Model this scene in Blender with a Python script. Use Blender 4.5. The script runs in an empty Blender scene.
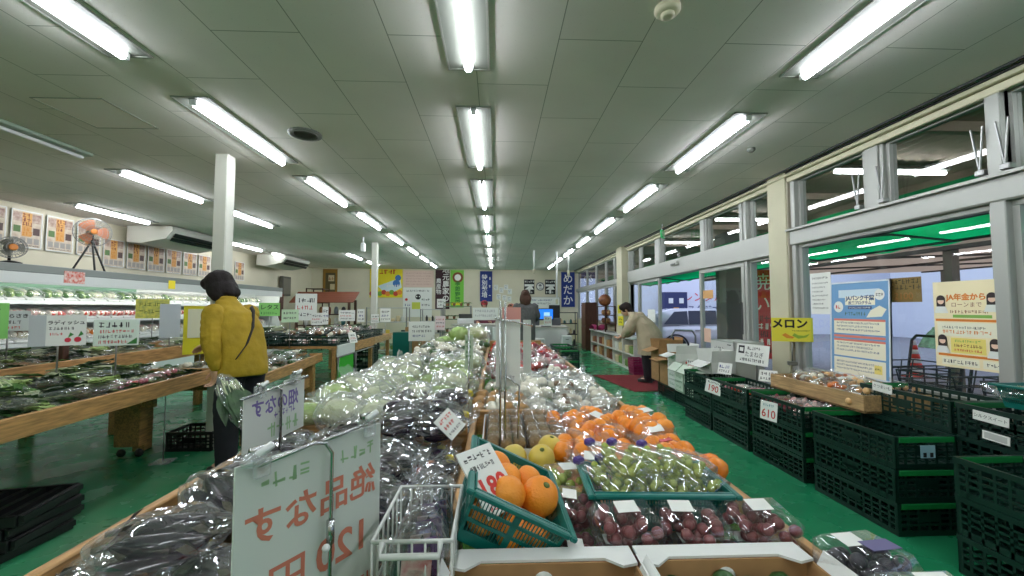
import bpy, bmesh, math, random
from mathutils import Vector, Matrix, noise
R = math.radians
PI = math.pi
rnd = random.Random(7)
S = bpy.context.scene
C = S.collection

# ------------------------------------------------------------------ camera, world, exposure
cam_d = bpy.data.cameras.new('camera')
cam = bpy.data.objects.new('camera', cam_d); C.objects.link(cam)
cam.location = (0, 0, 1.28)
cam.rotation_euler = (R(90 + 2.79), 0, R(-2.235))
cam_d.sensor_width = 36.0
cam_d.lens = 410 / 1024 * 36.0
cam_d.clip_start = 0.02
S.camera = cam
S.view_settings.view_transform = 'Standard'
S.view_settings.look = 'None'
S.view_settings.gamma = 1
S.view_settings.use_curve_mapping = False
S.view_settings.exposure = 0.45
S.cycles.max_bounces = 10
S.cycles.transparent_max_bounces = 24
S.cycles.diffuse_bounces = 4
S.cycles.glossy_bounces = 4
S.cycles.caustics_reflective = False
S.cycles.caustics_refractive = False
S.cycles.sample_clamp_indirect = 6
TUBE = 29.0
W = bpy.data.worlds.new('overcast_sky'); S.world = W
W.use_nodes = True
W.node_tree.nodes['Background'].inputs[0].default_value = (0.66, 0.76, 1.0, 1)
W.node_tree.nodes['Background'].inputs[1].default_value = 1.3

# ------------------------------------------------------------------ materials
def lin(c):
    return tuple((v / 255 / 12.92 if v <= 10 else ((v / 255 + .055) / 1.055) ** 2.4) for v in c)
MATS = {}
def mat(name, rgb, rough=.5, metal=0, var=0, scale=8, bump=0, bscale=40, spec=.5, rgb2=None, sub=0, emit=0, trans=0, stretch=None, alpha=1, coat=0):
    """Principled material; var mixes in a noise-driven second colour, bump adds a noise relief."""
    if name in MATS: return MATS[name]
    m = bpy.data.materials.new(name); m.use_nodes = True
    nt = m.node_tree; b = nt.nodes['Principled BSDF']
    c = lin(rgb)
    b.inputs['Roughness'].default_value = rough
    b.inputs['Metallic'].default_value = metal
    b.inputs['Specular IOR Level'].default_value = spec
    b.inputs['Alpha'].default_value = alpha
    b.inputs['Coat Weight'].default_value = coat
    if trans: b.inputs['Transmission Weight'].default_value = trans
    tc = nt.nodes.new('ShaderNodeTexCoord'); src = tc.outputs['Object']
    if stretch:
        mp = nt.nodes.new('ShaderNodeMapping'); mp.inputs['Scale'].default_value = stretch
        nt.links.new(src, mp.inputs[0]); src = mp.outputs[0]
    if var or rgb2:
        n = nt.nodes.new('ShaderNodeTexNoise'); n.inputs['Scale'].default_value = scale; n.inputs['Detail'].default_value = 4
        nt.links.new(src, n.inputs['Vector'])
        r = nt.nodes.new('ShaderNodeValToRGB')
        r.color_ramp.elements[0].position = .35; r.color_ramp.elements[1].position = .65
        c2 = lin(rgb2) if rgb2 else tuple(min(1, x * (1 + var)) for x in c)
        c1 = c if rgb2 else tuple(x * (1 - var) for x in c)
        r.color_ramp.elements[0].color = (*c1, 1); r.color_ramp.elements[1].color = (*c2, 1)
        nt.links.new(n.outputs['Fac'], r.inputs[0]); nt.links.new(r.outputs[0], b.inputs['Base Color'])
    else:
        b.inputs['Base Color'].default_value = (*c, 1)
    if bump:
        n2 = nt.nodes.new('ShaderNodeTexNoise'); n2.inputs['Scale'].default_value = bscale; n2.inputs['Detail'].default_value = 3
        nt.links.new(src, n2.inputs['Vector'])
        bp = nt.nodes.new('ShaderNodeBump'); bp.inputs['Strength'].default_value = bump; bp.inputs['Distance'].default_value = .01
        nt.links.new(n2.outputs['Fac'], bp.inputs['Height']); nt.links.new(bp.outputs[0], b.inputs['Normal'])
    if emit:
        b.inputs['Emission Color'].default_value = (*c, 1); b.inputs['Emission Strength'].default_value = emit
    MATS[name] = m
    return m

def film(name, tint=(235, 240, 240), base=.09, edge=.6, rough=.06, scale=11, bump=1.0, milk=.14):
    """Thin clear plastic: mostly see-through, sharply creased gloss, a little milky."""
    m = bpy.data.materials.new(name); m.use_nodes = True
    nt = m.node_tree; nt.nodes.clear()
    N = nt.nodes.new; L = nt.links.new
    out = N('ShaderNodeOutputMaterial'); tr = N('ShaderNodeBsdfTransparent'); gl = N('ShaderNodeBsdfGlossy'); df = N('ShaderNodeBsdfDiffuse')
    gl.inputs['Roughness'].default_value = rough
    gl.inputs['Color'].default_value = (.95, .97, 1, 1)
    df.inputs['Color'].default_value = (*lin(tint), 1)
    tc = N('ShaderNodeTexCoord'); n = N('ShaderNodeTexNoise'); n.noise_type = 'RIDGED_MULTIFRACTAL'
    n.inputs['Scale'].default_value = scale; n.inputs['Detail'].default_value = 4; n.inputs['Distortion'].default_value = .8
    L(tc.outputs['Object'], n.inputs['Vector'])
    bp = N('ShaderNodeBump'); bp.inputs['Strength'].default_value = bump; bp.inputs['Distance'].default_value = .012
    L(n.outputs['Fac'], bp.inputs['Height']); L(bp.outputs[0], gl.inputs['Normal'])
    lw = N('ShaderNodeLayerWeight'); lw.inputs['Blend'].default_value = .3
    L(bp.outputs[0], lw.inputs['Normal'])
    mr = N('ShaderNodeMapRange'); mr.inputs['To Min'].default_value = base; mr.inputs['To Max'].default_value = edge
    L(lw.outputs['Facing'], mr.inputs['Value'])
    m1 = N('ShaderNodeMixShader'); m1.inputs[0].default_value = milk
    L(gl.outputs[0], m1.inputs[1]); L(df.outputs[0], m1.inputs[2])
    m2 = N('ShaderNodeMixShader')
    L(mr.outputs[0], m2.inputs[0]); L(tr.outputs[0], m2.inputs[1]); L(m1.outputs[0], m2.inputs[2])
    L(m2.outputs[0], out.inputs[0])
    MATS[name] = m
    return m

def glass_mat(name, tint=(1, 1, 1), boost=1.0):
    m = bpy.data.materials.new(name); m.use_nodes = True
    nt = m.node_tree; nt.nodes.clear(); N = nt.nodes.new; L = nt.links.new
    out = N('ShaderNodeOutputMaterial'); tr = N('ShaderNodeBsdfTransparent'); gl = N('ShaderNodeBsdfGlossy'); mx = N('ShaderNodeMixShader')
    tr.inputs[0].default_value = (*tint, 1); gl.inputs['Roughness'].default_value = .0
    fr = N('ShaderNodeFresnel'); fr.inputs['IOR'].default_value = 1.5
    mu = N('ShaderNodeMath'); mu.operation = 'MULTIPLY'; mu.inputs[1].default_value = boost; mu.use_clamp = True
    geo = N('ShaderNodeNewGeometry'); inv = N('ShaderNodeMath'); inv.operation = 'SUBTRACT'; inv.inputs[0].default_value = 1.0
    L(geo.outputs['Backfacing'], inv.inputs[1])
    m3 = N('ShaderNodeMath'); m3.operation = 'MULTIPLY'
    L(fr.outputs[0], mu.inputs[0]); L(mu.outputs[0], m3.inputs[0]); L(inv.outputs[0], m3.inputs[1])
    L(m3.outputs[0], mx.inputs[0]); L(tr.outputs[0], mx.inputs[1]); L(gl.outputs[0], mx.inputs[2]); L(mx.outputs[0], out.inputs[0])
    MATS[name] = m
    return m

def emis(name, rgb, k):
    m = bpy.data.materials.new(name); m.use_nodes = True
    nt = m.node_tree; nt.nodes.clear()
    o = nt.nodes.new('ShaderNodeOutputMaterial'); e = nt.nodes.new('ShaderNodeEmission')
    e.inputs[0].default_value = (*lin(rgb), 1); e.inputs[1].default_value = k
    nt.links.new(e.outputs[0], o.inputs[0]); MATS[name] = m
    return m

# ------------------------------------------------------------------ mesh builder
class MB:
    def __init__(s): s.v = []; s.f = []; s.mi = []; s.mats = []; s.cur = 0; s.sm = []; s.smooth = False
    def use(s, m, smooth=False):
        if m not in s.mats: s.mats.append(m)
        s.cur = s.mats.index(m); s.smooth = smooth
        return s
    def add(s, vs, fs, M=None):
        b = len(s.v)
        s.v += [tuple(M @ Vector(p)) if M else tuple(p) for p in vs]
        for f in fs:
            s.f.append([b + i for i in f]); s.mi.append(s.cur); s.sm.append(s.smooth)
        return s
    def box(s, c, d, M=None, bev=0):
        x, y, z = d[0] / 2, d[1] / 2, d[2] / 2; cx, cy, cz = c
        if bev:
            k = min(bev, x * .49, y * .49, z * .49); vs = []; fs = []
            for (ix, iy, iz) in [(a, b, e) for a in (-1, 1) for b in (-1, 1) for e in (-1, 1)]:
                vs += [(cx + ix * (x - k), cy + iy * (y - k), cz + iz * z), (cx + ix * (x - k), cy + iy * y, cz + iz * (z - k)), (cx + ix * x, cy + iy * (y - k), cz + iz * (z - k))]
            I = lambda a, b, e, t: ((a > 0) * 4 + (b > 0) * 2 + (e > 0)) * 3 + t
            fs += [[I(-1, -1, 1, 0), I(1, -1, 1, 0), I(1, 1, 1, 0), I(-1, 1, 1, 0)], [I(-1, 1, -1, 0), I(1, 1, -1, 0), I(1, -1, -1, 0), I(-1, -1, -1, 0)],
                   [I(-1, -1, -1, 1), I(1, -1, -1, 1), I(1, -1, 1, 1), I(-1, -1, 1, 1)], [I(1, 1, -1, 1), I(-1, 1, -1, 1), I(-1, 1, 1, 1), I(1, 1, 1, 1)],
                   [I(1, -1, -1, 2), I(1, 1, -1, 2), I(1, 1, 1, 2), I(1, -1, 1, 2)], [I(-1, 1, -1, 2), I(-1, -1, -1, 2), I(-1, -1, 1, 2), I(-1, 1, 1, 2)]]
            for a in (-1, 1):
                for b in (-1, 1):
                    fs += [[I(a, b, -1, 1), I(a, b, 1, 1), I(a, b, 1, 2), I(a, b, -1, 2)], [I(-1, a, b, 0), I(1, a, b, 0), I(1, a, b, 1), I(-1, a, b, 1)], [I(a, -1, b, 0), I(a, 1, b, 0), I(a, 1, b, 2), I(a, -1, b, 2)]]
                    for e in (-1, 1): fs.append([I(a, b, e, 0), I(a, b, e, 1), I(a, b, e, 2)])
            return s.add(vs, fs, M)
        vs = [(cx - x, cy - y, cz - z), (cx + x, cy - y, cz - z), (cx + x, cy + y, cz - z), (cx - x, cy + y, cz - z), (cx - x, cy - y, cz + z), (cx + x, cy - y, cz + z), (cx + x, cy + y, cz + z), (cx - x, cy + y, cz + z)]
        return s.add(vs, [[3, 2, 1, 0], [4, 5, 6, 7], [0, 1, 5, 4], [1, 2, 6, 5], [2, 3, 7, 6], [3, 0, 4, 7]], M)
    def bx(s, x0, x1, y0, y1, z0, z1, bev=0):
        return s.box(((x0 + x1) / 2, (y0 + y1) / 2, (z0 + z1) / 2), (abs(x1 - x0), abs(y1 - y0), abs(z1 - z0)), None, bev)
    def rings(s, rings, cap=True, M=None, close=False):
        n = len(rings[0]); vs = [p for r in rings for p in r]; fs = []
        for i in range(len(rings) - 1 + (1 if close else 0)):
            a = i * n; b = ((i + 1) % len(rings)) * n
            for j in range(n):
                k = (j + 1) % n
                fs.append([a + j, a + k, b + k, b + j])
        if cap and not close:
            fs.append(list(range(n))[::-1]); fs.append([(len(rings) - 1) * n + j for j in range(n)])
        return s.add(vs, fs, M)
    def tube(s, pts, r, n=8, close=False, M=None):
        pts = [Vector(p) for p in pts]; rs = r if isinstance(r, (list, tuple)) else [r] * len(pts)
        rg = []; up = None
        for i, p in enumerate(pts):
            if close: t = pts[(i + 1) % len(pts)] - pts[i - 1]
            else: t = pts[min(i + 1, len(pts) - 1)] - pts[max(i - 1, 0)]
            t.normalize()
            if up is None: up = Vector((0, 0, 1)) if abs(t.z) < .9 else Vector((1, 0, 0))
            a = t.cross(up)
            if a.length < 1e-4: a = t.orthogonal()
            a.normalize(); b = a.cross(t).normalized(); up = b
            rg.append([tuple(p + a * (math.cos(2 * PI * j / n) * rs[i]) + b * (math.sin(2 * PI * j / n) * rs[i])) for j in range(n)])
        return s.rings(rg, True, M, close)
    def lathe(s, prof, n=16, M=None, cap=True):
        return s.rings([[(r * math.cos(2 * PI * j / n), r * math.sin(2 * PI * j / n), z) for j in range(n)] for r, z in prof], cap, M)
    def cyl(s, c, r, h, n=16, M=None):
        return s.lathe([(r, c[2]), (r, c[2] + h)], n, (M or Matrix()) @ Matrix.Translation((c[0], c[1], 0)))
    def ball(s, c, r, n=12, m=8, M=None, fn=None):
        rr = r if isinstance(r, (list, tuple)) else (r, r, r)
        vs = []; fs = []
        for i in range(m + 1):
            th = PI * i / m
            for j in range(n):
                ph = 2 * PI * j / n
                d = Vector((math.sin(th) * math.cos(ph), math.sin(th) * math.sin(ph), math.cos(th)))
                k = fn(d) if fn else 1
                vs.append((c[0] + d.x * rr[0] * k, c[1] + d.y * rr[1] * k, c[2] + d.z * rr[2] * k))
        for i in range(m):
            for j in range(n):
                a = i * n + j; b = i * n + (j + 1) % n
                if i == 0: fs.append([a, a + n, b + n])
                elif i == m - 1: fs.append([a, a + n, b])
                else: fs.append([a, a + n, b + n, b])
        return s.add(vs, fs, M)
    def prism(s, poly, d0, d1, axis='y', M=None):
        """poly of (a, b) extruded along axis from d0 to d1."""
        mk = {'y': lambda a, b, d: (a, d, b), 'x': lambda a, b, d: (d, a, b), 'z': lambda a, b, d: (a, b, d)}[axis]
        n = len(poly); vs = [mk(a, b, d0) for a, b in poly] + [mk(a, b, d1) for a, b in poly]
        fs = [list(range(n)), [n + i for i in range(n)][::-1]] + [[i, n + i, n + (i + 1) % n, (i + 1) % n] for i in range(n)]
        return s.add(vs, fs, M)
    def quad(s, a, b, c, d, M=None): return s.add([a, b, c, d], [[0, 1, 2, 3]], M)
    def grid(s, fn, nu, nv, M=None):
        vs = [fn(i / nu, j / nv) for i in range(nu + 1) for j in range(nv + 1)]
        fs = [[i * (nv + 1) + j, (i + 1) * (nv + 1) + j, (i + 1) * (nv + 1) + j + 1, i * (nv + 1) + j + 1] for i in range(nu) for j in range(nv)]
        return s.add(vs, fs, M)
    def mesh(s, name='m', fix=True):
        me = bpy.data.meshes.new(name); me.from_pydata(s.v, [], s.f); me.validate()
        for m in s.mats: me.materials.append(m)
        if len(me.polygons) == len(s.mi):
            me.polygons.foreach_set('material_index', s.mi); me.polygons.foreach_set('use_smooth', s.sm)
        if fix:
            bm = bmesh.new(); bm.from_mesh(me); bmesh.ops.recalc_face_normals(bm, faces=bm.faces); bm.to_mesh(me); bm.free()
        return me
    def build(s, name, parent=None, m=None, fix=True):
        if m and not s.mats: s.mats.append(m)
        return link(name, s.mesh(name, fix), parent)

def link(name, me, parent=None):
    o = bpy.data.objects.new(name, me); C.objects.link(o)
    if parent: o.parent = parent
    return o
def tag(o, label=None, cat=None, group=None, kind=None):
    if label: o['label'] = label
    if cat: o['category'] = cat
    if group: o['group'] = group
    if kind: o['kind'] = kind
    return o
def empty(name, loc=(0, 0, 0), rz=0, label=None, cat=None, group=None):
    o = bpy.data.objects.new(name, None); C.objects.link(o); o.empty_display_size = .1
    o.location = loc; o.rotation_euler = (0, 0, rz)
    return tag(o, label, cat, group)
def struct(o): o['kind'] = 'structure'; return o
KIDS = {}
def kids(o):
    return [c for c in bpy.data.objects if c.parent == o]
def copy_tree(o, loc=None, rot=None, label=None, group=None, sc=None, parent=None, k=None):
    c = o.copy(); C.objects.link(c)
    if parent: c.parent = parent
    if loc is not None: c.location = loc
    if rot is not None: c.rotation_euler = rot
    if sc is not None: c.scale = (sc, sc, sc) if not isinstance(sc, tuple) else sc
    if label: c['label'] = label
    if group: c['group'] = group
    if o not in KIDS: KIDS[o] = list(o.children)
    for ch in KIDS[o]: copy_tree(ch, parent=c)
    return c
ORD = 'first second third fourth fifth sixth seventh eighth ninth tenth eleventh twelfth thirteenth fourteenth fifteenth sixteenth seventeenth eighteenth nineteenth twentieth'.split()
def od(i): return ORD[i] if i < 20 else 'twenty-' + ORD[i - 20]

def RM(rx=0, ry=0, rz=0): return Matrix.Rotation(rz, 4, 'Z') @ Matrix.Rotation(ry, 4, 'Y') @ Matrix.Rotation(rx, 4, 'X')
def T(x, y, z): return Matrix.Translation((x, y, z))

# text -> one mesh
def text_into(mb, txt, size, x, y, m, M, align='CENTER', spacing=1.0, line=1.0, bold=0):
    cu = bpy.data.curves.new('t', 'FONT'); cu.body = txt; cu.size = size; cu.align_x = align; cu.align_y = 'CENTER'
    cu.space_character = spacing; cu.space_line = line; cu.offset = bold; cu.resolution_u = 3
    o = bpy.data.objects.new('t', cu); C.objects.link(o)
    dg = bpy.context.evaluated_depsgraph_get(); dg.update()
    me = bpy.data.meshes.new_from_object(o.evaluated_get(dg))
    mb.use(m)
    mb.add([(p.co.x + x, p.co.y + y, 0) for p in me.vertices], [list(p.vertices) for p in me.polygons], M)
    bpy.data.objects.remove(o); bpy.data.curves.remove(cu); bpy.data.meshes.remove(me)
def scrawl(mb, x0, x1, y, h, m, M, seed=0, dens=1.0):
    """A row of short pen marks for writing too small to read."""
    r = random.Random(seed); x = x0; mb.use(m)
    while x < x1 - h * .4:
        w = h * r.uniform(.5, .9)
        for k in range(r.choice((2, 3, 3))):
            if r.random() < .5: a = (x, y + h * r.uniform(-.45, .45)); b = (x + w, a[1] + h * r.uniform(-.1, .1))
            else: a = (x + w * r.uniform(.1, .9), y - h * .5); b = (a[0] + h * r.uniform(-.1, .1), y + h * .5)
            dx, dy = b[0] - a[0], b[1] - a[1]; l = math.hypot(dx, dy) or 1; t = h * .075; nx, ny = -dy / l * t, dx / l * t
            mb.quad((a[0] - nx, a[1] - ny, 0), (b[0] - nx, b[1] - ny, 0), (b[0] + nx, b[1] + ny, 0), (a[0] + nx, a[1] + ny, 0), M)
        x += w + h * r.uniform(.15, .3) / dens

# materials used all over
white_paper = mat('white_paper', (232, 234, 228), .7)
ink = mat('black_ink', (25, 25, 30), .6)
red_ink = mat('red_ink', (205, 50, 40), .6)
blue_ink = mat('blue_ink', (40, 60, 130), .6)
green_ink = mat('green_ink', (60, 130, 60), .6)
wood = mat('pine_board', (178, 136, 84), .5, var=.3, scale=6, stretch=(12, 1.2, 12), bump=.1)
wood_x = mat('pine_board_across', (178, 136, 84), .5, var=.3, scale=6, stretch=(1.2, 12, 12), bump=.1)
wood_pale = mat('pale_board', (182, 150, 104), .5, var=.22, scale=6, stretch=(12, 1.2, 12))
dark_wood = mat('dark_brown_wood', (72, 42, 28), .45, var=.25, scale=6, stretch=(8, 8, 1))
steel = mat('grey_steel', (150, 152, 150), .35, .8)
chrome = mat('chrome_rod', (190, 192, 192), .18, 1)
alu = mat('aluminium_frame', (168, 170, 164), .42, .25)
alu_d = mat('dark_track', (60, 62, 64), .5, .3)
cream = mat('cream_paint', (196, 192, 164), .6, var=.04, scale=3)
black_p = mat('black_plastic', (18, 20, 21), .4)
crate_g = mat('dark_green_crate_plastic', (12, 44, 36), .38)
crate_rim = mat('green_crate_rim', (24, 124, 62), .38)
teal = mat('teal_basket_plastic', (8, 108, 98), .35)
white_pl = mat('white_plastic', (225, 228, 226), .4)
card = mat('brown_cardboard', (172, 132, 88), .8, var=.08, scale=20)
card_w = mat('white_cardboard', (226, 228, 224), .6, var=.03)
clear = film('clear_film')
wrap = film('tight_wrap', base=.05, edge=.45, bump=.5, scale=14)
fine = film('fine_film', base=.2, edge=.72, scale=22, bump=1.0, milk=.3)
milky = film('milky_film', base=.26, edge=.75, milk=.5)
leafg = mat('leaf_green', (98, 138, 74), .4, rgb2=(54, 92, 46), scale=14, bump=.3)
leafl = mat('light_leaf_green', (128, 160, 78), .5, rgb2=(176, 196, 128), scale=10, bump=.3)
stemw = mat('pale_stem', (206, 216, 176), .45)
# ================================================================== the room
H = 2.72
XL, XR, YB0, YB1, YN = -6.6, 3.15, 14.9, 15.7, -3.0
def floor_mat():
    m = bpy.data.materials.new('green_floor_paint'); m.use_nodes = True
    nt = m.node_tree; b = nt.nodes['Principled BSDF']; N = nt.nodes.new; L = nt.links.new
    tc = N('ShaderNodeTexCoord')
    def noise_ramp(sc, p0, p1, detail=4, stretch=(1, 1, 1)):
        mp = N('ShaderNodeMapping'); mp.inputs['Scale'].default_value = stretch; L(tc.outputs['Object'], mp.inputs[0])
        n = N('ShaderNodeTexNoise'); n.inputs['Scale'].default_value = sc; n.inputs['Detail'].default_value = detail; L(mp.outputs[0], n.inputs['Vector'])
        r = N('ShaderNodeMapRange'); r.inputs['From Min'].default_value = p0; r.inputs['From Max'].default_value = p1; r.clamp = True; L(n.outputs['Fac'], r.inputs['Value'])
        return r.outputs[0]
    def mix(fac, a, c):
        x = N('ShaderNodeMix'); x.data_type = 'RGBA'; L(fac, x.inputs['Factor'])
        for k, v in (('A', a), ('B', c)):
            s = [i for i in x.inputs if i.name == k and i.type == 'RGBA'][0]
            if isinstance(v, tuple): s.default_value = (*lin(v), 1)
            else: L(v, s)
        return [o for o in x.outputs if o.type == 'RGBA'][0]
    c = mix(noise_ramp(1.2, .35, .7), (32, 130, 86), (44, 146, 98))
    # the aisle between the tables is tinted greyer; a few bare brown patches
    sx = N('ShaderNodeSeparateXYZ'); L(tc.outputs['Object'], sx.inputs[0])
    d = N('ShaderNodeMath'); d.operation = 'ADD'; d.inputs[1].default_value = 1.7; L(sx.outputs[0], d.inputs[0])
    a = N('ShaderNodeMath'); a.operation = 'ABSOLUTE'; L(d.outputs[0], a.inputs[0])
    rg = N('ShaderNodeMapRange'); rg.inputs['From Min'].default_value = .55; rg.inputs['From Max'].default_value = 1.1; rg.inputs['To Min'].default_value = 1; rg.inputs['To Max'].default_value = 0; L(a.outputs[0], rg.inputs['Value'])
    w = N('ShaderNodeMath'); w.operation = 'MULTIPLY'; L(rg.outputs[0], w.inputs[0]); L(noise_ramp(2.5, .25, .8), w.inputs[1])
    c = mix(w.outputs[0], c, (108, 142, 112))
    c = mix(noise_ramp(1.6, .66, .72, 8, (.6, 1.4, 1)), c, (130, 122, 100))
    L(c, b.inputs['Base Color'])
    rr = N('ShaderNodeMapRange'); rr.inputs['To Min'].default_value = .16; rr.inputs['To Max'].default_value = .36; L(noise_ramp(3, .3, .7), rr.inputs['Value'])
    L(rr.outputs[0], b.inputs['Roughness'])
    b.inputs['Specular IOR Level'].default_value = .5
    return m
def ceil_mat():
    m = bpy.data.materials.new('ceiling_board'); m.use_nodes = True
    nt = m.node_tree; b = nt.nodes['Principled BSDF']; N = nt.nodes.new; L = nt.links.new
    tc = N('ShaderNodeTexCoord'); mp = N('ShaderNodeMapping'); mp.inputs['Rotation'].default_value = (0, 0, R(90)); mp.inputs['Location'].default_value = (.3, .12, 0)
    L(tc.outputs['Object'], mp.inputs[0])
    br = N('ShaderNodeTexBrick'); br.inputs['Scale'].default_value = 1; br.inputs['Brick Width'].default_value = .91; br.inputs['Row Height'].default_value = .455
    br.inputs['Mortar Size'].default_value = .0028; br.inputs['Mortar Smooth'].default_value = .1; br.offset = .5
    br.inputs['Color1'].default_value = (*lin((236, 231, 225)), 1); br.inputs['Color2'].default_value = (*lin((232, 227, 221)), 1); br.inputs['Mortar'].default_value = (*lin((158, 158, 148)), 1)
    L(mp.outputs[0], br.inputs['Vector'])
    vo = N('ShaderNodeTexVoronoi'); vo.inputs['Scale'].default_value = 34; L(tc.outputs['Object'], vo.inputs['Vector'])
    rp = N('ShaderNodeMapRange'); rp.inputs['From Min'].default_value = .05; rp.inputs['From Max'].default_value = .1; L(vo.outputs['Distance'], rp.inputs['Value'])
    n = N('ShaderNodeTexNoise'); n.inputs['Scale'].default_value = 1.1; n.inputs['Detail'].default_value = 5; L(tc.outputs['Object'], n.inputs['Vector'])
    st = N('ShaderNodeMapRange'); st.inputs['From Min'].default_value = .3; st.inputs['From Max'].default_value = .75; st.inputs['To Min'].default_value = 1; st.inputs['To Max'].default_value = .86; L(n.outputs['Fac'], st.inputs['Value'])
    d2 = N('ShaderNodeMapRange'); d2.inputs['To Min'].default_value = .78; d2.inputs['To Max'].default_value = 1; L(rp.outputs[0], d2.inputs['Value'])
    mu = N('ShaderNodeMath'); mu.operation = 'MULTIPLY'; L(st.outputs[0], mu.inputs[0]); L(d2.outputs[0], mu.inputs[1])
    vm = N('ShaderNodeVectorMath'); vm.operation = 'SCALE'; L(br.outputs['Color'], vm.inputs[0]); L(mu.outputs[0], vm.inputs['Scale'])
    L(vm.outputs[0], b.inputs['Base Color']); b.inputs['Roughness'].default_value = .9
    return m
wall_m = mat('wall_paint', (214, 208, 184), .7, var=.04, scale=1.5)
MB().use(floor_mat()).bx(XL - .1, XR + .1, YN, 16, -.1, 0).build('floor')['kind'] = 'structure'
MB().use(ceil_mat()).bx(XL - .1, XR + .1, YN, 16, H, H + .1).build('ceiling')['kind'] = 'structure'
struct(MB().use(wall_m).bx(XL - .12, XL, YN, 15.2, 0, H).build('wall_left'))
struct(MB().use(wall_m).prism([(XL, YB0), (XR + .1, YB1), (XR + .1, YB1 + .12), (XL, YB0 + .12)], 0, H, 'z').build('wall_back'))
struct(MB().use(wall_m).bx(XL, XR + .1, YN - .12, YN, 0, H).build('wall_near'))

# ---- right wall: low wall, columns, aluminium window and door frames
m = MB().use(cream)
m.bx(3.08, 3.22, YN, 4.16, 0, .64); m.bx(3.08, 3.22, 10.25, YB1, 0, .86)
m.bx(3.1, 3.24, YN, YB1, 2.62, H)
struct(m.build('wall_right'))
m = MB().use(cream); m.bx(3.03, 3.1, YN, YB1, 2.655, 2.685, .006); m.bx(3.06, 3.1, YN, YB1, 2.60, 2.65, .006)
m.use(alu_d); m.bx(3.0, 3.012, YN, YB1, 2.705, 2.72); m.bx(3.05, 3.1, YN, YB1, 2.70, 2.712)
struct(m.build('trim_1'))
m = MB().use(cream); m.bx(3.045, 3.2, 4.16, 4.445, 0, H, .006)
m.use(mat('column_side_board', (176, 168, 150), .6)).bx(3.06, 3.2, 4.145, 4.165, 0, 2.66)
struct(m.build('wall_right_column'))
struct(MB().use(cream).bx(2.93, 3.12, 9.45, 9.85, 0, H, .006).build('wall_right_column'))
gl = glass_mat('window_glass', (.94, .97, .96), 1.35)
gl_up = glass_mat('upper_window_glass', (.8, .82, .8), 1.6)
WN = [0]
def win(y0, y1, z0, z1, t=.045, d=.07, x=3.15, pane=gl, name=None, split=()):
    """Framed pane in the plane x."""
    WN[0] += 1
    f = MB().use(alu)
    f.bx(x - d / 2, x + d / 2, y0, y1, z0, z0 + t, .004); f.bx(x - d / 2, x + d / 2, y0, y1, z1 - t, z1, .004)
    f.bx(x - d / 2, x + d / 2, y0, y0 + t, z0 + t, z1 - t); f.bx(x - d / 2, x + d / 2, y1 - t, y1, z0 + t, z1 - t)
    for s in split: f.bx(x - d / 2, x + d / 2, s - t / 2, s + t / 2, z0 + t, z1 - t)
    w = struct(f.build(name or 'window_%d' % WN[0]))
    struct(MB().use(pane).bx(x - .003, x + .003, y0 + t, y1 - t, z0 + t, z1 - t).build('window_glass', w))
    return w
# big panes facing the crates
win(2.40, 4.08, .64, 1.94); win(.72, 2.34, .64, 1.94); win(-1.0, .66, .64, 1.94); win(-3, -1.06, .64, 1.94)
# deep lintel band
m = MB().use(alu); m.bx(3.06, 3.2, YN, 4.14, 1.93, 2.08, .01); m.bx(3.05, 3.2, 4.43, 9.4, 1.86, 2.12, .01); m.bx(3.08, 3.2, 9.8, YB1, 1.9, 2.0, .01)
m.bx(3.02, 3.2, YN, 4.14, 2.075, 2.095); m.bx(3.07, 3.2, 2.33, 2.41, .64, 2.62, .005)
for y in (4.08, 4.9, 9.36): m.bx(3.08, 3.2, y, y + .055, 0 if y > 4.2 else .64, 2.62, .005)
struct(m.build('trim_2'))
# upper panes
for y0, y1 in ((-1.0, .66), (.72, 2.34), (2.42, 3.12), (3.3, 4.08), (4.46, 4.9), (4.96, 5.9), (6.08, 7.6), (7.85, 8.75), (8.8, 9.36)):
    win(y0, y1, 2.10 if y0 > 4.2 else 2.08, 2.62, .03, .06, 3.16, gl_up)
# panels between the upper panes with their opener rods
k = 0
for y0, y1 in ((3.12, 3.3), (2.33, 2.42), (4.96, 5.08), (5.9, 6.08), (7.6, 7.85)):
    m = MB().use(alu); m.bx(3.1, 3.2, y0, y1, 2.08, 2.62, .004); m.bx(3.085, 3.1, y0 + .03, y1 - .03, 2.08, 2.61, .004)
    t_ = struct(m.build('trim_%d' % (3 + k))); k += 1
    if y0 < 4:
        for yy in (y0 - .02, y1 + .02):
            m = MB().use(steel)
            m.tube([(3.06, yy, 2.14), (3.05, yy + .03, 2.42)], .006, 6); m.tube([(3.06, yy, 2.14), (3.05, yy - .035, 2.42)], .006, 6); m.bx(3.05, 3.1, yy - .025, yy + .025, 2.115, 2.15, .004)
            m.build('window_opener', t_)
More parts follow.
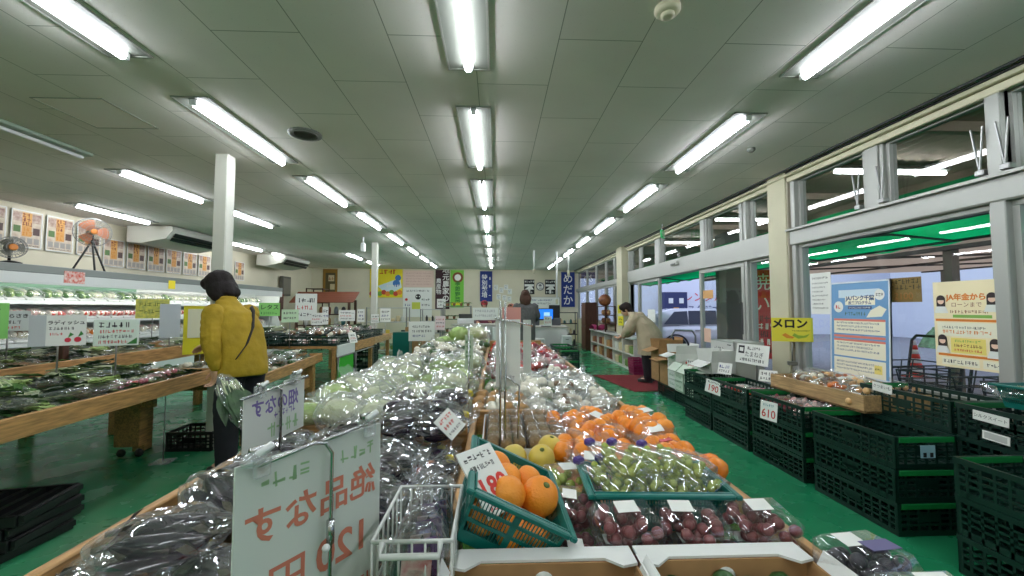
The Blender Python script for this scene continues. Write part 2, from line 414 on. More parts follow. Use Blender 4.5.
# entrance: fixed panel, sliding leaf, opening
win(4.46, 4.9, 0.02, 1.86, .03)
leaf = win(4.99, 6.12, .02, 1.86, .06, .05, 3.12, name='door_1')
MB().use(alu_d).bx(3.09, 3.1, 5.03, 5.06, .95, 1.35).build('door_handle', leaf)
MB().use(mat('door_notice_orange', (222, 170, 110), .6)).bx(3.105, 3.108, 5.75, 6.04, 1.42, 1.54).build('door_notice', leaf)
MB().use(mat('door_notice_pink', (226, 190, 170), .6)).bx(3.105, 3.108, 5.84, 6.03, .78, .98).build('door_notice', leaf)
leaf = win(7.66, 8.8, .02, 1.86, .06, .05, 3.12, name='door_2')
MB().use(white_paper).bx(3.105, 3.108, 7.9, 8.3, 1.0, 1.25).build('door_notice', leaf)
win(8.85, 9.4, .02, 1.86, .04)
m = MB().use(alu).bx(3.0, 3.06, 6.7, 6.95, 2.0, 2.06, .01); m.use(black_p).bx(2.998, 3.0, 6.73, 6.92, 2.01, 2.03)
tag(m.build('door_sensor'), 'small grey sensor box on the lintel over the open entrance', 'sensor')
for y0, y1 in ((9.9, 10.7), (10.75, 11.55), (11.6, 12.7), (12.75, 14.0), (14.05, 15.5)):
    win(y0, y1, .86, 1.9, .05); win(y0, y1, 2.0, 2.62, .04, .06, 3.16, gl_up)

# ---- ceiling tube lights
house = mat('light_housing_grey', (96, 100, 92), .6)
house_e = mat('light_housing_lip', (128, 132, 122), .5)
tube_m = emis('lit_tube', (244, 248, 255), TUBE)
m = MB().use(house_e); w_, l_ = .125, .64
for a, b, c_, d in ((-w_, -w_ + .012, -l_, l_), (w_ - .012, w_, -l_, l_), (-w_, w_, -l_, -l_ + .012), (-w_, w_, l_ - .012, l_)): m.bx(a, b, c_, d, -.010, 0)
m.use(house).bx(-w_ + .012, w_ - .012, -l_ + .012, l_ - .012, -.006, 0)
for s in (-1, 1): m.add([(s * (w_ - .012), -l_ + .012, -.009), (s * (w_ - .012), l_ - .012, -.009), (s * .05, l_ - .012, -.006), (s * .05, -l_ + .012, -.006)], [[0, 1, 2, 3]])
me_h = m.mesh('light_housing')
m = MB().use(tube_m, True); m.rings([[(.026 * math.cos(PI * k / 8), y, -.006 - .046 * math.sin(PI * k / 8)) for k in range(9)] for y in (-.585, .585)])
me_t = m.mesh('tube')
me_s = [MB().use(white_pl).bx(-.02, .02, s * .6 - .014, s * .6 + .014, -.045, 0, .004).mesh('socket') for s in (-1, 1)]
rows = [(1.88, [-2.25, -.5, 1.2, 2.95, 4.68, 6.42, 8.15, 9.88, 11.6, 13.3], 'first'), (-.165, [-2.25, -.5, 1.2, 2.93, 4.6, 6.35, 8.05, 9.8, 11.5, 13.2], 'second'),
        (-2.09, [-2.3, -.55, 1.15, 2.87, 4.54, 6.2, 7.95, 9.7, 11.4, 13.1], 'third'), (-3.93, [-2.3, -.7, 4.4, 6.1, 10.9, 12.6], 'fourth'), (-5.8, [5.85, 9.15, 10.8], 'fifth')]  # unseen tubes behind the camera, farthest and fourth-row ones added for more light
for X, ys, nm in rows:
    i = 0
    for y in ys:
        if y > 0: lab = 'lit ceiling tube light, %s from camera, %s row from windows' % (od(i), nm); i += 1
        else: lab = 'lit unseen ceiling tube light %s behind the camera, %s row from windows' % ('farther' if y < -1 else 'just', nm)
        e = empty('ceiling_light', (X, y + .575, H), 0, lab, 'ceiling light', 'lit ceiling tube lights')
        link('light_housing', me_h, e); link('light_tube', me_t, e); [link('tube_socket', q, e) for q in me_s]
e = empty('ceiling_light', (-3.82, 3.3, H), 0, 'unlit pale tube fitting on the ceiling above the leaf vegetables', 'ceiling light')
m = MB().use(mat('unlit_green_white', (150, 168, 150), .5)); m.bx(-.06, .06, -.62, .62, -.03, 0, .006); m.build('light_housing', e)
m = MB().use(white_pl, True).tube([(0, -.575, -.05), (0, .575, -.05)], .016, 8); m.build('light_tube', e)
# speaker, hatch, detector, sensor dot
e = empty('ceiling_speaker', (-1.58, 3.39, H), 0, 'round dark ceiling speaker beside the third tube light row', 'speaker')
MB().use(house, True).lathe([(.13, 0), (.13, -.012), (.1, -.02), (.1, -.01)], 24).build('speaker_ring', e)
MB().use(mat('speaker_mesh', (60, 56, 46), .7), True).lathe([(.1, -.008), (.06, -.014), (.001, -.016)], 24).build('speaker_grille', e)
m = MB().use(house_e)
for a, b, c_, d in ((-.24, -.232, -.24, .24), (.232, .24, -.24, .24), (-.24, .24, -.24, -.232), (-.24, .24, .232, .24)): m.bx(a, b, c_, d, -.004, 0)
m.use(mat('hatch_board', (236, 229, 225), .9)).bx(-.232, .232, -.232, .232, -.002, 0)
o = struct(m.build('ceiling_hatch')); o.location = (-2.95, 3.1, H)
e = empty('smoke_detector', (.82, 1.87, H), 0, 'cream round smoke detector on the ceiling close above', 'smoke detector')
MB().use(cream, True).lathe([(.06, 0), (.06, -.018), (.05, -.03), (.03, -.032)], 20).build('detector_base', e)
MB().use(cream, True).lathe([(.032, -.03), (.032, -.045), (.02, -.05), (.001, -.05)], 16).build('detector_head', e)
m = MB().use(house, True).lathe([(.035, 0), (.035, -.02), (.02, -.035), (.001, -.036)], 12); o = m.build('ceiling_sensor'); o.location = (2.3, 3.55, H)
tag(o, 'tiny white ceiling sensor dot near the window wall', 'sensor')
# slender columns on the left
for i, (x, y, s) in enumerate(((-2.56, 3.92, 'white square column behind the stooping shopper'), (-2.68, 9.15, 'far white square column in front of the yellow poster'))):
    o = struct(MB().use(mat('column_white', (205, 206, 194), .6)).bx(-.06, .06, -.06, .06, 0, H, .008).build('pillar')); o.location = (x, y, 0)
# exit sign
e = empty('exit_sign', (2.86, 6.9, H), R(50), 'small green emergency exit sign hanging from the ceiling by the windows', 'exit sign')
MB().use(mat('exit_green', (24, 140, 76), .5, emit=.5)).bx(-.085, .085, -.012, .012, -.24, -.10, .004).build('sign_panel', e)
m = MB().use(white_pl); m.bx(.015, .06, -.014, -.0125, -.22, -.12); m.bx(-.06, -.01, -.014, -.0125, -.165, -.145); m.bx(-.04, -.026, -.014, -.0125, -.215, -.145); m.bx(-.042, -.022, -.014, -.0125, -.14, -.12)
m.build('running_symbol', e)
MB().use(steel).bx(-.008, .008, -.008, .008, -.10, 0).build('hanger', e)

# ================================================================== outside
asph = mat('asphalt', (128, 128, 136), .9, var=.15, scale=12)
struct(MB().use(asph).bx(3.3, 40, -12, 50, -.34, -.3).build('street'))
struct(MB().use(mat('porch_concrete', (150, 150, 150), .8)).bx(3.2, 5.2, -6, 20, -.3, -.02).build('path'))
struct(MB().use(mat('added_pillar_grey', (112, 112, 108), .8)).bx(4.3, 4.6, 7.5, 7.85, -.3, 2.7).build('pillar'))  # pillar added to stand in for the dark reflection in the door leaf
# corrugated eave
eave = mat('brown_eave_sheet', (168, 148, 128), .7)
m = MB().use(eave)
xs = [3.25 + i * .06 for i in range(30)]
prof = [(x, 2.74 + .02 * (i % 2)) for i, x in enumerate(xs)]
m.prism(prof + [(x, z + .01) for x, z in prof[::-1]], -6, 20, 'y')
for y in range(-5, 20, 2): m.bx(3.25, 5.0, y, y + .06, 2.66, 2.74)
m.bx(4.96, 5.0, -6, 20, 2.5, 2.75)
struct(m.build('roof_eave'))
# bare tubes under the eave, square to the wall
for i, y in enumerate((1.65, 3.95, 6.2, 8.45)):
    e = empty('eave_light', (4.0, y, 2.72), R(90), 'lit tube under the outside eave, square to the windows, %s from the camera' % od(i), 'eave light', 'tube lights under the eave')
    MB().use(house).bx(-.04, .04, -.62, .62, -.04, 0, .005).build('light_housing', e); MB().use(tube_m, True).tube([(0, -.58, -.065), (0, .58, -.065)], .018, 10).build('light_tube', e)
# green awning with its frame
def tlm(name, c1, c2):
    """Cloth or sheet that lets daylight glow through."""
    m = bpy.data.materials.new(name); m.use_nodes = True; nt = m.node_tree
    q = nt.nodes['Principled BSDF']; q.inputs['Base Color'].default_value = (*lin(c1), 1); q.inputs['Roughness'].default_value = .7
    t_ = nt.nodes.new('ShaderNodeBsdfTranslucent'); t_.inputs[0].default_value = (*lin(c2), 1)
    x = nt.nodes.new('ShaderNodeMixShader'); x.inputs[0].default_value = .8
    nt.links.new(q.outputs[0], x.inputs[1]); nt.links.new(t_.outputs[0], x.inputs[2]); nt.links.new(x.outputs[0], nt.nodes['Material Output'].inputs[0])
    return m
aw = tlm('awning_cloth', (10, 150, 96), (0, 190, 110))
e = empty('green_awning', (0, 0, 0), 0, 'green cloth awning over the pavement outside the windows', 'awning')
m = MB().use(aw)
m.grid(lambda u, v: (3.3 + u * 1.75, .5 + v * 13.0, 2.2 - u * .16 - .01 * math.sin(u * PI)), 8, 16)
m.grid(lambda u, v: (5.05 + .02 * u, .5 + v * 13.0, 2.04 - u * .035 + (.02 * math.sin(v * 120) if u > .5 else 0)), 2, 120)
m.build('awning_cloth', e, fix=False)
m = MB().use(alu_d)
for y in (.5, 2.4, 4.3, 6.2, 8.1, 10.8, 13.4): m.tube([(3.3, y, 2.18), (5.05, y, 2.02)], .014, 6); m.tube([(3.3, y, 1.98), (4.3, y, 2.08)], .01, 6)
m.tube([(5.05, .5, 2.02), (5.05, 13.5, 2.02)], .016, 6); m.tube([(4.2, .5, 2.09), (4.2, 13.5, 2.09)], .012, 6)
m.build('awning_frame', e)
# open sheet roof further out
e = empty('carport', (0, 0, 0), 0, 'pale slatted shelter roof on dark beams beyond the awning', 'carport')
MB().use(tlm('shelter_sheet', (206, 192, 180), (214, 196, 180))).prism([(5.6, 2.06), (12, 2.3), (12, 2.34), (5.6, 2.1)], -3, 11.0, 'y').build('roof_sheet', e)
m = MB().use(mat('shelter_beam', (70, 64, 58), .7))
for y in range(-2, 9, 2): m.prism([(5.6, 2.02), (12, 2.26), (12, 2.29), (5.6, 2.05)], y, y + .08, 'y')
for x, z in ((5.6, 2.0), (8.4, 2.13), (11.9, 2.26)): m.bx(x, x + .08, -3, 11.0, z, z + .05)
m.build('roof_beam', e)
for x, y in ((5.65, 4.85), (11.9, -2.5), (11.9, 10.4)): MB().use(mat('shelter_post', (120, 110, 100), .7)).bx(x, x + .1, y, y + .1, -.3, 2.3).build('post', e)
# pale buildings across the street
bw = mat('pale_building', (226, 228, 240), .8)
e = empty('shop_building', (0, 0, 0), 0, 'pale building across the street with navy box and lettered wall', 'building')
m = MB().use(bw).bx(6, 26, 24, 30, -.3, 4.2); m.build('building_wall', e)
m = MB().use(mat('navy_box', (44, 52, 96), .6)).bx(9.75, 11.1, 23.4, 24, -.3, 2.2); p = m.build('navy_booth', e)
for x in (10.0, 10.62): MB().use(white_pl).bx(x, x + .26, 23.38, 23.4, 1.55, 1.85).build('booth_window', p)
MB().use(mat('booth_orange', (226, 160, 60), .6)).bx(10.28, 10.6, 23.38, 23.4, 1.0, 1.3).build('booth_notice', p)
m = MB(); Mx = T(12.35, 23.97, 1.9) @ RM(R(90))
text_into(m, 'レンタル', .62, 0, 0, mat('sign_red', (222, 60, 70), .6), Mx)
text_into(m, 'スタジオ', .5, 0, -.72, mat('sign_navy', (50, 60, 110), .6), Mx)
m.build('wall_lettering', e)
MB().use(mat('roof_grey', (150, 150, 160), .8)).prism([(5.8, 4.2), (26.2, 4.2), (24, 5.6), (8, 5.6)], 23.8, 30.2, 'y').build('building_roof', e)
e = empty('warehouse', (0, 0, 0), 0, 'long pale building seen beyond the posters on the glass', 'building')
MB().use(bw).bx(22, 28, -14, 22, -.3, 4.4).build('building_wall', e)
MB().use(mat('roof_grey', (150, 150, 160), .8)).prism([(21.8, 4.4), (28.2, 4.4), (25, 6)], -14.2, 22.2, 'y').build('building_roof', e)
for y in (-8, -3, 2, 7, 12): MB().use(mat('pane_blue', (150, 165, 190), .2)).bx(21.96, 22, y, y + 2.6, .9, 2.6).build('building_window', e)
tag(MB().use(mat('hedge_leaf', (92, 124, 86), .8, var=.4, scale=6, bump=.6)).grid(lambda u, v: (17 + .9 * math.sin(u * PI) + .12 * noise.noise((u * 9, v * 60, 0)), -10 + v * 26, -.3 + .85 * (1 - abs(2 * u - 1) ** 3) + .1 * noise.noise((u * 7, v * 50, 3))), 10, 120).build('hedge'), 'low trimmed green hedge along the far kerb', 'hedge', kind='stuff')
# road cone with white bands, orange post
e = empty('traffic_cone', (9.6, 9.1, -.3), 0, 'red and white banded traffic cone seen between the posters', 'traffic cone')
cr = mat('cone_red', (216, 64, 54), .5)
m = MB()
pr_ = lambda z: .16 - .13 * z / .8
for i in range(8): m.use(cr if i % 2 == 0 else white_pl, True).lathe([(pr_(i * .1), i * .1 + .03), (pr_(i * .1 + .1), i * .1 + .13)], 14)
m.build('cone_body', e); MB().use(cr).bx(-.2, .2, -.2, .2, 0, .035, .01).build('cone_base', e)
e = empty('marker_post', (7.7, 8.2, -.3), 0, 'short orange marker post standing beyond the glass', 'post')
MB().use(mat('post_orange', (230, 150, 70), .5), True).lathe([(.06, 0), (.06, .9), (.05, .96), (.001, .98)], 12).build('post_body', e)
MB().use(black_p, True).lathe([(.16, 0), (.15, .04), (.07, .06)], 14).build('post_base', e)
# carts parked outside the pane: dark tilted hoops
def cart(x, y, rz, lab):
    e = empty('shopping_cart', (x, y, -.02), rz, lab, 'shopping cart', 'carts outside the glass')
    m = MB().use(mat('cart_frame', (52, 54, 58), .4, .4))
    for s in (-.24, .24): m.tube([(-.4, s, .12), (-.42, s, .3), (.3, s, .34), (.42, s, .95), (.48, s, 1.0)], .014, 6)
    m.tube([(.48, -.24, 1.0), (.48, .24, 1.0)], .016, 6); m.build('cart_frame', e)
    m = MB().use(mat('cart_basket', (60, 62, 66), .4))
    for z, a, b in ((.5, -.38, .36), (.58, -.4, .38), (.66, -.42, .4), (.74, -.44, .42)): m.tube([(a, -.22, z), (b, -.22, z), (b, .22, z), (a, .22, z)], .007, 5, True)
    for k in range(7):
        for s in (-.22, .22): m.tube([(-.38 + k * .12, s, .5), (-.44 + k * .14, s, .74)], .006, 5)
    for k in range(5): m.tube([(-.38, -.2 + k * .1, .5), (.36, -.2 + k * .1, .5)], .006, 5)
    m.build('cart_basket', e)
    for a in (-.38, .3):
        for s in (-.22, .22): MB().use(black_p, True).lathe([(.05, -.015), (.06, 0), (.05, .015)], 12, T(a, s, .06) @ RM(R(90))).build('wheel', e)
for i in range(4): cart(4.1 + .04 * (i % 2), 2.2 + i * .62, R(4), 'dark wire cart parked outside the big window, %s from the column' % od(3 - i))
# silver car across the doorway
def car():
    e = empty('parked_car', (7.15, 13.6, -.3), R(-6), 'silver white car parked outside the open entrance', 'car')
    body = mat('car_silver', (206, 208, 222), .25, .2, coat=.6); gs = mat('car_glass', (70, 80, 100), .1); tyre = mat('car_tyre', (28, 28, 30), .7)
    st = [(-2.15, .5, .78, .62), (-2.1, .32, .98, .8), (-1.6, .22, 1.02, .86), (-.6, .2, 1.02, .88), (.5, .2, 1.02, .88), (1.3, .22, 1.0, .87), (1.9, .28, .88, .8), (2.2, .4, .7, .62)]
    rg = [[(x, -w, z0 + .12), (x, -w * .9, z0), (x, w * .9, z0), (x, w, z0 + .12), (x, w, z1 - .22), (x, w * .94, z1), (x, -w * .94, z1), (x, -w, z1 - .22)] for x, z0, z1, w in st]
    MB().use(body, True).rings(rg).build('body', e)
    cb = [(-2.0, 1.0, 1.02, .8), (-1.75, 1.0, 1.42, .74), (-1.2, 1.0, 1.56, .7), (-.2, 1.0, 1.58, .7), (.5, 1.0, 1.46, .7), (1.25, 1.0, 1.03, .8)]
    g2 = [[(x, -.82, 1.0), (x, .82, 1.0), (x, w, z1), (x, -w, z1)] for x, z0, z1, w in cb]
    cbn = MB().use(body, True).rings(g2).build('cabin', e)
    for s in (-1, 1):
        wy = lambda z: s * (.835 - (z - 1.0) * .19)
        for pts in ([(-1.7, 1.06), (-.95, 1.06), (-.95, 1.48), (-1.35, 1.46)], [(-.9, 1.06), (-.05, 1.06), (-.05, 1.5), (-.9, 1.49)], [(0.0, 1.06), (1.0, 1.06), (.5, 1.38), (.2, 1.48), (0, 1.5)]):
            MB().use(gs).prism(pts, 0, .006, 'y').mesh
            mm = MB().use(gs); mm.add([(x, wy(z) + s * .008, z) for x, z in pts] + [(x, wy(z) - s * .02, z) for x, z in pts], [list(range(len(pts)))] + [[i, (i + 1) % len(pts), len(pts) + (i + 1) % len(pts), len(pts) + i] for i in range(len(pts))])
            mm.build('side_window', cbn)
        MB().use(body, True).ball((.95, s * .98, 1.06), (.08, .1, .07)).build('wing_mirror', e)
        for x in (-1.35, 1.35):
            MB().use(tyre, True).lathe([(.2, -.1), (.32, -.1), (.34, -.06), (.34, .06), (.32, .1), (.2, .1)], 24, T(x, s * .82, .34) @ RM(R(90))).build('tyre', e)
            w = MB().use(steel, True).lathe([(.2, -.09), (.21, .09)], 20, T(x, s * .82, .34) @ RM(R(90)))
            for k in range(5): w.box((.1, 0, 0), (.2, .05, .2), T(x, s * .82, .34) @ RM(0, R(72 * k)))
            w.build('rim', e)
            MB().use(alu_d, True).tube([(x + .39 * math.cos(R(a)), s * .885, .34 + .39 * math.sin(R(a))) for a in range(-5, 186, 10)], .03, 6).build('wheel_arch', e)
        for x in (-.75, .25): MB().use(steel).bx(x, x + .16, s * .885, s * .905, .86, .89, .005).build('door_handle', e)
        MB().use(mat('car_tail_red', (150, 30, 30), .3)).bx(-2.14, -2.0, s * .55, s * .78, .78, .92, .02).build('tail_light', e)
        MB().use(white_pl).bx(2.02, 2.14, s * .45, s * .72, .66, .78, .02).build('headlight', e)
car()
# hoop stand and banner outside the entrance
m = MB().use(steel, True).tube([(0, -.22, 0), (0, -.22, .75), (0, -.16, .85), (0, .16, .85), (0, .22, .75), (0, .22, 0)], .02, 8)
o = m.build('bike_hoop'); o.location = (3.75, 8.1, -.02); o.rotation_euler = (0, 0, R(60)); tag(o, 'bent steel bicycle hoop just outside the entrance', 'hoop')
e = empty('red_banner', (4.62, 6.72, -.02), R(-40), 'red vertical banner outside the narrow pane next to the column', 'banner')
rb = mat('banner_red', (206, 40, 44), .7, emit=0)
MB().use(rb).bx(-.32, .32, -.004, .004, .45, 1.95).build('banner_cloth', e)
m = MB(); Mx = T(0, -.008, 0) @ RM(R(90))
text_into(m, '焼き', .3, 0, 1.72, mat('banner_white', (240, 225, 215), .7), Mx); text_into(m, 'いも', .3, 0, 1.36, MATS['banner_white'], Mx)
for i in range(5): scrawl(m, -.28, .28, 1.12 - i * .13, .1, MATS['banner_white'] if i % 2 else mat('banner_brown', (110, 40, 30), .7), Mx, i)
m.build('banner_print', e)
MB().use(white_pl, True).tube([(-.34, 0, 0), (-.34, 0, 2.05), (.32, 0, 2.05)], .012, 8).build('banner_pole', e)
MB().use(black_p).bx(-.55, -.12, -.2, .2, 0, .06, .02).build('banner_base', e)
# ================================================================== produce, bags, signs
def sign(name, loc, rz, w, h, lines, label, cat='sign', board=None, rx=0, ry=0, group=None, t=.004, frame=None, mirror=False, extra=None):
    """Card facing local -Y; lines: ('t', text, size, x, z, mat) or ('s', x0, x1, z, height, mat) or ('b', x0, x1, z0, z1, mat) or ('d', x, z, r, mat)."""
    e = empty(name, loc, 0, label, cat, group); e.rotation_euler = (rx, ry, rz)
    m = MB().use(board or white_paper); m.bx(-w / 2, w / 2, -t / 2, t / 2, -h / 2, h / 2)
    if frame:
        m.use(frame); f = .012
        for a, b, c_, d in ((-w / 2, -w / 2 + f, -h / 2, h / 2), (w / 2 - f, w / 2, -h / 2, h / 2), (-w / 2, w / 2, -h / 2, -h / 2 + f), (-w / 2, w / 2, h / 2 - f, h / 2)): m.bx(a, b, -t / 2 - .004, t / 2, c_, d)
    m.build('card', e)
    if lines:
        m = MB(); M0 = RM(R(90)); k = 0
        if mirror: M0 = Matrix.Scale(-1, 4, (1, 0, 0)) @ M0
        for L_ in lines:
            k += 1; Mx = T(0, -t / 2 - .0004 - .00014 * k, 0) @ M0
            if L_[0] == 't': text_into(m, L_[1], L_[2], L_[3], L_[4], L_[5], Mx, bold=L_[6] if len(L_) > 6 else 0)
            elif L_[0] == 's': scrawl(m, L_[1], L_[2], L_[3], L_[4], L_[5], Mx, k + int(abs(loc[1]) * 10))
            elif L_[0] == 'b': m.use(L_[5]); m.quad((L_[1], L_[3], 0), (L_[2], L_[3], 0), (L_[2], L_[4], 0), (L_[1], L_[4], 0), Mx)
            elif L_[0] == 'd': m.use(L_[4]); m.add([(L_[1] + L_[3] * math.cos(a * PI / 10), L_[2] + L_[3] * math.sin(a * PI / 10), 0) for a in range(20)], [list(range(20))], Mx)
            elif L_[0] == 'p': m.use(L_[2]); m.add([(a, b, 0) for a, b in L_[1]], [list(range(len(L_[1])))], Mx)
        m.build('lettering', e, fix=False)
    return e

def bag_mesh(mb, L, Wd, Hh, seed, tuft=1, m=None, flat=.5, nn=26, mm=16):
    """Crumpled clear bag lying along X, gathered at +X."""
    mb.use(m or clear, False); r = random.Random(seed); s = seed * 3.7
    def fn(d):
        p = d * 2.1 + Vector((s, 0, 0)); q = d * 4.5 + Vector((0, s, 0))
        return 1 + .15 * noise.noise(p) + .13 * (.35 - abs(noise.noise(q))) + .05 * noise.noise(d * 11)
    b = len(mb.v); mb.ball((0, 0, 0), (L / 2, Wd / 2, Hh / 2), nn, mm, None, fn)
    out = []
    for (x, y, z) in mb.v[b:]:
        u = x / (L / 2)
        if u > .55 and tuft: k = max(.22, 1 - (u - .55) * 1.5); y *= k; z = z * k + .12 * Hh * (u - .55)
        z = max(z, -Hh * flat * .7) + Hh * .35
        out.append((x, y, z))
    mb.v[b:] = out
    if tuft:
        n = 9; x0 = L * .44; vs = []
        for i in range(n):
            a = 2 * PI * i / n; vs.append((x0, .012 * math.cos(a), Hh * .38 + .012 * math.sin(a)))
        l2 = L * r.uniform(.16, .26)
        for i in range(n):
            a = 2 * PI * i / n; k = r.uniform(.5, 1.5)
            vs.append((x0 + l2 * r.uniform(.5, 1.2), Wd * .2 * k * math.cos(a), Hh * .6 + Wd * .17 * k * math.sin(a) + .015))
        mb.add(vs, [[i, (i + 1) % n, n + (i + 1) % n, n + i] for i in range(n)])
    return mb

def leaf(mb, base, ang, L, w, lift, curl, mg, ms, stem=.4):
    c_, s_ = math.cos(ang), math.sin(ang)
    def P(t, o, dz=0): return (base[0] + c_ * t - s_ * o, base[1] + s_ * t + c_ * o, base[2] + lift * t / L * (1.2 - t / L) + dz)
    ls = L * stem
    mb.use(ms, True); mb.tube([P(0, 0), P(ls * .6, 0), P(ls * 1.2, 0)], [.005, .004, .003], 5)
    mb.use(mg, True); n = 5; pr = [.15, .8, 1, .85, .5, .05]
    vs = []; fs = []
    for i in range(n + 1):
        t = ls + (L - ls) * i / n; ww = w * pr[i] / 2; up = curl * (1 if i % 2 else .4)
        vs += [P(t, -ww, up), P(t, 0, -up * .3), P(t, ww, up * .8)]
    for i in range(n):
        for j in range(2): fs.append([i * 3 + j, (i + 1) * 3 + j, (i + 1) * 3 + j + 1, i * 3 + j + 1])
    mb.add(vs, fs)

POOLS = []
class Pool:
    def __init__(s, makers): s.p = [f() if callable(f) else f for f in makers]; s.used = [False] * len(s.p); s.d = [o.get('label', '') for o in s.p]; POOLS.append(s)
    def put(s, k, loc, rot, label=None, group=None, sc=1):
        k %= len(s.p); o = s.p[k]; sc3 = sc if isinstance(sc, tuple) else (sc, sc, sc)
        if not s.used[k]:
            s.used[k] = True; KIDS[o] = list(o.children)
            o.location = loc; o.rotation_euler = rot; o.scale = sc3
            if label: o['label'] = label
            if group: o['group'] = group
            return o
        return copy_tree(o, loc, rot, label, group, sc3)
def clean_pools():
    def rm(o):
        for c in list(o.children): rm(c)
        bpy.data.objects.remove(o)
    for p in POOLS:
        for o, u in zip(p.p, p.used):
            if not u: rm(o)
def cluster(pool, x0, x1, y0, y1, nx, ny, z, group, where, rz=(0, 6.28), jit=.25, sc=(.9, 1.1), tilt=.25, skip=None, seed=1, across='across from the aisle', flip=False, layer=0, M=None):
    """Rows of produce; every one gets its own place in words."""
    r = random.Random(seed); out = []
    for j in range(ny):
        for i in range(nx):
            if skip and skip(i, j): continue
            dx = (x1 - x0) / nx; dy = (y1 - y0) / ny
            x = x0 + dx * (i + .5 + r.uniform(-jit, jit)); y = y0 + dy * (j + .5 + r.uniform(-jit, jit))
            zz = z(x, y) if callable(z) else z
            k = r.randrange(len(pool.p)); ii = nx - 1 - i if flip else i
            lab = '%s, %s row%s, %s from %s' % (pool.d[k], od(j), where, od(ii), 'right' if flip else 'left')
            loc = Vector((x, y, zz))
            if M: loc = M @ loc
            out.append(pool.put(k, loc, (r.uniform(-tilt, tilt), r.uniform(-tilt, tilt), r.uniform(*rz)), lab, group, r.uniform(*sc)))
    return out

# --- eggplants
egg_m = mat('eggplant_skin', (44, 24, 48), .16, rgb2=(28, 18, 36), scale=4, coat=.4)
calyx_m = mat('eggplant_calyx', (92, 96, 62), .6, rgb2=(70, 56, 54), scale=20)
def eggplant_me(seed, L=.15, r0=.03):
    m = MB().use(egg_m, True); n = 14; pts = []; rs = []
    for i in range(n + 1):
        t = i / n; x = L * (t - .5); k = math.sin(PI * (t * .93 + .05)) ** .55 * (.65 + .4 * (1 - t) ** .6) if t < 1 else .1
        pts.append((x, .02 * math.sin(t * 2.6 + seed), 0)); rs.append(max(.002, r0 * k))
    m.tube(pts, rs, 12)
    c = MB().use(calyx_m, True); c.tube([(L * .5 + .022, .02 * math.sin(2.6 + seed), .003), (L * .5 - .002, .02 * math.sin(2.6 + seed), 0)], [.005, .007], 7)
    for a in range(5):
        th = a * 2 * PI / 5; y0 = .02 * math.sin(2.6 + seed)
        c.add([(L * .5, y0 + .004 * math.cos(th + .8), .004 * math.sin(th + .8)), (L * .5, y0 + .004 * math.cos(th - .8), .004 * math.sin(th - .8)), (L * .36, y0 + r0 * .97 * math.cos(th - .35), r0 * .97 * math.sin(th - .35)), (L * .26, y0 + r0 * 1.08 * math.cos(th), r0 * 1.08 * math.sin(th)), (L * .36, y0 + r0 * .97 * math.cos(th + .35), r0 * .97 * math.sin(th + .35))], [[0, 1, 2, 3, 4]])
    return m.mesh('eggplant'), c.mesh('calyx')
EGG = [eggplant_me(s) for s in (0, 1.3)]
def eggplant_bag(seed, tie=None, tn=''):
    r = random.Random(seed)
    o = bag_mesh(MB(), .25, .19, .10, seed).build('eggplant_bag', None); tag(o, 'clear bag of dark eggplants' + tn, 'bagged eggplants')
    for k in range(4):
        me, ce = EGG[k % 2]
        p = link('eggplant', me, o); p.location = (r.uniform(-.02, .01), -.055 + .037 * k + r.uniform(-.004, .004), .03 + .012 * (k % 2)); p.rotation_euler = (r.uniform(0, 6), 0, r.uniform(-.15, .15) + (PI if r.random() < .3 else 0))
        q = link('calyx', ce, p)
    if tie:
        MB().use(tie).box((.115, 0, .04), (.02, .03, .028), None, .005).build('tape_tie', o)
    return o
tape_y = mat('yellow_tape', (226, 206, 40), .4); tape_r = mat('red_tape', (206, 60, 50), .4); tape_g = mat('green_tape', (40, 140, 60), .4); tape_o = mat('orange_tape', (232, 120, 50), .4); tape_p = mat('purple_tape', (74, 50, 130), .4)
EGGP = Pool([lambda: eggplant_bag(1), lambda: eggplant_bag(2, tape_y, ' tied with yellow'), lambda: eggplant_bag(3), lambda: eggplant_bag(4, tape_o, ' tied with orange'), lambda: eggplant_bag(5, tape_r, ' tied with red'), lambda: eggplant_bag(6, tape_y, ' tied with yellow')])

# --- leafy bags
def leaf_bag(seed, name, desc, cat, n=11, L=.32, W=.13, mg=None, ms=None, h=.07, w=.06, fm=None, stem=.42, film_on=True, pale=.2):
    r = random.Random(seed)
    lv = MB()
    n = int(n * 1.8)
    for k in range(n):
        x0 = r.uniform(.25, .47)
        leaf(lv, (-L * x0, r.uniform(-.34, .34) * W, .012 + h * .7 * r.random()), r.uniform(-.22, .22), L * min(r.uniform(.55, .92), x0 + .48), w * r.uniform(.45, .85), h * r.uniform(.1, .6), .012 * r.uniform(.4, 1.3), (mg or leafg) if r.random() >= pale else leafl, ms or stemw, stem)
    if film_on:
        o = bag_mesh(MB(), L * 1.05, W, h, seed, 0, fm or fine).build(name, None)
        lv.build('leaves', o, fix=False)
        MB().use(white_paper).box((r.uniform(-.05, .05), r.uniform(-.02, .02), h * .84), (.06, .04, .001), RM(r.uniform(-.3, .3), 0, r.uniform(-.5, .5))).build('price_sticker', o)
    else:
        o = lv.build(name, None, fix=False)
    return tag(o, desc, cat)
dark_leaf = mat('dark_leaf_green', (62, 98, 54), .4, rgb2=(36, 66, 36), scale=14, bump=.3)
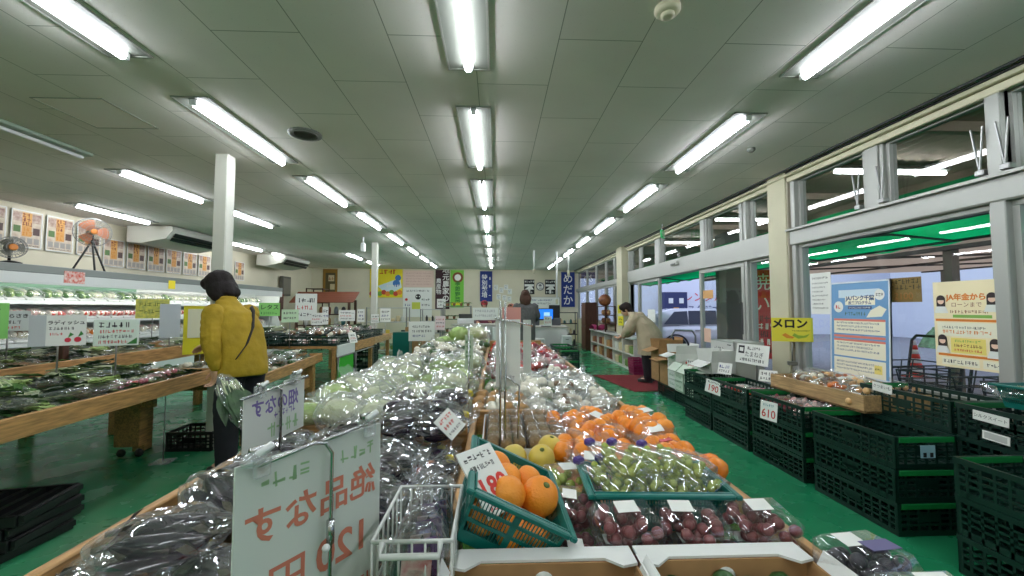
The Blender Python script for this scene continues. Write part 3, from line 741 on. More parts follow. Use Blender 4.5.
GREENS = Pool([lambda: leaf_bag(11, 'bagged_greens', 'bagged dark leaf greens', 'bagged greens', 12, mg=dark_leaf), lambda: leaf_bag(12, 'bagged_greens', 'bagged mid green leaf vegetables', 'bagged greens', 11),
               lambda: leaf_bag(13, 'bagged_greens', 'bagged pale stemmed greens', 'bagged greens', 9, stem=.6), lambda: leaf_bag(14, 'bagged_greens', 'bagged light green leaves', 'bagged greens', 11, mg=leafl)])
# --- round heads
def head_fn(seed, amp=.1):
    return lambda d: 1 + amp * noise.noise(d * 2.6 + Vector((seed, 0, 0))) + amp * .6 * abs(noise.noise(d * 6 + Vector((0, seed, 0))))
lettuce_m = mat('lettuce_green', (150, 184, 96), .5, rgb2=(206, 218, 158), scale=9, bump=.6, bscale=18)
cabb_m = mat('cabbage_green', (184, 206, 136), .5, rgb2=(150, 186, 98), scale=5, bump=.3, bscale=8)
napa_m = mat('napa_white', (226, 226, 196), .5, rgb2=(198, 212, 140), scale=7, bump=.3)
def head_me(seed, r, m, squash=.85, flaps=6):
    mb = MB().use(m, True).ball((0, 0, r * squash), (r, r, r * squash), 18, 12, None, head_fn(seed, .12))
    rr = random.Random(seed)
    for k in range(flaps):
        a0 = 2 * PI * k / flaps + rr.uniform(-.2, .2); lat0 = rr.uniform(-.2, .3)
        def fn(u, v, a0=a0, lat0=lat0, k=k):
            a = a0 + (u - .5) * 1.5 * (1 - .4 * v); lt = -1.0 + v * (1.5 + lat0)
            k2 = r * (1.05 + .1 * v * v + .05 * math.sin(u * 14 + k) * v)
            return (k2 * math.cos(lt) * math.cos(a), k2 * math.cos(lt) * math.sin(a), r * squash + k2 * squash * math.sin(lt))
        mb.grid(fn, 8, 5)
    return mb
def head_bag(seed, name, desc, cat, r=.085, m=None, fm=None, wrapped=True):
    hd = head_me(seed, r, m or lettuce_m)
    if not wrapped: return tag(hd.build(name, None, fix=False), desc, cat)
    o = bag_mesh(MB(), r * 3.1, r * 2.6, r * 2.1, seed, 1, fm or clear).build(name, None)
    p = hd.build('head', o, fix=False); p.location = (0, 0, .005); p.scale = (1.1, 1, .85)
    return tag(o, desc, cat)
LETT = Pool([lambda: head_bag(21, 'bagged_lettuce', 'bagged pale green lettuce', 'bagged lettuce', .07), lambda: head_bag(22, 'bagged_lettuce', 'bagged frilly lettuce', 'bagged lettuce', .068, leafl),
             lambda: head_bag(23, 'bagged_cabbage', 'bagged white green cabbage', 'bagged cabbage', .078, napa_m, milky), lambda: head_bag(24, 'bagged_cabbage', 'bagged small cabbage', 'bagged cabbage', .07, napa_m, milky)])
CABB = Pool([lambda: head_bag(25, 'cabbage', 'round pale green cabbage', 'cabbage', .1, cabb_m, wrapped=False), lambda: head_bag(26, 'cabbage', 'loose light cabbage', 'cabbage', .105, lettuce_m, wrapped=False)])
# --- bags of many small white or coloured vegetables
def balls_bag(seed, name, desc, cat, items, part, L=.19, W=.14, Hh=.08, n=8, r0=.024, fm=None, ell=(1, 1, 1), leafy=0, sticker=None, tuft=1, cap=None):
    r = random.Random(seed); o = bag_mesh(MB(), L, W, Hh, seed, tuft, fm or clear, nn=18, mm=11).build(name, None)
    nx = max(2, int(L * .8 / (2 * r0))); pos = []
    for k in range(n):
        pos.append(((-L * .36 + (k % nx) * 2 * r0 * .98 + r.uniform(-.004, .004)), (-.5 * ((n - 1) // nx) + k // nx) * min(2 * r0, W * .75 / max(1, (n - 1) // nx + 1)) + r.uniform(-.004, .004), r0 * ell[2] + .004 + r.uniform(0, .012)))
    mes = []
    for v, mt in enumerate(items):
        mes.append(MB().use(mt, True).ball((0, 0, 0), (r0 * ell[0], r0 * ell[1], r0 * ell[2]), 10, 7, None, lambda d: 1 + .05 * noise.noise(d * 2 + Vector((v, 0, 0)))).mesh(part))
    for k, p in enumerate(pos):
        q = link(part, mes[r.randrange(len(mes))], o); q.location = p; q.rotation_euler = (r.uniform(0, 6), r.uniform(0, 6), r.uniform(0, 6))
    if leafy:
        lv = MB()
        for k in range(leafy): leaf(lv, (L * .05, r.uniform(-.3, .3) * W, .02 + r.random() * Hh * .4), r.uniform(-.3, .3), L * .5, .035, .02, .006, leafg, stemw, .3)
        lv.build('leaves', o, fix=False)
    if sticker: MB().use(sticker).box((r.uniform(-.03, .03), 0, Hh * .83), (.055, .045, .0015), RM(r.uniform(-.2, .2))).build('sticker', o)
    return tag(o, desc, cat)
whitev = mat('white_vegetable', (226, 222, 204), .5, var=.06, scale=12); mush_m = mat('brown_mushroom', (124, 92, 66), .7, var=.25, scale=20); onion_m = mat('onion_skin', (206, 150, 92), .35, rgb2=(226, 186, 130), scale=10)
orange_m = mat('orange_peel', (240, 138, 28), .42, rgb2=(244, 156, 48), scale=5, bump=.25, bscale=160); persim_m = mat('persimmon_skin', (232, 112, 30), .25, rgb2=(238, 150, 52), scale=3); apple_y = mat('yellow_pear_skin', (218, 186, 70), .4, rgb2=(206, 190, 98), scale=4)
tomato_m = mat('tomato_red', (196, 40, 34), .2, rgb2=(214, 70, 46), scale=3); radish_m = mat('radish_pink', (186, 50, 84), .35, rgb2=(220, 160, 170), scale=6); kiwi_m = mat('kiwi_skin', (132, 104, 66), .8, var=.2, scale=30, bump=.3, bscale=120)
grape_g = mat('green_grape', (160, 178, 74), .25, rgb2=(186, 196, 104), scale=8); grape_r = mat('dark_red_grape', (112, 48, 56), .3, rgb2=(140, 76, 76), scale=6); grape_b = mat('black_grape', (40, 32, 48), .35, rgb2=(62, 54, 70), scale=6)
carrot_m = mat('carrot_orange', (222, 120, 50), .5, var=.1, scale=10); cuke_m = mat('cucumber_green', (46, 84, 40), .4, var=.3, scale=20); pink_m = mat('pink_vegetable', (206, 140, 140), .5, rgb2=(226, 200, 190), scale=8); brown_m = mat('brown_root', (140, 104, 76), .8, var=.2, scale=14)
st_red = mat('red_sticker', (206, 50, 56), .4); st_white = white_paper
WHITE = Pool([lambda: balls_bag(31, 'bagged_mushrooms', 'clear bag of white mushrooms', 'bagged mushrooms', [whitev], 'mushroom', n=10, r0=.019, fm=milky), lambda: balls_bag(32, 'bagged_mushrooms', 'clear bag of brown mushrooms', 'bagged mushrooms', [mush_m, whitev, whitev], 'mushroom', n=10, r0=.019),
              lambda: balls_bag(33, 'bagged_turnips', 'clear bag of turnips with leaves', 'bagged turnips', [whitev], 'turnip', n=4, r0=.03, leafy=4), lambda: balls_bag(34, 'bagged_garlic', 'milky bag of garlic', 'bagged garlic', [whitev], 'garlic', n=6, fm=milky, sticker=st_white)])
GREENW = Pool([lambda: balls_bag(35, 'bagged_broccoli', 'clear bag of dark green florets', 'bagged broccoli', [dark_leaf], 'floret', n=4, r0=.032), lambda: balls_bag(36, 'bagged_turnips', 'clear bag of leafy white turnips', 'bagged turnips', [whitev], 'turnip', n=3, r0=.03, leafy=6),
               lambda: balls_bag(37, 'bagged_cucumbers', 'clear bag of cucumbers', 'bagged cucumbers', [cuke_m], 'cucumber', n=4, r0=.018, ell=(4.2, 1, 1), L=.2), lambda: balls_bag(38, 'bagged_peppers', 'milky bag of green peppers', 'bagged peppers', [cuke_m, leafg], 'pepper', n=6, r0=.024, fm=milky, sticker=st_white)])
ORANGE = Pool([lambda: balls_bag(41, 'bagged_persimmons', 'clear bag of orange persimmons', 'bagged persimmons', [persim_m], 'persimmon', .2, .15, .085, 5, .036, ell=(1, 1, .85)), lambda: balls_bag(42, 'bagged_persimmons', 'bag of persimmons with red sticker', 'bagged persimmons', [persim_m, orange_m], 'persimmon', .2, .15, .085, 6, .034, sticker=st_red),
               lambda: balls_bag(43, 'bagged_mandarins', 'bag of bright mandarins with white sticker', 'bagged mandarins', [orange_m], 'mandarin', .19, .15, .08, 6, .033, sticker=st_white, ell=(1, 1, .88))])
RED = Pool([lambda: balls_bag(44, 'bagged_tomatoes', 'clear pack of red tomatoes', 'packed tomatoes', [tomato_m], 'tomato', n=6, r0=.026, tuft=0), lambda: balls_bag(45, 'bagged_radishes', 'clear pack of pink radishes', 'packed radishes', [radish_m], 'radish', n=7, r0=.022), lambda: balls_bag(46, 'bagged_sweet_potatoes', 'clear pack of dark red roots', 'packed roots', [mat('sweet_potato', (140, 58, 70), .6, var=.2)], 'root', n=4, r0=.022, ell=(2.2, 1, 1)), lambda: balls_bag(48, 'bagged_ginger', 'pale pink pack of ginger', 'packed ginger', [pink_m, whitev], 'root', n=6, r0=.024, fm=milky)])
ONION = Pool([lambda: balls_bag(51, 'bagged_onions', 'small clear bag of onions', 'bagged onions', [onion_m, whitev], 'onion', .15, .12, .08, 5, .025, sticker=st_white), lambda: balls_bag(52, 'bagged_carrots', 'small bag of orange carrots', 'bagged carrots', [carrot_m], 'carrot', .15, .12, .075, 4, .017, ell=(2.6, 1, 1)), lambda: balls_bag(53, 'bagged_potatoes', 'small milky bag of potatoes', 'bagged potatoes', [onion_m, brown_m], 'potato', .15, .12, .08, 5, .025, fm=milky)])
ROOTS = Pool([lambda: balls_bag(54, 'bagged_sweet_potatoes', 'clear bag of purplish sweet potatoes', 'bagged sweet potatoes', [mat('sweet_potato', (140, 58, 70), .6, var=.2), brown_m], 'sweet_potato', .26, .15, .09, 5, .022, ell=(2.8, 1, 1)), lambda: balls_bag(55, 'bagged_sweet_potatoes', 'milky bag of pinkish sweet potatoes', 'bagged sweet potatoes', [pink_m], 'sweet_potato', .25, .15, .09, 4, .024, ell=(2.4, 1, 1), fm=milky)])
# single fruit
def fruit(seed, name, desc, cat, r, mt, ell=(1, 1, .92), top=None):
    def fn(d): return 1 + .03 * noise.noise(d * 1.7 + Vector((seed, 0, 0))) - .10 * max(0, (abs(d.z) - .86) / .14) ** 2
    o = MB().use(mt, True).ball((0, 0, 0), (r * ell[0], r * ell[1], r * ell[2]), 20, 14, None, fn).build(name, None)
    if top: MB().use(top, True).lathe([(.001, r * ell[2] * .96), (.008, r * ell[2] * .93), (.006, r * ell[2] * .84)], 8).build('stem_end', o)
    return tag(o, desc, cat)
navel = mat('stem_green', (96, 110, 50), .7)
# ================================================================== right side: crates, boxes, posters
def lattice(m, x0, x1, z0, z1, fixed, axis, nv, nh, t=.006, w=.012):
    """Flat ribbed wall in the plane axis=fixed."""
    def b(a0, a1, c0, c1, tt=t):
        if axis == 'x': m.bx(fixed - tt / 2, fixed + tt / 2, a0, a1, c0, c1)
        else: m.bx(a0, a1, fixed - tt / 2, fixed + tt / 2, c0, c1)
    b(x0, x1, z0, z0 + .03); b(x0, x1, z1 - .026, z1, t * 2.2)
    for i in range(nv + 1):
        c = x0 + (x1 - x0) * i / nv; b(max(x0, c - w / 2), min(x1, c + w / 2), z0, z1)
    for j in range(1, nh + 1):
        c = z0 + .03 + (z1 - z0 - .056) * j / (nh + 1); b(x0, x1, c - .006, c + .006)
    cx = (x0 + x1) / 2; b(cx - .06, cx + .06, z0 + (z1 - z0) * .42, z0 + (z1 - z0) * .66)
def crate_meshes(Lx, Ly, Hz, mt, nv=(6, 11), nh=3):
    m = MB().use(mt)
    for s in (-1, 1):
        lattice(m, -Ly / 2, Ly / 2, 0, Hz, s * (Lx / 2 - .004), 'x', nv[1], nh)
        lattice(m, -Lx / 2, Lx / 2, 0, Hz, s * (Ly / 2 - .004), 'y', nv[0], nh)
        for q in (-1, 1): m.bx(s * (Lx / 2) - s * .022, s * Lx / 2, q * Ly / 2 - q * .022, q * Ly / 2, 0, Hz - .004, .003)
    for i in range(9): x = -Lx / 2 + .02 + (Lx - .04) * i / 8; m.bx(x - .008, x + .008, -Ly / 2 + .01, Ly / 2 - .01, .004, .012)
    for i in range(13): y = -Ly / 2 + .02 + (Ly - .04) * i / 12; m.bx(-Lx / 2 + .01, Lx / 2 - .01, y - .008, y + .008, .004, .011)
    b = m.mesh('crate_basket')
    r = MB().use(crate_rim)
    r.bx(-Lx / 2 + .02, Lx / 2 - .02, -.008, .012, Hz - .034, Hz - .002, .003)
    return b, r.mesh('end_latch')
CB, CLT = crate_meshes(.37, .6, .182, crate_g)
def mesh_crate(loc, rz, label, group, latch=True, n='mesh_crate'):
    o = link(n, CB); o.location = loc; o.rotation_euler = (0, 0, rz); tag(o, label, 'crate', group)
    if latch:
        for s in (-1, 1): q = link('end_latch', CLT, o); q.location = (0, s * .2985, 0); q.rotation_euler = (0, 0, 0 if s < 0 else PI)
    return o
LV = ['bottom', 'second', 'third', 'top']
def stack(x, y, n, where, group, rz=0):
    for k in range(n):
        nm = 'top' if k == n - 1 else 'bottom' if k == 0 else '%s up' % od(k)
        mesh_crate((x, y, .002 + .184 * k), rz + .01 * math.sin(k * 3 + y), 'dark green crate, %s in stack %s' % (nm, where), group)
stack(2.435, 3.93, 3, 'with the upper red price tag', 'floor crates along the windows')
stack(2.435, 4.56, 3, 'beside the pale cartons', 'floor crates along the windows')
stack(2.435, 3.27, 3, 'with the lower red price tag', 'floor crates along the windows')
stack(2.435, 2.57, 3, 'of empty crates at the row middle', 'floor crates along the windows')
stack(2.435, 1.67, 3, 'cut by the frame edge', 'floor crates along the windows')
stack(2.84, 2.62, 4, 'behind under the blue poster', 'back row crates at the windows')
stack(2.84, 2.0, 4, 'holding milky sweet potato bags', 'back row crates at the windows')
stack(2.84, 3.3, 3, 'under the onion tray', 'back row crates at the windows')
stack(2.84, 1.38, 4, 'behind the frame edge stack', 'back row crates at the windows')
# a teal basket in the near back row
TB = None
def basket_meshes(Lx, Ly, Hz, mt, fl=.02):
    """Tapered slotted basket with a flat rim."""
    m = MB().use(mt); t = .004
    def wall(p0, p1, q0, q1, n):
        P = [Vector(p) for p in (p0, p1, q1, q0)]
        nrm = (P[1] - P[0]).cross(P[3] - P[0]).normalized() * t
        def at(u, v): return (P[0] * (1 - u) + P[1] * u) * (1 - v) + (P[3] * (1 - u) + P[2] * u) * v
        def b(u0, u1, v0, v1):
            a = [at(u0, v0), at(u1, v0), at(u1, v1), at(u0, v1)]
            m.add(a + [p - nrm for p in a], [[0, 1, 2, 3], [7, 6, 5, 4], [0, 4, 5, 1], [1, 5, 6, 2], [2, 6, 7, 3], [3, 7, 4, 0]])
        b(0, 1, 0, .22); b(0, 1, .86, 1); b(0, 1, .40, .46); b(0, 1, .63, .69)
        N = n * 7
        for g in range(n):
            u0 = g / n; b(u0, u0 + .035, .2, .9); b(u0 + 1 / n - .035, u0 + 1 / n, .2, .9)
            for k in range(1, 12): c = u0 + .035 + (1 / n - .07) * k / 12; b(c - .004, c + .004, .2, .9)
    x, y, k = Lx / 2, Ly / 2, .88
    bt = [(-x * k, -y * k, 0), (x * k, -y * k, 0), (x * k, y * k, 0), (-x * k, y * k, 0)]; tp = [(-x, -y, Hz), (x, -y, Hz), (x, y, Hz), (-x, y, Hz)]
    for i in range(4): wall(bt[i], bt[(i + 1) % 4], tp[i], tp[(i + 1) % 4], 2 if i % 2 == (0 if Lx < Ly else 1) else 3)
    m.bx(-x * k, x * k, -y * k, y * k, 0, .005)
    b = m.mesh('basket')
    r = MB().use(mt)
    for a, c_, d, e_ in ((-x - fl, -x, -y - fl, y + fl), (x, x + fl, -y - fl, y + fl), (-x, x, -y - fl, -y), (-x, x, y, y + fl)): r.bx(a, c_, d, e_, Hz - .012, Hz, .003)
    return b, r.mesh('rim')
bb, br_ = basket_meshes(.3, .4, .12, teal)
o = link('teal_basket', bb); o.location = (2.84, 1.93, .755); tag(o, 'teal slotted basket of sweet potato bags on the back crates', 'basket'); link('rim', br_, o)
cluster(ROOTS, 2.70, 2.98, 1.75, 2.12, 2, 3, .79, 'sweet potato bags by the window', ' by the window', (1.2, 1.9), .15, (.9, 1.05), .15, seed=5)
cluster(ROOTS, 2.29, 2.58, 2.98, 3.5, 2, 4, .47, 'bags inside the price tagged crate', ' inside the crate', (-.4, .4), .15, (.8, .9), .15, seed=6)
cluster(RED, 2.32, 2.56, 3.72, 4.12, 2, 3, .46, 'bags inside the far crate stack', ' in the far crates', (0, 6), .15, (.8, .9), .15, seed=7)
# wooden onion tray on the crates
e = empty('onion_tray', (2.80, 3.24, .556), 0, 'shallow pale wooden tray holding small bags under the melon sign', 'tray')
m = MB().use(wood_pale); m.bx(-.27, .27, -.48, .48, 0, .012); m.build('tray_floor', e)
for nm, a in (('long_side', (-.27, -.255, -.48, .48)), ('long_side', (.255, .27, -.48, .48)), ('end_board', (-.255, .255, -.48, -.465)), ('end_board', (-.255, .255, .465, .48))): MB().use(wood_pale).bx(a[0], a[1], a[2], a[3], 0, .12, .003).build(nm, e)
cluster(ONION, 2.56, 3.04, 2.80, 3.70, 4, 6, lambda x, y: .58 + .05 * (x - 2.55), 'small bags in the wooden tray', ' in the tray', (0, 6), .2, (.95, 1.1), .2, seed=8)
cluster(ONION, 2.60, 3.02, 2.86, 3.66, 3, 5, lambda x, y: .64 + .05 * (x - 2.55), 'small bags heaped on the tray', ' of upper layer', (0, 6), .25, (.95, 1.1), .3, seed=9)
m = MB().use(mat('tray_stand', (170, 166, 150), .5), True); m.tube([(2.5, 2.85, .55), (2.5, 2.78, .48), (2.62, 2.74, .44)], .012, 6)
# price tags on crates
tag_r = mat('tag_red', (200, 52, 44), .6)
sign('price_tag', (2.225, 4.16, .47), R(-70), .19, .13, [('t', '190', .09, 0, -.015, tag_r, .001), ('s', -.07, .07, .045, .018, ink)], 'white tag with red 190 on the farther crate stack', 'price tag', ry=.12, rx=-.12)
sign('price_tag', (2.228, 3.31, .44), R(-78), .16, .15, [('t', '610', .09, 0, -.025, tag_r, .001), ('s', -.06, .06, .045, .02, mat('tag_teal', (90, 150, 160), .6))], 'white tag with red 610 on the nearer crate stack', 'price tag', rx=-.1)
sign('price_tag', (2.636, 2.73, .735), R(-90), .14, .06, [('t', 'さつまいも', .026, 0, .004, ink)], 'narrow white label on back crates under the blue poster', 'price tag', ry=.05)
sign('price_tag', (2.64, 2.12, .69), R(-90), .16, .05, [('t', 'シルクスイート', .022, 0, 0, ink)], 'narrow white label with black katakana on crates below milky bags', 'price tag', ry=.05)
sign('price_tag', (2.64, 2.1, .595), R(-90), .12, .045, [('b', -.05, .05, -.016, .016, mat('card_grey', (190, 192, 188), .6))], 'small blank white card below the katakana label', 'price tag', ry=.05)
sign('price_tag', (2.60, 1.78, .70), R(-90), .2, .14, [('s', -.08, .08, .04, .025, ink), ('s', -.08, .07, .0, .022, red_ink), ('s', -.08, .08, -.04, .02, ink)], 'larger white card with handwriting by the frame edge', 'price tag')
sign('crate_card', (2.436, 2.262, .47), 0, .085, .07, [('b', -.03, -.01, -.03, -.005, ink), ('b', .01, .03, -.03, -.005, ink)], 'small pale blue card on the end of the middle crate stack', 'card', board=mat('card_blue', (150, 190, 206), .6))
# yellow melon sign on the column
ys = mat('melon_yellow', (238, 226, 70), .6)
e = sign('melon_sign', (3.0, 4.06, 1.06), R(-22), .36, .24, [('t', 'メロン', .105, -.02, .055, ink, .004), ('s', -.0, .15, -.01, .012, ink), ('p', [(-.09, -.055), (-.05, -.085), (.0, -.09), (.02, -.075), (-.02, -.06), (-.06, -.035)], mat('melon_orange', (230, 150, 50), .6)), ('p', [(.0, -.06), (.05, -.09), (.12, -.075), (.15, -.04), (.1, -.06), (.05, -.055), (.02, -.035)], mat('melon_green', (150, 186, 60), .6))], 'bright yellow melon sign in front of the cream column', 'sign', board=ys)
MB().use(steel, True).tube([(0, .012, -.12), (0, .02, -.32)], .006, 6).build('stake', e)
MB().use(steel).bx(-.04, .04, -.01, .05, -.36, -.32, .004).build('clamp', e)
# boxes: brown cartons, white green cartons
def carton(name, loc, rz, lx, ly, h, m_, label, cat='box', flaps=True, group=None, print_=None, fa=(2.2, 2.0, .5, .4), t=.005):
    e = empty(name, loc, rz, label, cat, group)
    b = MB().use(m_)
    b.bx(-lx / 2, lx / 2, -ly / 2, ly / 2, 0, t)
    for s in (-1, 1): b.bx(s * lx / 2 - s * t, s * lx / 2, -ly / 2, ly / 2, 0, h); b.bx(-lx / 2, lx / 2, s * ly / 2 - s * t, s * ly / 2, 0, h)
    b.build('carton_body', e)
    if flaps:
        for i, (s, ax) in enumerate(((-1, 'x'), (1, 'x'), (-1, 'y'), (1, 'y'))):
            a = fa[i]; w = (ly if ax == 'x' else lx); d = .45 * (lx if ax == 'x' else ly); f = MB().use(m_)
            if ax == 'x': f.bx(0, t, -w / 2 + .004, w / 2 - .004, 0, d); Mx = T(s * (lx / 2 - t / 2), 0, h) @ RM(0, s * a)
            else: f.bx(-w / 2 + .004, w / 2 - .004, 0, t, 0, d); Mx = T(0, s * (ly / 2 - t / 2), h) @ RM(-s * a)
            f.v = [tuple(Mx @ Vector(p)) for p in f.v]; f.build('carton_flap', e)
    else: MB().use(m_).bx(-lx / 2, lx / 2, -ly / 2, ly / 2, h - t, h).build('carton_lid', e)
    if print_:
        m = MB(); 
        for kind, *a in print_:
            Mx = T(-lx / 2 - .001, 0, h / 2) @ RM(0, 0, R(-90)) @ RM(R(90))
            if kind == 't': text_into(m, a[0], a[1], a[2], a[3], a[4], Mx)
            elif kind == 's': scrawl(m, a[0], a[1], a[2], a[3], a[4], Mx, int(loc[1] * 10))
            else: m.use(a[4]); m.quad((a[0], a[2], 0), (a[1], a[2], 0), (a[1], a[3], 0), (a[0], a[3], 0), Mx)
        m.build('printing', e, fix=False)
    return e
gp = mat('box_green_print', (90, 150, 110), .6)
for i, y in enumerate((5.22, 5.84)): stack(2.62, y, 1, 'under the %s cartons by the entrance' % ('white' if i == 0 else 'brown'), 'crates under the cartons')
carton('brown_carton', (2.60, 6.2, .19), 0, .36, .3, .28, card, 'lower brown carton at the far end of the box row', flaps=False)
carton('brown_carton', (2.60, 6.2, .475), 0, .36, .3, .2, card, 'open brown carton with raised flap at the far end', fa=(1.9, .1, .2, .3))
carton('brown_carton', (2.6, 5.88, .19), 0, .36, .28, .36, card, 'brown carton standing behind the white carton column', flaps=True, fa=(1.7, .0, .5, .6))
for k in range(4): carton('white_carton', (2.56, 5.58, .19 + .118 * k), .02 * (k % 2), .3, .26, .116, card_w, 'white fruit carton, %s from the bottom of the white column' % od(k), flaps=(k == 3), group='white cartons by the entrance', fa=(1.9, .2, .2, .2), print_=[('s', -.08, .08, .0, .03, gp)])
for i, y in enumerate((5.30, 5.03)):
    for k in range(3): carton('green_print_carton', (2.53, y, .19 + .125 * k), -.015 * (k % 2), .3, .25, .123, mat('pale_green_carton', (206, 220, 204), .7), 'pale green carton, %s from the bottom in the %s column' % (od(k), 'farther' if i == 0 else 'nearer'), flaps=(k == 2), group='pale green cartons', fa=(2.3, .3, 2.2, 2.2), print_=[('s', -.08, .08, .01, .03, gp), ('b', -.1, .1, -.05, -.042, gp)])
cluster(RED, 2.42, 2.62, 4.92, 5.4, 1, 3, .53, 'red packs in the green cartons', ' inside pale cartons', (0, 6), .1, (.8, .9), .1, seed=12)
carton('white_carton', (2.90, 5.6, .002), 0, .3, .4, .62, card_w, 'tall white carton at the back of the box row', flaps=False)
carton('melon_carton', (2.90, 4.87, .002), 0, .36, .5, .88, mat('box_greywhite', (200, 202, 198), .7), 'large pale carton printed with black katakana for melon', flaps=False, print_=[('t', 'メロン', .09, -.05, .33, ink), ('b', .12, .2, .40, .41, ink)])
carton('white_carton', (2.5, 4.6, .556), 0, .28, .3, .12, card_w, 'white carton with sticker in front of the melon carton', flaps=True, fa=(2.0, .1, .2, .2), print_=[('s', -.1, .1, .0, .03, ink), ('b', -.1, -.02, .02, .045, mat('sticker_pale', (190, 210, 220), .5))])
_sc = sign('shop_card', (2.595, 4.09, .81), R(-80), .42, .2, [('b', -.18, -.1, .0, .08, ink), ('b', -.165, -.115, .02, .06, white_paper), ('s', -.06, .12, .06, .03, ink), ('t', 'たまねぎ', .06, .03, -.005, ink), ('s', -.15, .15, -.06, .03, ink)], 'white handwritten card leaning beside the pale melon carton', 'sign', rx=-.15)
MB().use(steel, True).tube([(.05, .01, .0), (.05, .045, -.262)], .006, 6).build('stand_rod', _sc)
sign('price_tag', (2.39, 4.96, .60), R(-60), .12, .1, [('s', -.05, .05, .02, .03, ink), ('s', -.05, .04, -.02, .025, red_ink)], 'small white tag standing among red packs in the cartons', 'price tag')
sign('price_tag', (2.56, 3.80, .64), R(-50), .15, .11, [('s', -.06, .06, .02, .03, ink), ('s', -.06, .05, -.025, .025, ink)], 'white tag leaning at the far end of the onion tray', 'price tag', rx=-.4)
sign('price_tag', (2.42, 4.28, .64), R(-60), .15, .12, [('s', -.06, .06, .02, .03, blue_ink), ('s', -.06, .05, -.025, .025, ink)], 'white tag on the box in front of the melon carton', 'price tag', rx=-.3)
# posters on the big pane
pb = mat('poster_blue', (110, 160, 206), .5); pc = mat('poster_cream', (242, 238, 214), .5); pr2 = mat('poster_salmon', (226, 130, 110), .5); pyel = mat('poster_yellow', (240, 222, 120), .5); skyb = mat('poster_pale_blue', (206, 226, 238), .5)
ln = [('b', -.2, .2, .27, .34, skyb), ('t', 'JAバンク千葉', .066, .0, .24, mat('poster_navy', (44, 70, 120), .5), .002), ('b', -.13, .16, .205, .28, pc), ('t', 'JAバンク千葉', .046, .015, .263, MATS['poster_navy'], .002), ('t', '投資プログラム', .032, .015, .222, MATS['poster_navy'], .001), ('b', -.1, .13, .17, .195, MATS['poster_navy']), ('s', -.09, .12, .182, .014, white_paper), ('d', -.2, .19, .05, white_paper), ('d', .2, .29, .045, white_paper), ('s', -.23, -.17, .19, .03, red_ink), ('s', .17, .23, .29, .025, ink)]
ln = [x for x in ln if x[0] != 't' or x[2] != .066]
ln += [('p', [(.08, .1), (.22, .11), (.26, .17), (.2, .2), (.12, .16)], pc), ('s', -.13, .07, .13, .03, mat('poster_forest', (70, 100, 60), .5))]
z_ = .085
for hgt, col in ((.13, pc), (.02, pr2), (.15, pc), (.14, pc)):
    ln.append(('b', -.25, .25, z_ - hgt, z_, col)); 
    if hgt > .05:
        ln.append(('b', -.25, .25, z_ - .018, z_, pr2 if hgt != .14 else pc))
        for i in range(int(hgt / .032) - 1): ln.append(('s', -.22, .2 - .06 * (i % 2), z_ - .036 - .03 * i, .016, MATS['poster_navy']))
    z_ -= hgt + .014
ln += [('b', .15, .22, -.36, -.29, pyel), ('s', .155, .215, -.32, .02, ink)]
sign('blue_poster', (3.12, 3.42, 1.10), R(-90), .58, .82, ln, 'large blue bank poster standing against the window glass', 'poster', board=pb, t=.012, ry=0, rx=-.03, frame=mat('poster_edge', (226, 232, 236), .4))
po = mat('poster_orange', (226, 130, 40), .5); pcr = mat('poster_pale_yellow', (246, 232, 190), .5); skin_p = mat('poster_skin', (236, 200, 176), .6); hair_p = mat('poster_hair', (46, 34, 32), .6)
ln = [('t', 'JA年金から', .047, .0, .18, po, .002), ('t', 'ローンまで', .036, .0, .13, mat('poster_brown', (140, 70, 30), .5)), ('s', -.1, .12, .085, .02, MATS['poster_brown']), ('b', -.08, .14, .045, .065, mat('poster_leaf', (130, 180, 80), .5)), ('b', -.19, .19, .02, .036, po), ('b', -.18, .18, -.08, .012, pc), ('s', -.15, .1, -.02, .016, ink), ('s', -.15, .13, -.05, .022, po), ('b', -.1, .1, -.19, -.09, pyel), ('s', -.08, .08, -.11, .016, MATS['poster_leaf']), ('s', -.08, .08, -.14, .02, MATS['poster_brown']), ('s', -.08, .08, -.17, .016, red_ink), ('b', -.18, .18, -.215, -.2, po), ('b', -.16, .06, -.275, -.225, pc), ('b', .08, .18, -.275, -.225, pc), ('s', -.15, .05, -.25, .022, ink), ('s', .1, .17, -.25, .022, ink)]
for x, z in ((-.15, .16), (.145, .17), (-.15, -.11), (.15, -.12)):
    ln += [('d', x, z + .01, .028, hair_p), ('p', [(x - .028, z - .05), (x + .028, z - .05), (x + .028, z + .01), (x - .028, z + .01)], hair_p), ('p', [(x - .045, z - .085), (x + .045, z - .085), (x + .03, z - .04), (x - .03, z - .04)], white_paper), ('d', x, z - .004, .02, skin_p), ('p', [(x - .02, z + .004), (x + .02, z + .004), (x + .018, z + .02), (x - .018, z + .02)], hair_p)]
sign('orange_poster', (3.09, 2.58, 1.17), R(-90), .40, .58, ln, 'cream and orange poster with four portraits on the window glass', 'poster', board=pcr, t=.003)
sign('notice_paper', (3.135, 3.84, 1.42), R(-90), .25, .4, [('s', -.1, .1, .15, .02, ink)] + [('s', -.1, .09 - .03 * (i % 3), .1 - .04 * i, .014, ink) for i in range(7)], 'plain white notice taped to the glass beside the blue poster', 'notice', t=.002)
sign('wooden_board', (3.162, 3.06, 1.42), R(-90), .27, .19, [('s', -.12, .12, .065, .035, mat('board_dark', (60, 44, 20), .6)), ('s', -.12, .12, .02, .035, MATS['board_dark']), ('t', '2100', .075, 0, -.05, mat('board_ochre', (190, 120, 60), .6))], 'brown board with dark lettering fixed outside the window glass', 'sign', board=mat('board_brown', (150, 116, 60), .7))
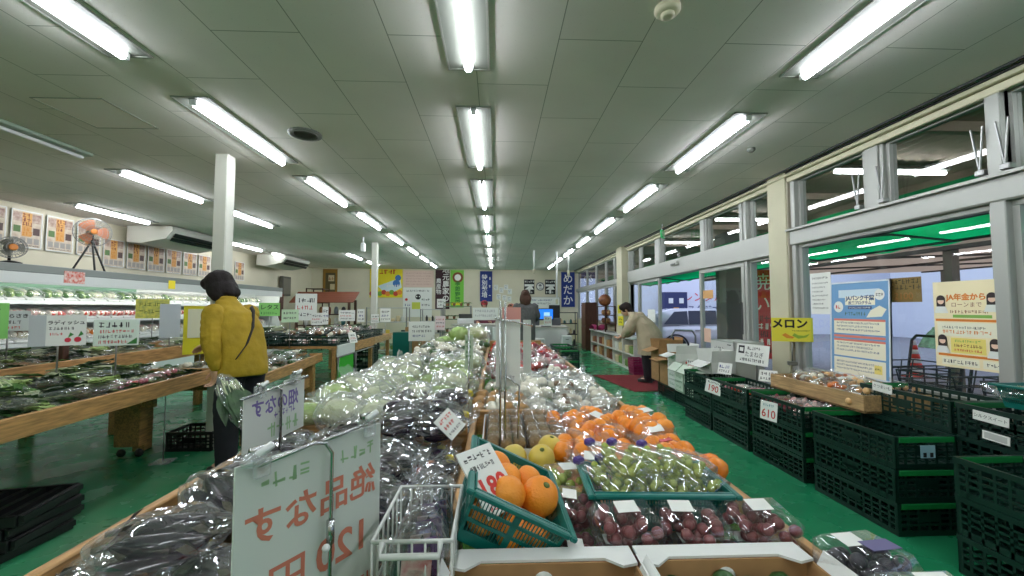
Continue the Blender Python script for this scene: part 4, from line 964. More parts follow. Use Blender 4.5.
# red mat
e = MB().use(mat('red_mat', (128, 34, 40), .9, var=.12, scale=60, bump=.4, bscale=200)).prism([(1.85, 7.8), (3.02, 7.75), (2.98, 6.3), (2.12, 6.25)], 0.001, .012, 'z').build('entrance_mat'); tag(e, 'dark red mat on the green floor inside the entrance', 'mat')
# ================================================================== centre display table
DZ = .67
e = empty('display_table', (0, 0, 0), 0, 'long central wooden produce table with low pine edge boards', 'display table')
t = MB().use(wood); t.bx(-.90, .68, .8, 6.25, DZ - .03, DZ); t.build('deck', e)
for nm, b in (('edge_board', (-.93, -.9, .78, 6.27)), ('edge_board', (.68, .71, .5, 6.27)), ('divider_board', (-.115, -.09, 1.1, 6.25))):
    MB().use(wood).bx(b[0], b[1], b[2], b[3], DZ - .06, .755, .004).build(nm, e)
for b in ((-.9, -.12, 1.76, 1.785), (-.9, -.12, 6.2, 6.225), (-.09, .68, 6.2, 6.225), (-.09, .24, 1.99, 2.015)):
    MB().use(wood_x).bx(b[0], b[1], b[2], b[3], DZ, .79, .004).build('cross_board', e)
turf = mat('turf_liner', (70, 130, 40), .95, var=.3, scale=90, bump=.6, bscale=300)
MB().use(turf).bx(-.09, .68, .5, 6.2, DZ, DZ + .008).build('turf_liner', e)
MB().use(wood).bx(-.1, .68, .5, .8, DZ - .03, DZ).build('front_shelf', e)
for x in (-.86, .62):
    for y in (.9, 2.6, 4.4, 6.1): MB().use(wood).bx(x - .04, x + .04, y - .04, y + .04, 0, DZ - .03, .004).build('leg', e)
for x in (-.86, .62): MB().use(wood).bx(x - .015, x + .015, .9, 6.1, .2, .28).build('rail', e)

# eggplants
cluster(EGGP, -.89, -.2, .9, 1.72, 3, 5, DZ + .005, 'eggplant bags on the centre table', ' of lower eggplants', (-.6, .9), .16, (.95, 1.1), .15, seed=21)
cluster(EGGP, -.86, -.22, .88, 1.72, 3, 5, lambda x, y: DZ + .075 + .02 * math.sin(9 * x), 'eggplant bags on the centre table', ' of upper eggplants', (-.7, 1.1), .22, (.95, 1.12), .3, seed=22, skip=lambda i, j: (j == 0 and i != 0))
cluster(EGGP, -.3, -.13, 1.08, 1.55, 1, 4, lambda x, y: DZ + .03, 'eggplant bags on the centre table', ' beside the divider', (.9, 2.0), .1, (.95, 1.05), .2, seed=43)
cluster(EGGP, -.45, -.14, 1.5, 2.0, 2, 3, lambda x, y: DZ + .13 + .04 * (y - 1.5), 'eggplant bags on the centre table', ' by divider', (.2, 1.3), .15, (.95, 1.1), .3, seed=23)
# lettuces and cabbages in bags
cluster(LETT, -.89, -.13, 1.82, 3.25, 4, 7, DZ + .0, 'bagged lettuce on the centre table', ' of lower lettuce', (0, 6.28), .15, (.9, 1.1), .2, seed=24, skip=lambda i, j: j < 1 and i > 1)
cluster(LETT, -.86, -.16, 1.9, 3.2, 4, 6, lambda x, y: DZ + .12 + .03 * math.sin(5 * x + 3 * y), 'bagged lettuce on the centre table', ' of upper lettuce', (0, 6.28), .25, (.9, 1.12), .35, seed=25, skip=lambda i, j: j < 1 and i > 1)
cluster(LETT, -.87, -.42, 1.74, 1.88, 3, 1, DZ + .1, 'bagged lettuce on the centre table', ' over the cross board', (0, 6.28), .1, (.95, 1.1), .2, seed=44)
cluster(EGGP, -.89, -.5, .82, .96, 2, 1, DZ + .02, 'eggplant bags on the centre table', ' at near end', (-.3, .6), .1, (.9, 1.0), .15, seed=45)
# small bags further on
MIX = Pool([*(lambda k=k: balls_bag(60 + k, *[('bagged_broccoli', 'bag of dark green florets', 'bagged broccoli', [dark_leaf], 'floret'), ('bagged_turnips', 'bag of leafy white turnips', 'bagged turnips', [whitev], 'turnip'), ('bagged_peppers', 'milky bag of peppers', 'bagged peppers', [cuke_m, leafg], 'pepper'), ('bagged_radish', 'clear bag of white radish', 'bagged radish', [whitev], 'radish')][k], n=4, r0=.03, leafy=(0, 5, 0, 2)[k], fm=(clear, clear, milky, clear)[k], sticker=(None, None, st_white, None)[k]) for k in range(4))])
cluster(MIX, -.89, -.13, 3.28, 5.3, 5, 10, DZ + .0, 'small vegetable bags on the centre table', ' of lower green bags', (0, 6.28), .2, (.95, 1.15), .25, seed=26)
cluster(MIX, -.87, -.15, 3.3, 5.3, 4, 9, lambda x, y: DZ + .08 + .05 * (y - 3.3) / 2, 'small vegetable bags on the centre table', ' of upper green bags', (0, 6.28), .25, (.95, 1.15), .35, seed=27)
NAPA = Pool([lambda: head_bag(28, 'napa_cabbage', 'bagged pale napa cabbage', 'napa cabbage', .11, napa_m), lambda: CABB.p[0].copy() if False else head_bag(29, 'cabbage', 'round pale green cabbage', 'cabbage', .12, cabb_m, wrapped=False)])
cluster(NAPA, -.85, -.15, 5.35, 6.1, 3, 3, DZ + .01, 'big cabbages at the far table end', ' of far cabbages', (0, 6.28), .1, (.95, 1.1), .2, seed=28)
cluster(NAPA, -.6, -.15, 5.45, 6.0, 2, 2, DZ + .17, 'big cabbages at the far table end', ' of top cabbages', (0, 6.28), .1, (.95, 1.1), .2, seed=29)
# --- fruit side
cluster(WHITE, .2, .67, 1.95, 3.3, 3, 8, DZ + .008, 'white bags on the fruit side', ' of lower white bags', (0, 6.28), .2, (.95, 1.1), .2, seed=31)
cluster(WHITE, .0, .66, 2.05, 3.3, 4, 7, lambda x, y: DZ + .075 - .05 * max(0, (x - .5)), 'white bags on the fruit side', ' of upper white bags', (0, 6.28), .25, (.95, 1.15), .3, seed=32)
cluster(RED, -.07, .67, 3.35, 5.2, 5, 11, lambda x, y: DZ + .01, 'red and pink packs on the fruit side', ' of lower red packs', (0, 6.28), .2, (.95, 1.1), .2, seed=33)
cluster(RED, -.05, .64, 3.4, 5.2, 4, 9, lambda x, y: DZ + .08, 'red and pink packs on the fruit side', ' of upper red packs', (0, 6.28), .22, (.95, 1.15), .3, seed=34)
PINK = Pool([lambda: balls_bag(70, 'bagged_roots', 'pale pink bag of roots', 'bagged roots', [pink_m], 'root', n=5, r0=.03, fm=milky), lambda: balls_bag(71, 'bagged_apples', 'clear bag of reddish apples', 'bagged apples', [pink_m, tomato_m], 'apple', n=5, r0=.032)])
cluster(PINK, -.05, .6, 5.25, 6.1, 4, 4, DZ + .03, 'pinkish bags at the far fruit end', ' of far pink bags', (0, 6.28), .2, (.95, 1.15), .2, seed=35)
# brown pear packs behind the kiwis
PEAR = Pool([lambda: balls_bag(72, 'bagged_pears', 'clear pack of brown pears', 'packed pears', [mat('brown_pear', (176, 134, 80), .6, var=.12, scale=14)], 'pear', .2, .15, .09, 4, .035, tuft=0)])
cluster(PEAR, -.08, .2, 2.05, 2.5, 2, 3, DZ + .05, 'brown pear packs behind the kiwi carton', ' of brown pears', (-.2, .2), .05, (.95, 1.05), .1, seed=36)
# oranges and persimmons in bags
cluster(ORANGE, .24, .66, 1.28, 1.95, 3, 5, DZ + .01, 'orange fruit bags on the fruit side', ' of lower orange fruit', (0, 6.28), .12, (.95, 1.1), .15, seed=37)
cluster(ORANGE, .25, .66, 1.25, 1.92, 3, 5, lambda x, y: DZ + .085 + .02 * math.sin(x * 9 + y * 5), 'orange fruit bags on the fruit side', ' of upper orange fruit', (0, 6.28), .18, (.95, 1.12), .25, seed=38)
# kiwi carton with packs
e = empty('kiwi_carton', (.115, 1.72, DZ + .01), 0, 'open shallow carton of kiwi packs behind the yellow quinces', 'carton')
m = MB().use(card_w); m.bx(-.165, .165, -.24, .24, 0, .004)
for s in (-1, 1): m.bx(s * .165 - .002, s * .165 + .002, -.24, .24, 0, .10); m.bx(-.165, .165, s * .24 - .002, s * .24 + .002, 0, .10)
m.build('carton_body', e)
m = MB().use(card)
for s in (-1, 1): m.bx(s * .163 - .0015 - s * .003, s * .163 + .0015 - s * .003, -.237, .237, .004, .098)
m.build('carton_lining', e)
kp = []
def kiwi_pack(seed):
    o = MB().use(wrap, True).box((0, 0, .034), (.15, .105, .056), None, .02).build('kiwi_pack'); tag(o, 'clear pack of brown kiwis in the kiwi carton', 'kiwi pack')
    k_ = MB().use(kiwi_m, True).ball((0, 0, 0), (.024, .032, .023), 12, 8).mesh('kiwi')
    for i in range(3):
        for j in range(2): q = link('kiwi', k_, o); q.location = (-.048 + .048 * i, -.03 + .06 * j * .9, .034); q.rotation_euler = (0, 0, rnd.uniform(-.2, .2))
    return o
KW = Pool([lambda: kiwi_pack(1)])
for lay in range(2):
    for j in range(4):
        for i in range(2): KW.put(0, (.038 + .156 * i, 1.545 + .115 * j, DZ + .016 + .066 * lay), (0, 0, 0), '%s clear kiwi pack, %s from the camera, column %s' % ('upper' if lay else 'lower', od(j), 'by the divider' if i == 0 else 'by the oranges'), 'kiwi packs in the carton')
# quinces
q0 = fruit(3, 'quince', 'big yellow quince', 'quince', .043, apple_y, (1, 1, .98), navel)
QP = Pool([q0])
for k, (x, y, z) in enumerate(((.02, 1.32, .72), (.1, 1.31, .72), (.18, 1.33, .72), (.02, 1.41, .72), (.1, 1.40, .72), (.19, 1.42, .72), (.06, 1.37, .79), (.15, 1.36, .79), (.19, 1.46, .79))):
    QP.put(0, (x, y, z), (rnd.uniform(-.6, .6), rnd.uniform(-.6, .6), k), 'yellow quince, %s of the %s quinces in front of the kiwis' % (od(k % 6), 'lower' if k < 6 else 'upper'), 'yellow quinces', rnd.uniform(.95, 1.06))
# teal basket with oranges, tipped
bm1, bm2 = basket_meshes(.218, .288, .12, teal, .016)
o = link('teal_basket', bm1); link('rim', bm2, o); tag(o, 'tipped teal slotted basket holding loose oranges', 'basket')
MO = T(0, 1.008, .763) @ RM(R(2.2), R(26.2), R(2.4))
o.matrix_world = MO
OR = Pool([fruit(1, 'orange', 'loose orange', 'orange', .037, orange_m, (1, 1, .96), navel), fruit(2, 'orange', 'loose orange', 'orange', .039, orange_m, (1, 1, .98), navel)])
pts = [(-.055, -.09, .045), (.018, -.095, .045), (.075, -.06, .045), (-.055, -.015, .045), (.02, -.02, .045), (.075, .018, .045), (-.055, .06, .045), (.015, .058, .045), (.07, .095, .045), (-.02, -.06, .10), (-.02, .02, .10), (.04, .06, .10), (-.04, .095, .09)]
for k, p in enumerate(pts): OR.put(k, MO @ Vector(p), (rnd.uniform(0, 3), rnd.uniform(0, 3), k), 'orange in the tipped teal basket, %s of the %s layer' % (od(k % 9), 'lower' if k < 9 else 'upper'), 'loose oranges in the tipped basket', rnd.uniform(.94, 1.08))
big = fruit(5, 'orange', 'largest round orange at the low corner of the tipped basket', 'orange', .044, orange_m, (1, 1, 1), navel); big.location = MO @ Vector((.06, -.06, .15)); big.rotation_euler = (.5, .4, 0)
big.location = MO @ Vector((.055, -.035, .118))
c_ = sign('price_card', MO @ Vector((-.075, -.06, .115)), R(48), .11, .15, [('s', -.045, .045, .055, .014, ink), ('s', -.04, .04, .03, .012, ink), ('t', '180', .06, 0, -.02, red_ink, .002), ('s', -.04, .04, -.06, .012, red_ink)], 'white card with red price leaning inside the tipped basket', 'price card', rx=-.75)
# second basket with green grapes
bm3, bm4 = basket_meshes(.33, .2, .095, teal, .016)
o = link('teal_basket', bm3); link('rim', bm4, o); tag(o, 'level teal slotted basket holding bagged green grapes', 'basket'); o.location = (.405, 1.085, .745); o.rotation_euler = (0, 0, R(-3))
st_ = MB().use(card).bx(.26, .56, 1.01, 1.165, DZ + .008, .743, .002).build('basket_stand'); tag(st_, 'low brown carton hidden under the green grape basket', 'carton')
def grape_bag(seed):
    r = random.Random(seed); n = 12
    rg = []
    for i in range(9):
        t_ = i / 8; w = .012 + .05 * t_ ** .8 + (.0 if i < 8 else -.014); rg.append([(-.1 + .2 * t_, w * 1.15 * math.cos(2 * PI * j / n) * (1 + .12 * noise.noise((i * .8, j * .9, seed))), .03 + .02 * t_ * 0 + w * .62 * math.sin(2 * PI * j / n) * (1 + .12 * noise.noise((i, j, seed + 5)))) for j in range(n)])
    o = MB().use(clear, True).rings(rg).add([(-.1, -.012, .03), (-.1, .012, .03), (-.135, .03, .045), (-.14, -.02, .05)], [[0, 1, 2, 3]]).build('grape_bag'); tag(o, 'cone bag of green grapes tied purple', 'grape bag')
    MB().use(tape_p).box((-.098, 0, .034), (.024, .03, .02), None, .005).build('purple_tie', o)
    b = MB().use(grape_g, True)
    for k in range(34):
        t_ = r.uniform(.25, .98); w = .03 * t_ + .006; b.ball((-.1 + .2 * t_, r.uniform(-w, w), .012 + r.uniform(0, .03 + .012 * t_)), .0105, 8, 6)
    q = b.build('grape_bunch', o); q['kind'] = 'stuff'
    return o
GB = Pool([lambda: grape_bag(1), lambda: grape_bag(2)])
for k, (x, y, z, a) in enumerate(((.285, 1.10, .80, -1.0), (.355, 1.11, .805, -.9), (.425, 1.095, .80, -1.0), (.495, 1.10, .805, -.9), (.32, 1.13, .84, -1.05), (.40, 1.14, .84, -.85), (.48, 1.13, .835, -.95))):
    GB.put(k, (x, y, z), (0, .15, a), 'green grape cone bag with purple tie, %s of the %s layer from the tipped basket' % (od(k if k < 4 else k - 4), 'lower' if k < 4 else 'upper'), 'green grape bags in the level basket', 1.0)
def grape_pack(seed, mt, name='grape_pack', desc='clear pack of dark red grapes', br=.0115, n=40):
    r = random.Random(seed)
    o = MB().use(wrap, True).box((0, 0, .036), (.15, .115, .07), None, .022).build(name); tag(o, desc, 'grape pack')
    b = MB().use(mt, True)
    for k in range(n): b.ball((r.uniform(-.058, .058), r.uniform(-.042, .042), .015 + r.uniform(0, .04)), br, 8, 6)
    b.build('grape_bunch', o)['kind'] = 'stuff'
    MB().use(white_paper).box((r.uniform(-.03, .03), .02, .073), (.05, .035, .001), RM(.1)).build('price_sticker', o)
    return o
GPK = Pool([lambda: grape_pack(1, grape_r, br=.0135, n=34), lambda: grape_pack(2, grape_r, br=.0135, n=34)])
for k, (x, y, z, a) in enumerate(((.29, .935, .758, .1), (.44, .938, .755, -.08), (.595, .935, .757, .05), (.185, .915, .70, 1.5), (.195, 1.03, .745, 1.4), (.29, .935, .682, 0), (.44, .935, .682, 0), (.59, .935, .682, 0))):
    GPK.put(k, (x, y, z), (.16 if k < 3 else 0, 0, a), 'dark red grape pack, ' + ('%s of the row behind the white box lids' % od(k) if k < 3 else 'between the tipped and level baskets, nearer' if k == 3 else 'between the tipped and level baskets, farther' if k == 4 else '%s of the lower row behind the white box lids' % od(k - 5)), 'dark red grape packs')
gp_ = grape_pack(5, grape_g, desc='green grape pack behind the tipped basket beside the pink packs', br=.014, n=30); gp_.location = (.20, 1.19, .75); gp_.rotation_euler = (.1, .1, .4)
st2 = MB().use(card).bx(.13, .25, 1.0, 1.28, DZ + .008, .745, .002); 
PK = Pool([lambda: balls_bag(75, 'packed_peaches', 'wrapped pack of pink fruit', 'packed fruit', [pink_m, mat('peach_skin', (222, 150, 120), .6, rgb2=(232, 190, 140), scale=5)], 'peach', .17, .12, .075, 5, .028, tuft=0, sticker=st_white), lambda: balls_bag(76, 'packed_apples', 'wrapped pack of green apples', 'packed fruit', [mat('green_apple', (160, 180, 80), .3, rgb2=(190, 196, 110), scale=4)], 'apple', .17, .12, .075, 4, .03, tuft=0, sticker=st_white)])
for k, (x, y, z) in enumerate(((.2, 1.31, .69), (.22, 1.2, .69), (.26, 1.27, .74), (.13, 1.24, .70), (.3, 1.2, .70))):
    PK.put(k, (x, y, z), (.1, .05, .4 * k), ('wrapped pink fruit pack' if k % 2 == 0 else 'wrapped green apple pack') + ', %s of those before the orange bags' % od(k // 2), 'wrapped packs between baskets and oranges')
# near open fruit cartons with notched white lids
def fruit_carton(x0, x1, label):
    e = empty('fruit_carton', ((x0 + x1) / 2, .70, DZ), 0, label, 'carton'); w = x1 - x0
    y1 = .125; m = MB().use(card)
    m.bx(-w / 2, w / 2, -.15, y1, 0, .004)
    for s in (-1, 1): m.bx(s * w / 2 - s * .004, s * w / 2, -.15, y1, 0, .112)
    m.bx(-w / 2, w / 2, y1 - .004, y1, 0, .112); m.bx(-w / 2, w / 2, -.15, -.146, 0, .112)
    m.build('carton_body', e)
    n_ = .06
    MB().use(card_w).prism([(-w / 2, .165), (-w / 2, .108), (-w / 2 + .03, .100), (-w / 2 + n_, .125), (w / 2 - n_, .125), (w / 2 - .03, .100), (w / 2, .108), (w / 2, .165)], .113, .118, 'z').build('lid_strip', e)
    MB().use(card_w).bx(-w / 2 + .002, w / 2 - .002, -.17, -.14, .113, .117).build('front_lid', e)
    MB().use(mat('hand_hole_white', (220, 222, 214), .6), True).lathe([(.018, 0), (.02, .002), (.001, .003)], 16, T(0, y1 - .005, .08) @ RM(R(90))).build('hand_hole', e)
    for s in (-1, 1): MB().use(card_w).prism([(-.14, 0), (.1, 0), (.1, .03), (-.14, .03)], 0, .003, 'x', T(s * w / 2, 0, .112) @ RM(0, s * .5)).build('side_flap', e)
    return e
fruit_carton(-.088, .275, 'open carton with notched white lid under the tipped basket'); fruit_carton(.283, .625, 'open carton with notched white lid under the grape packs')
cluster(MIX, -.07, .26, .60, .8, 3, 2, DZ + .03, 'bags inside the first open carton', ' in first open carton', (0, 6), .1, (.8, .9), .2, seed=41)
cluster(MIX, .3, .61, .60, .8, 3, 2, DZ + .03, 'bags inside the second open carton', ' in second open carton', (0, 6), .1, (.8, .9), .2, seed=42)
bg = grape_pack(8, grape_b, desc='clear pack of black grapes with purple label on the table edge board', br=.0145, n=30); bg.location = (.705, .785, .757); bg.rotation_euler = (.05, .06, .2)
bg2 = grape_pack(9, grape_b, desc='clear pack of black grapes nearest the camera on the edge board', br=.0145, n=30); bg2.location = (.71, .66, .757); bg2.rotation_euler = (.05, -.06, -.1)
for o in (bg,): MB().use(mat('grape_label', (104, 98, 140), .5)).box((.02, -.01, .074), (.07, .03, .0012)).build('front_label', o)
# white wire basket with upright packs
e = empty('wire_basket', (-.152, .905, DZ), 0, 'white wire basket of upright dark packs beside the big price board', 'wire basket')
wm = mat('white_wire', (206, 210, 204), .35)
m = MB().use(wm, True); bx0, bx1, by0, by1 = -.072, .072, -.13, .10
for z, r_ in ((.185, .0045), (.10, .0028), (.005, .0028)): m.tube([(bx0, by0, z), (bx1, by0, z), (bx1, by1, z), (bx0, by1, z)], r_, 6, True)
for i in range(7): x = bx0 + (bx1 - bx0) * i / 6; m.tube([(x, by0, .185), (x, by0, .005), (x, by1, .005), (x, by1, .185)], .0024, 5)
for i in range(1, 6): y = by0 + (by1 - by0) * i / 6; m.tube([(bx0, y, .185), (bx0, y, .005), (bx1, y, .005), (bx1, y, .185)], .0024, 5)
m.build('basket_wires', e)
m = MB().use(wm, True).tube([(bx0 + .02, by0 - .004, .186), (bx0 + .02, by0 - .02, .17), (bx1 - .02, by0 - .02, .17), (bx1 - .02, by0 - .004, .186)], .006, 8); m.build('handle_bar', e)
pk_d = mat('pack_dark_contents', (40, 26, 40), .3); pk_p = mat('pack_purple', (92, 40, 120), .35)
def upright(seed, lab_m):
    o = MB().use(clear, True).ball((0, 0, .10), (.06, .021, .105), 14, 12, None, lambda d: 1 + .12 * noise.noise(d * 3 + Vector((seed, 0, 0)))).build('upright_pack'); tag(o, 'upright dark pack', 'vegetable pack')
    for k in range(3): q = link('eggplant', EGG[k % 2][0], o); q.location = (-.03 + .03 * k, 0, .085); q.rotation_euler = (0, R(-90), .3 * k); q.scale = (.9, .5, .45)
    MB().use(lab_m).box((0, -.0195, .11), (.055, .002, .09), None, .0008).build('pack_label', o)
    return o
UP = Pool([lambda: upright(1, mat('label_redpink', (190, 90, 90), .5, rgb2=(230, 220, 214), scale=30)), lambda: upright(2, pk_p)])
for k in range(6): UP.put(k, (-.155 + (.012 if k % 2 else -.006), .80 + .037 * k, DZ + .012 + .012 * (k % 2)), (.12, .05 * (-1) ** k, .35), 'upright dark pack with %s label, %s from the front in the wire basket' % ('purple' if k % 2 else 'red and white', od(k)), 'upright packs in the wire basket')

# ---- boards on chrome stands
def clip(m_, x, z, parent):
    m = MB().use(white_pl); m.use(milky); m.box((x, -.010, z), (.026, .010, .036), None, .004); m.box((x, .008, z), (.026, .010, .036), None, .004)
    m.use(white_pl, True).tube([(x - .012, -.016, z + .02), (x + .012, -.016, z + .03)], .006, 6); m.use(chrome, True).tube([(x - .016, -.004, z + .024), (x + .016, -.004, z + .024)], .006, 6); m.build('board_clip', parent)
pale_red = mat('show_through_red', (206, 124, 100), .7); pale_green = mat('show_through_green', (150, 186, 140), .7); pale_purple = mat('show_through_purple', (116, 104, 160), .7)
shw = mat('board_paper', (208, 214, 206), .6)
e = sign('price_board', (-.318, .765, .8615), R(57.5), .28, .355, [('s', -.12, -.03, .137, .024, pale_green), ('s', .02, .11, .14, .024, pale_green), ('t', '絶品なす', .064, -.0, .07, pale_red, .0012), ('t', '120', .078, -.055, -.03, pale_red, .0016), ('t', '円', .072, .055, -.035, pale_red, .001), ('s', -.12, -.02, -.115, .02, pale_red), ('s', -.12, -.02, -.148, .02, pale_red)], 'big white board with mirrored red eggplant price, nearest the camera', 'price board', board=shw, ry=0, mirror=True)
e2 = MB(); Mx = T(0, .0026, 0) @ RM(R(90), 0, PI)
text_into(e2, '絶品なす', .064, 0, .07, red_ink, Mx, bold=.001); text_into(e2, '120円', .078, 0, -.03, red_ink, Mx, bold=.001); e2.build('front_lettering', e, fix=False)
m = MB().use(chrome, True); m.tube([(-.11, -.008, .172), (-.02, -.012, .182), (.0, -.018, .178), (.012, -.02, .158), (.012, -.02, -.855)], .0035, 8); m.tube([(-.0, -.008, .180), (.13, -.006, .187)], .0035, 8); m.build('stand_rod', e)
MB().use(chrome, True).lathe([(.007, -.02), (.007, .02)], 10, T(.012, -.02, .02)).build('collar', e)
MB().use(white_pl, True).ball((-.002, -.028, .0), .007, 10, 6).build('knob', e)
MB().use(steel, True).lathe([(.09, 0), (.09, .006), (.02, .012)], 20, T(.012, -.02, -.8595)).build('base_plate', e)
clip(e, -.105, .172, e); clip(e, .105, .178, e)
MB().use(milky, True).ball((-.12, -.012, .185), (.02, .012, .012), 10, 6).build('clip_grip', e)
e = sign('price_board', (-.735, 1.42, .925), R(83), .3, .165, [('t', '畑のなす', .06, .0, .035, pale_purple, .0014), ('s', -.1, .02, .0, .02, pale_purple), ('s', -.12, .06, -.045, .045, pale_green)], 'smaller white board with mirrored purple writing over the eggplants', 'price board', board=shw, mirror=True)
MB().use(shw).box((.12, .014, .005), (.12, .003, .19)).build('second_card', e)
m = MB().use(chrome, True); m.tube([(-.17, -.006, .085), (.17, -.006, .098)], .0045, 8); m.tube([(-.01, -.01, .09), (.008, -.012, .08), (.008, -.012, -.25)], .0045, 8); m.build('stand_rod', e)
clip(e, -.08, .09, e); clip(e, .1, .1, e)
MB().use(steel, True).lathe([(.06, 0), (.06, .005), (.015, .01)], 16, T(.008, -.012, -.254)).build('base_plate', e)
e = sign('hanging_sign', (.045, 1.52, 1.115), R(4), .09, .245, [('s', -.03, .03, -.09, .012, mat('faint_ink', (176, 172, 174), .7))], 'tall narrow white card hanging from a chrome stand among the fruit', 'sign')
MB().use(mat('pink_card', (222, 160, 150), .6)).box((.015, .02, .13), (.07, .003, .075)).build('pink_card', e)
m = MB().use(chrome, True)
for x in (-.03, -.012): m.tube([(x, -.012, -.44), (x, -.012, .19)], .004, 8)
m.tube([(-.05, -.008, .128), (.09, -.02, .10)], .0035, 6); m.tube([(-.012, -.012, -.08), (.04, -.012, -.12), (.03, -.012, -.44)], .0035, 6); m.build('stand_rod', e)
MB().use(steel, True).lathe([(.06, 0), (.06, .005), (.012, .012)], 16, T(-.02, -.012, -.444)).build('base_plate', e)
MB().use(shw).box((.075, .03, .02), (.03, .003, .2)).build('second_card', e)
e = sign('hanging_sign', (-.135, 2.08, 1.06), R(-3), .042, .17, [('s', -.015, .015, .05 - .025 * i, .015, green_ink) for i in range(4)], 'narrow pale green card on a thin rod above the lettuces', 'sign', board=mat('pale_green_card', (186, 206, 176), .6))
m = MB().use(chrome, True).tube([(.0, -.006, -.39), (.0, -.006, .12)], .004, 8); m.tube([(0, -.006, -.13), (.11, -.006, -.13)], .003, 6); m.build('stand_rod', e)
MB().use(steel, True).lathe([(.05, 0), (.05, .005), (.012, .012)], 16, T(0, -.006, -.386)).build('base_plate', e)
sign('price_card', (-.165, 1.5, .865), R(52), .08, .09, [('s', -.03, .03, .025, .014, red_ink), ('s', -.03, .03, .0, .014, red_ink), ('s', -.03, .03, -.026, .01, ink)], 'white card with red figures leaning on eggplants by the divider', 'price card', rx=-.7, ry=-.5)
# ================================================================== left: leaf vegetable tables, chilled case, wall posters
MT = T(-2.39, 2.1, 0) @ RM(0, 0, R(4.4))
def rz_of(a): return a + R(4.4)
e = empty('display_table', (-2.39, 2.1, 0), R(4.4), 'long wooden table of bagged leaf greens beside the stooping shopper', 'display table')
MB().use(wood).bx(-1.1, -.02, -.3, 1.75, .62, .65).build('deck', e)
MB().use(wood).bx(-.03, 0, -.32, 1.77, .62, .735, .004).build('edge_board', e)
MB().use(wood).bx(-1.1, -1.07, -.32, 1.77, .62, .735, .004).build('edge_board', e)
for y in (-.33, 1.75): MB().use(wood_x).bx(-1.1, 0, y, y + .03, .62, .735, .004).build('end_board', e)
for x, y in ((-.62, 1.66), (-.62, -.2)):
    l_ = MB().use(wood).bx(x - .1, x + .1, y - .045, y + .045, .1, .62, .004).build('leg', e)
    for s in (-.07, .07): MB().use(black_p, True).lathe([(.03, -.012), (.036, 0), (.03, .012)], 12, T(x + s, y, .038) @ RM(R(90))).build('caster', l_)
    MB().use(wood).bx(x - .02, x + .18, y - .03, y + .03, .42, .54, .004).build('bracket', l_)
MB().use(wood).bx(-.34, -.3, -.2, 1.7, .54, .62).build('rail', e)
MT2 = T(-2.2, 3.93, 0) @ RM(0, 0, R(6.6))
e = empty('display_table', (-2.2, 3.93, 0), R(6.6), 'lower wooden table of bagged vegetables right behind the mustard jacket', 'display table')
MB().use(wood).bx(-1.1, -.02, 0, 1.95, .53, .56).build('deck', e)
for x in (-.03, -1.1): MB().use(wood).bx(x, x + .03, 0, 1.97, .54, .65, .004).build('edge_board', e)
for y in (0, 1.94): MB().use(wood_x).bx(-1.07, -.03, y, y + .03, .54, .65, .004).build('end_board', e)
for x in (-.12, -1.0):
    for y in (.1, 1.85): MB().use(wood).bx(x - .05, x + .05, y - .05, y + .05, 0, .53, .004).build('leg', e)
MB().use(wood).bx(-.14, -.11, .15, 1.8, .22, .34, .003).build('lower_rail', e)
e = empty('display_table', (-2.39, 2.1, 0), R(4.4), 'raised wooden bin of greens between front table and chilled case', 'display table')
MB().use(wood).bx(-2.25, -1.18, -.1, 3.9, .68, .71).build('deck', e)
for x in (-1.19, -2.24): MB().use(wood).bx(x - .015, x + .015, -.12, 3.92, .68, .825, .004).build('edge_board', e)
for y in (-.13, 3.9): MB().use(wood_x).bx(-2.25, -1.18, y, y + .03, .68, .825, .004).build('end_board', e)
for x in (-1.3, -2.1):
    for y in (0, 2.4, 3.7): MB().use(wood).bx(x - .04, x + .04, y - .04, y + .04, 0, .68, .004).build('leg', e)
for y in (.5, 1.25, 2.0): MB().use(dark_wood).bx(-1.5, -1.44, y - .03, y + .03, .71, .98, .004).build('divider_post', e)
GR1 = Pool([lambda: leaf_bag(81, 'bagged_greens', 'bagged dark greens', 'bagged greens', 12, mg=dark_leaf, h=.08), lambda: leaf_bag(82, 'bagged_greens', 'bagged mid greens', 'bagged greens', 11, h=.08), lambda: leaf_bag(83, 'bagged_greens', 'bagged pale stemmed greens', 'bagged greens', 9, stem=.6, h=.08), lambda: leaf_bag(84, 'bagged_greens', 'bagged light greens', 'bagged greens', 11, mg=leafl, h=.08)])
ra = (-.3, .5)
cluster(GR1, -1.06, -.09, -.2, 1.72, 3, 12, .655, 'bagged greens on the shopper table', ' of lower front table', ra, .2, (.95, 1.15), .15, seed=51, M=MT, flip=True)
cluster(GR1, -1.03, -.08, .2, 1.7, 3, 8, lambda x, y: .72, 'bagged greens on the shopper table', ' of upper front table', (-.6, .9), .25, (.95, 1.15), .3, seed=52, M=MT, flip=True, skip=lambda i, j: i == 2 and 4 <= j <= 8)
cluster(GREENW, -1.03, -.07, .08, 1.9, 4, 9, .57, 'vegetable bags on the lower table', ' of lower table', (0, 6.28), .2, (.95, 1.15), .2, seed=56, M=MT2, flip=True)
cluster(GREENW, -1.0, -.08, .1, 1.85, 3, 8, .65, 'vegetable bags on the lower table', ' of lower table top', (0, 6.28), .25, (.95, 1.2), .3, seed=57, M=MT2, flip=True)
RD = Pool([lambda: balls_bag(85, 'bagged_radishes', 'bag of red radishes', 'bagged radishes', [radish_m, tomato_m], 'radish', .2, .13, .07, 7, .019, leafy=4)])
cluster(RD, -.3, -.04, .75, 1.6, 1, 6, .715, 'red radish bags at the table edge', ' at the front edge', (0, 6), .2, (.95, 1.1), .25, seed=53, M=MT)
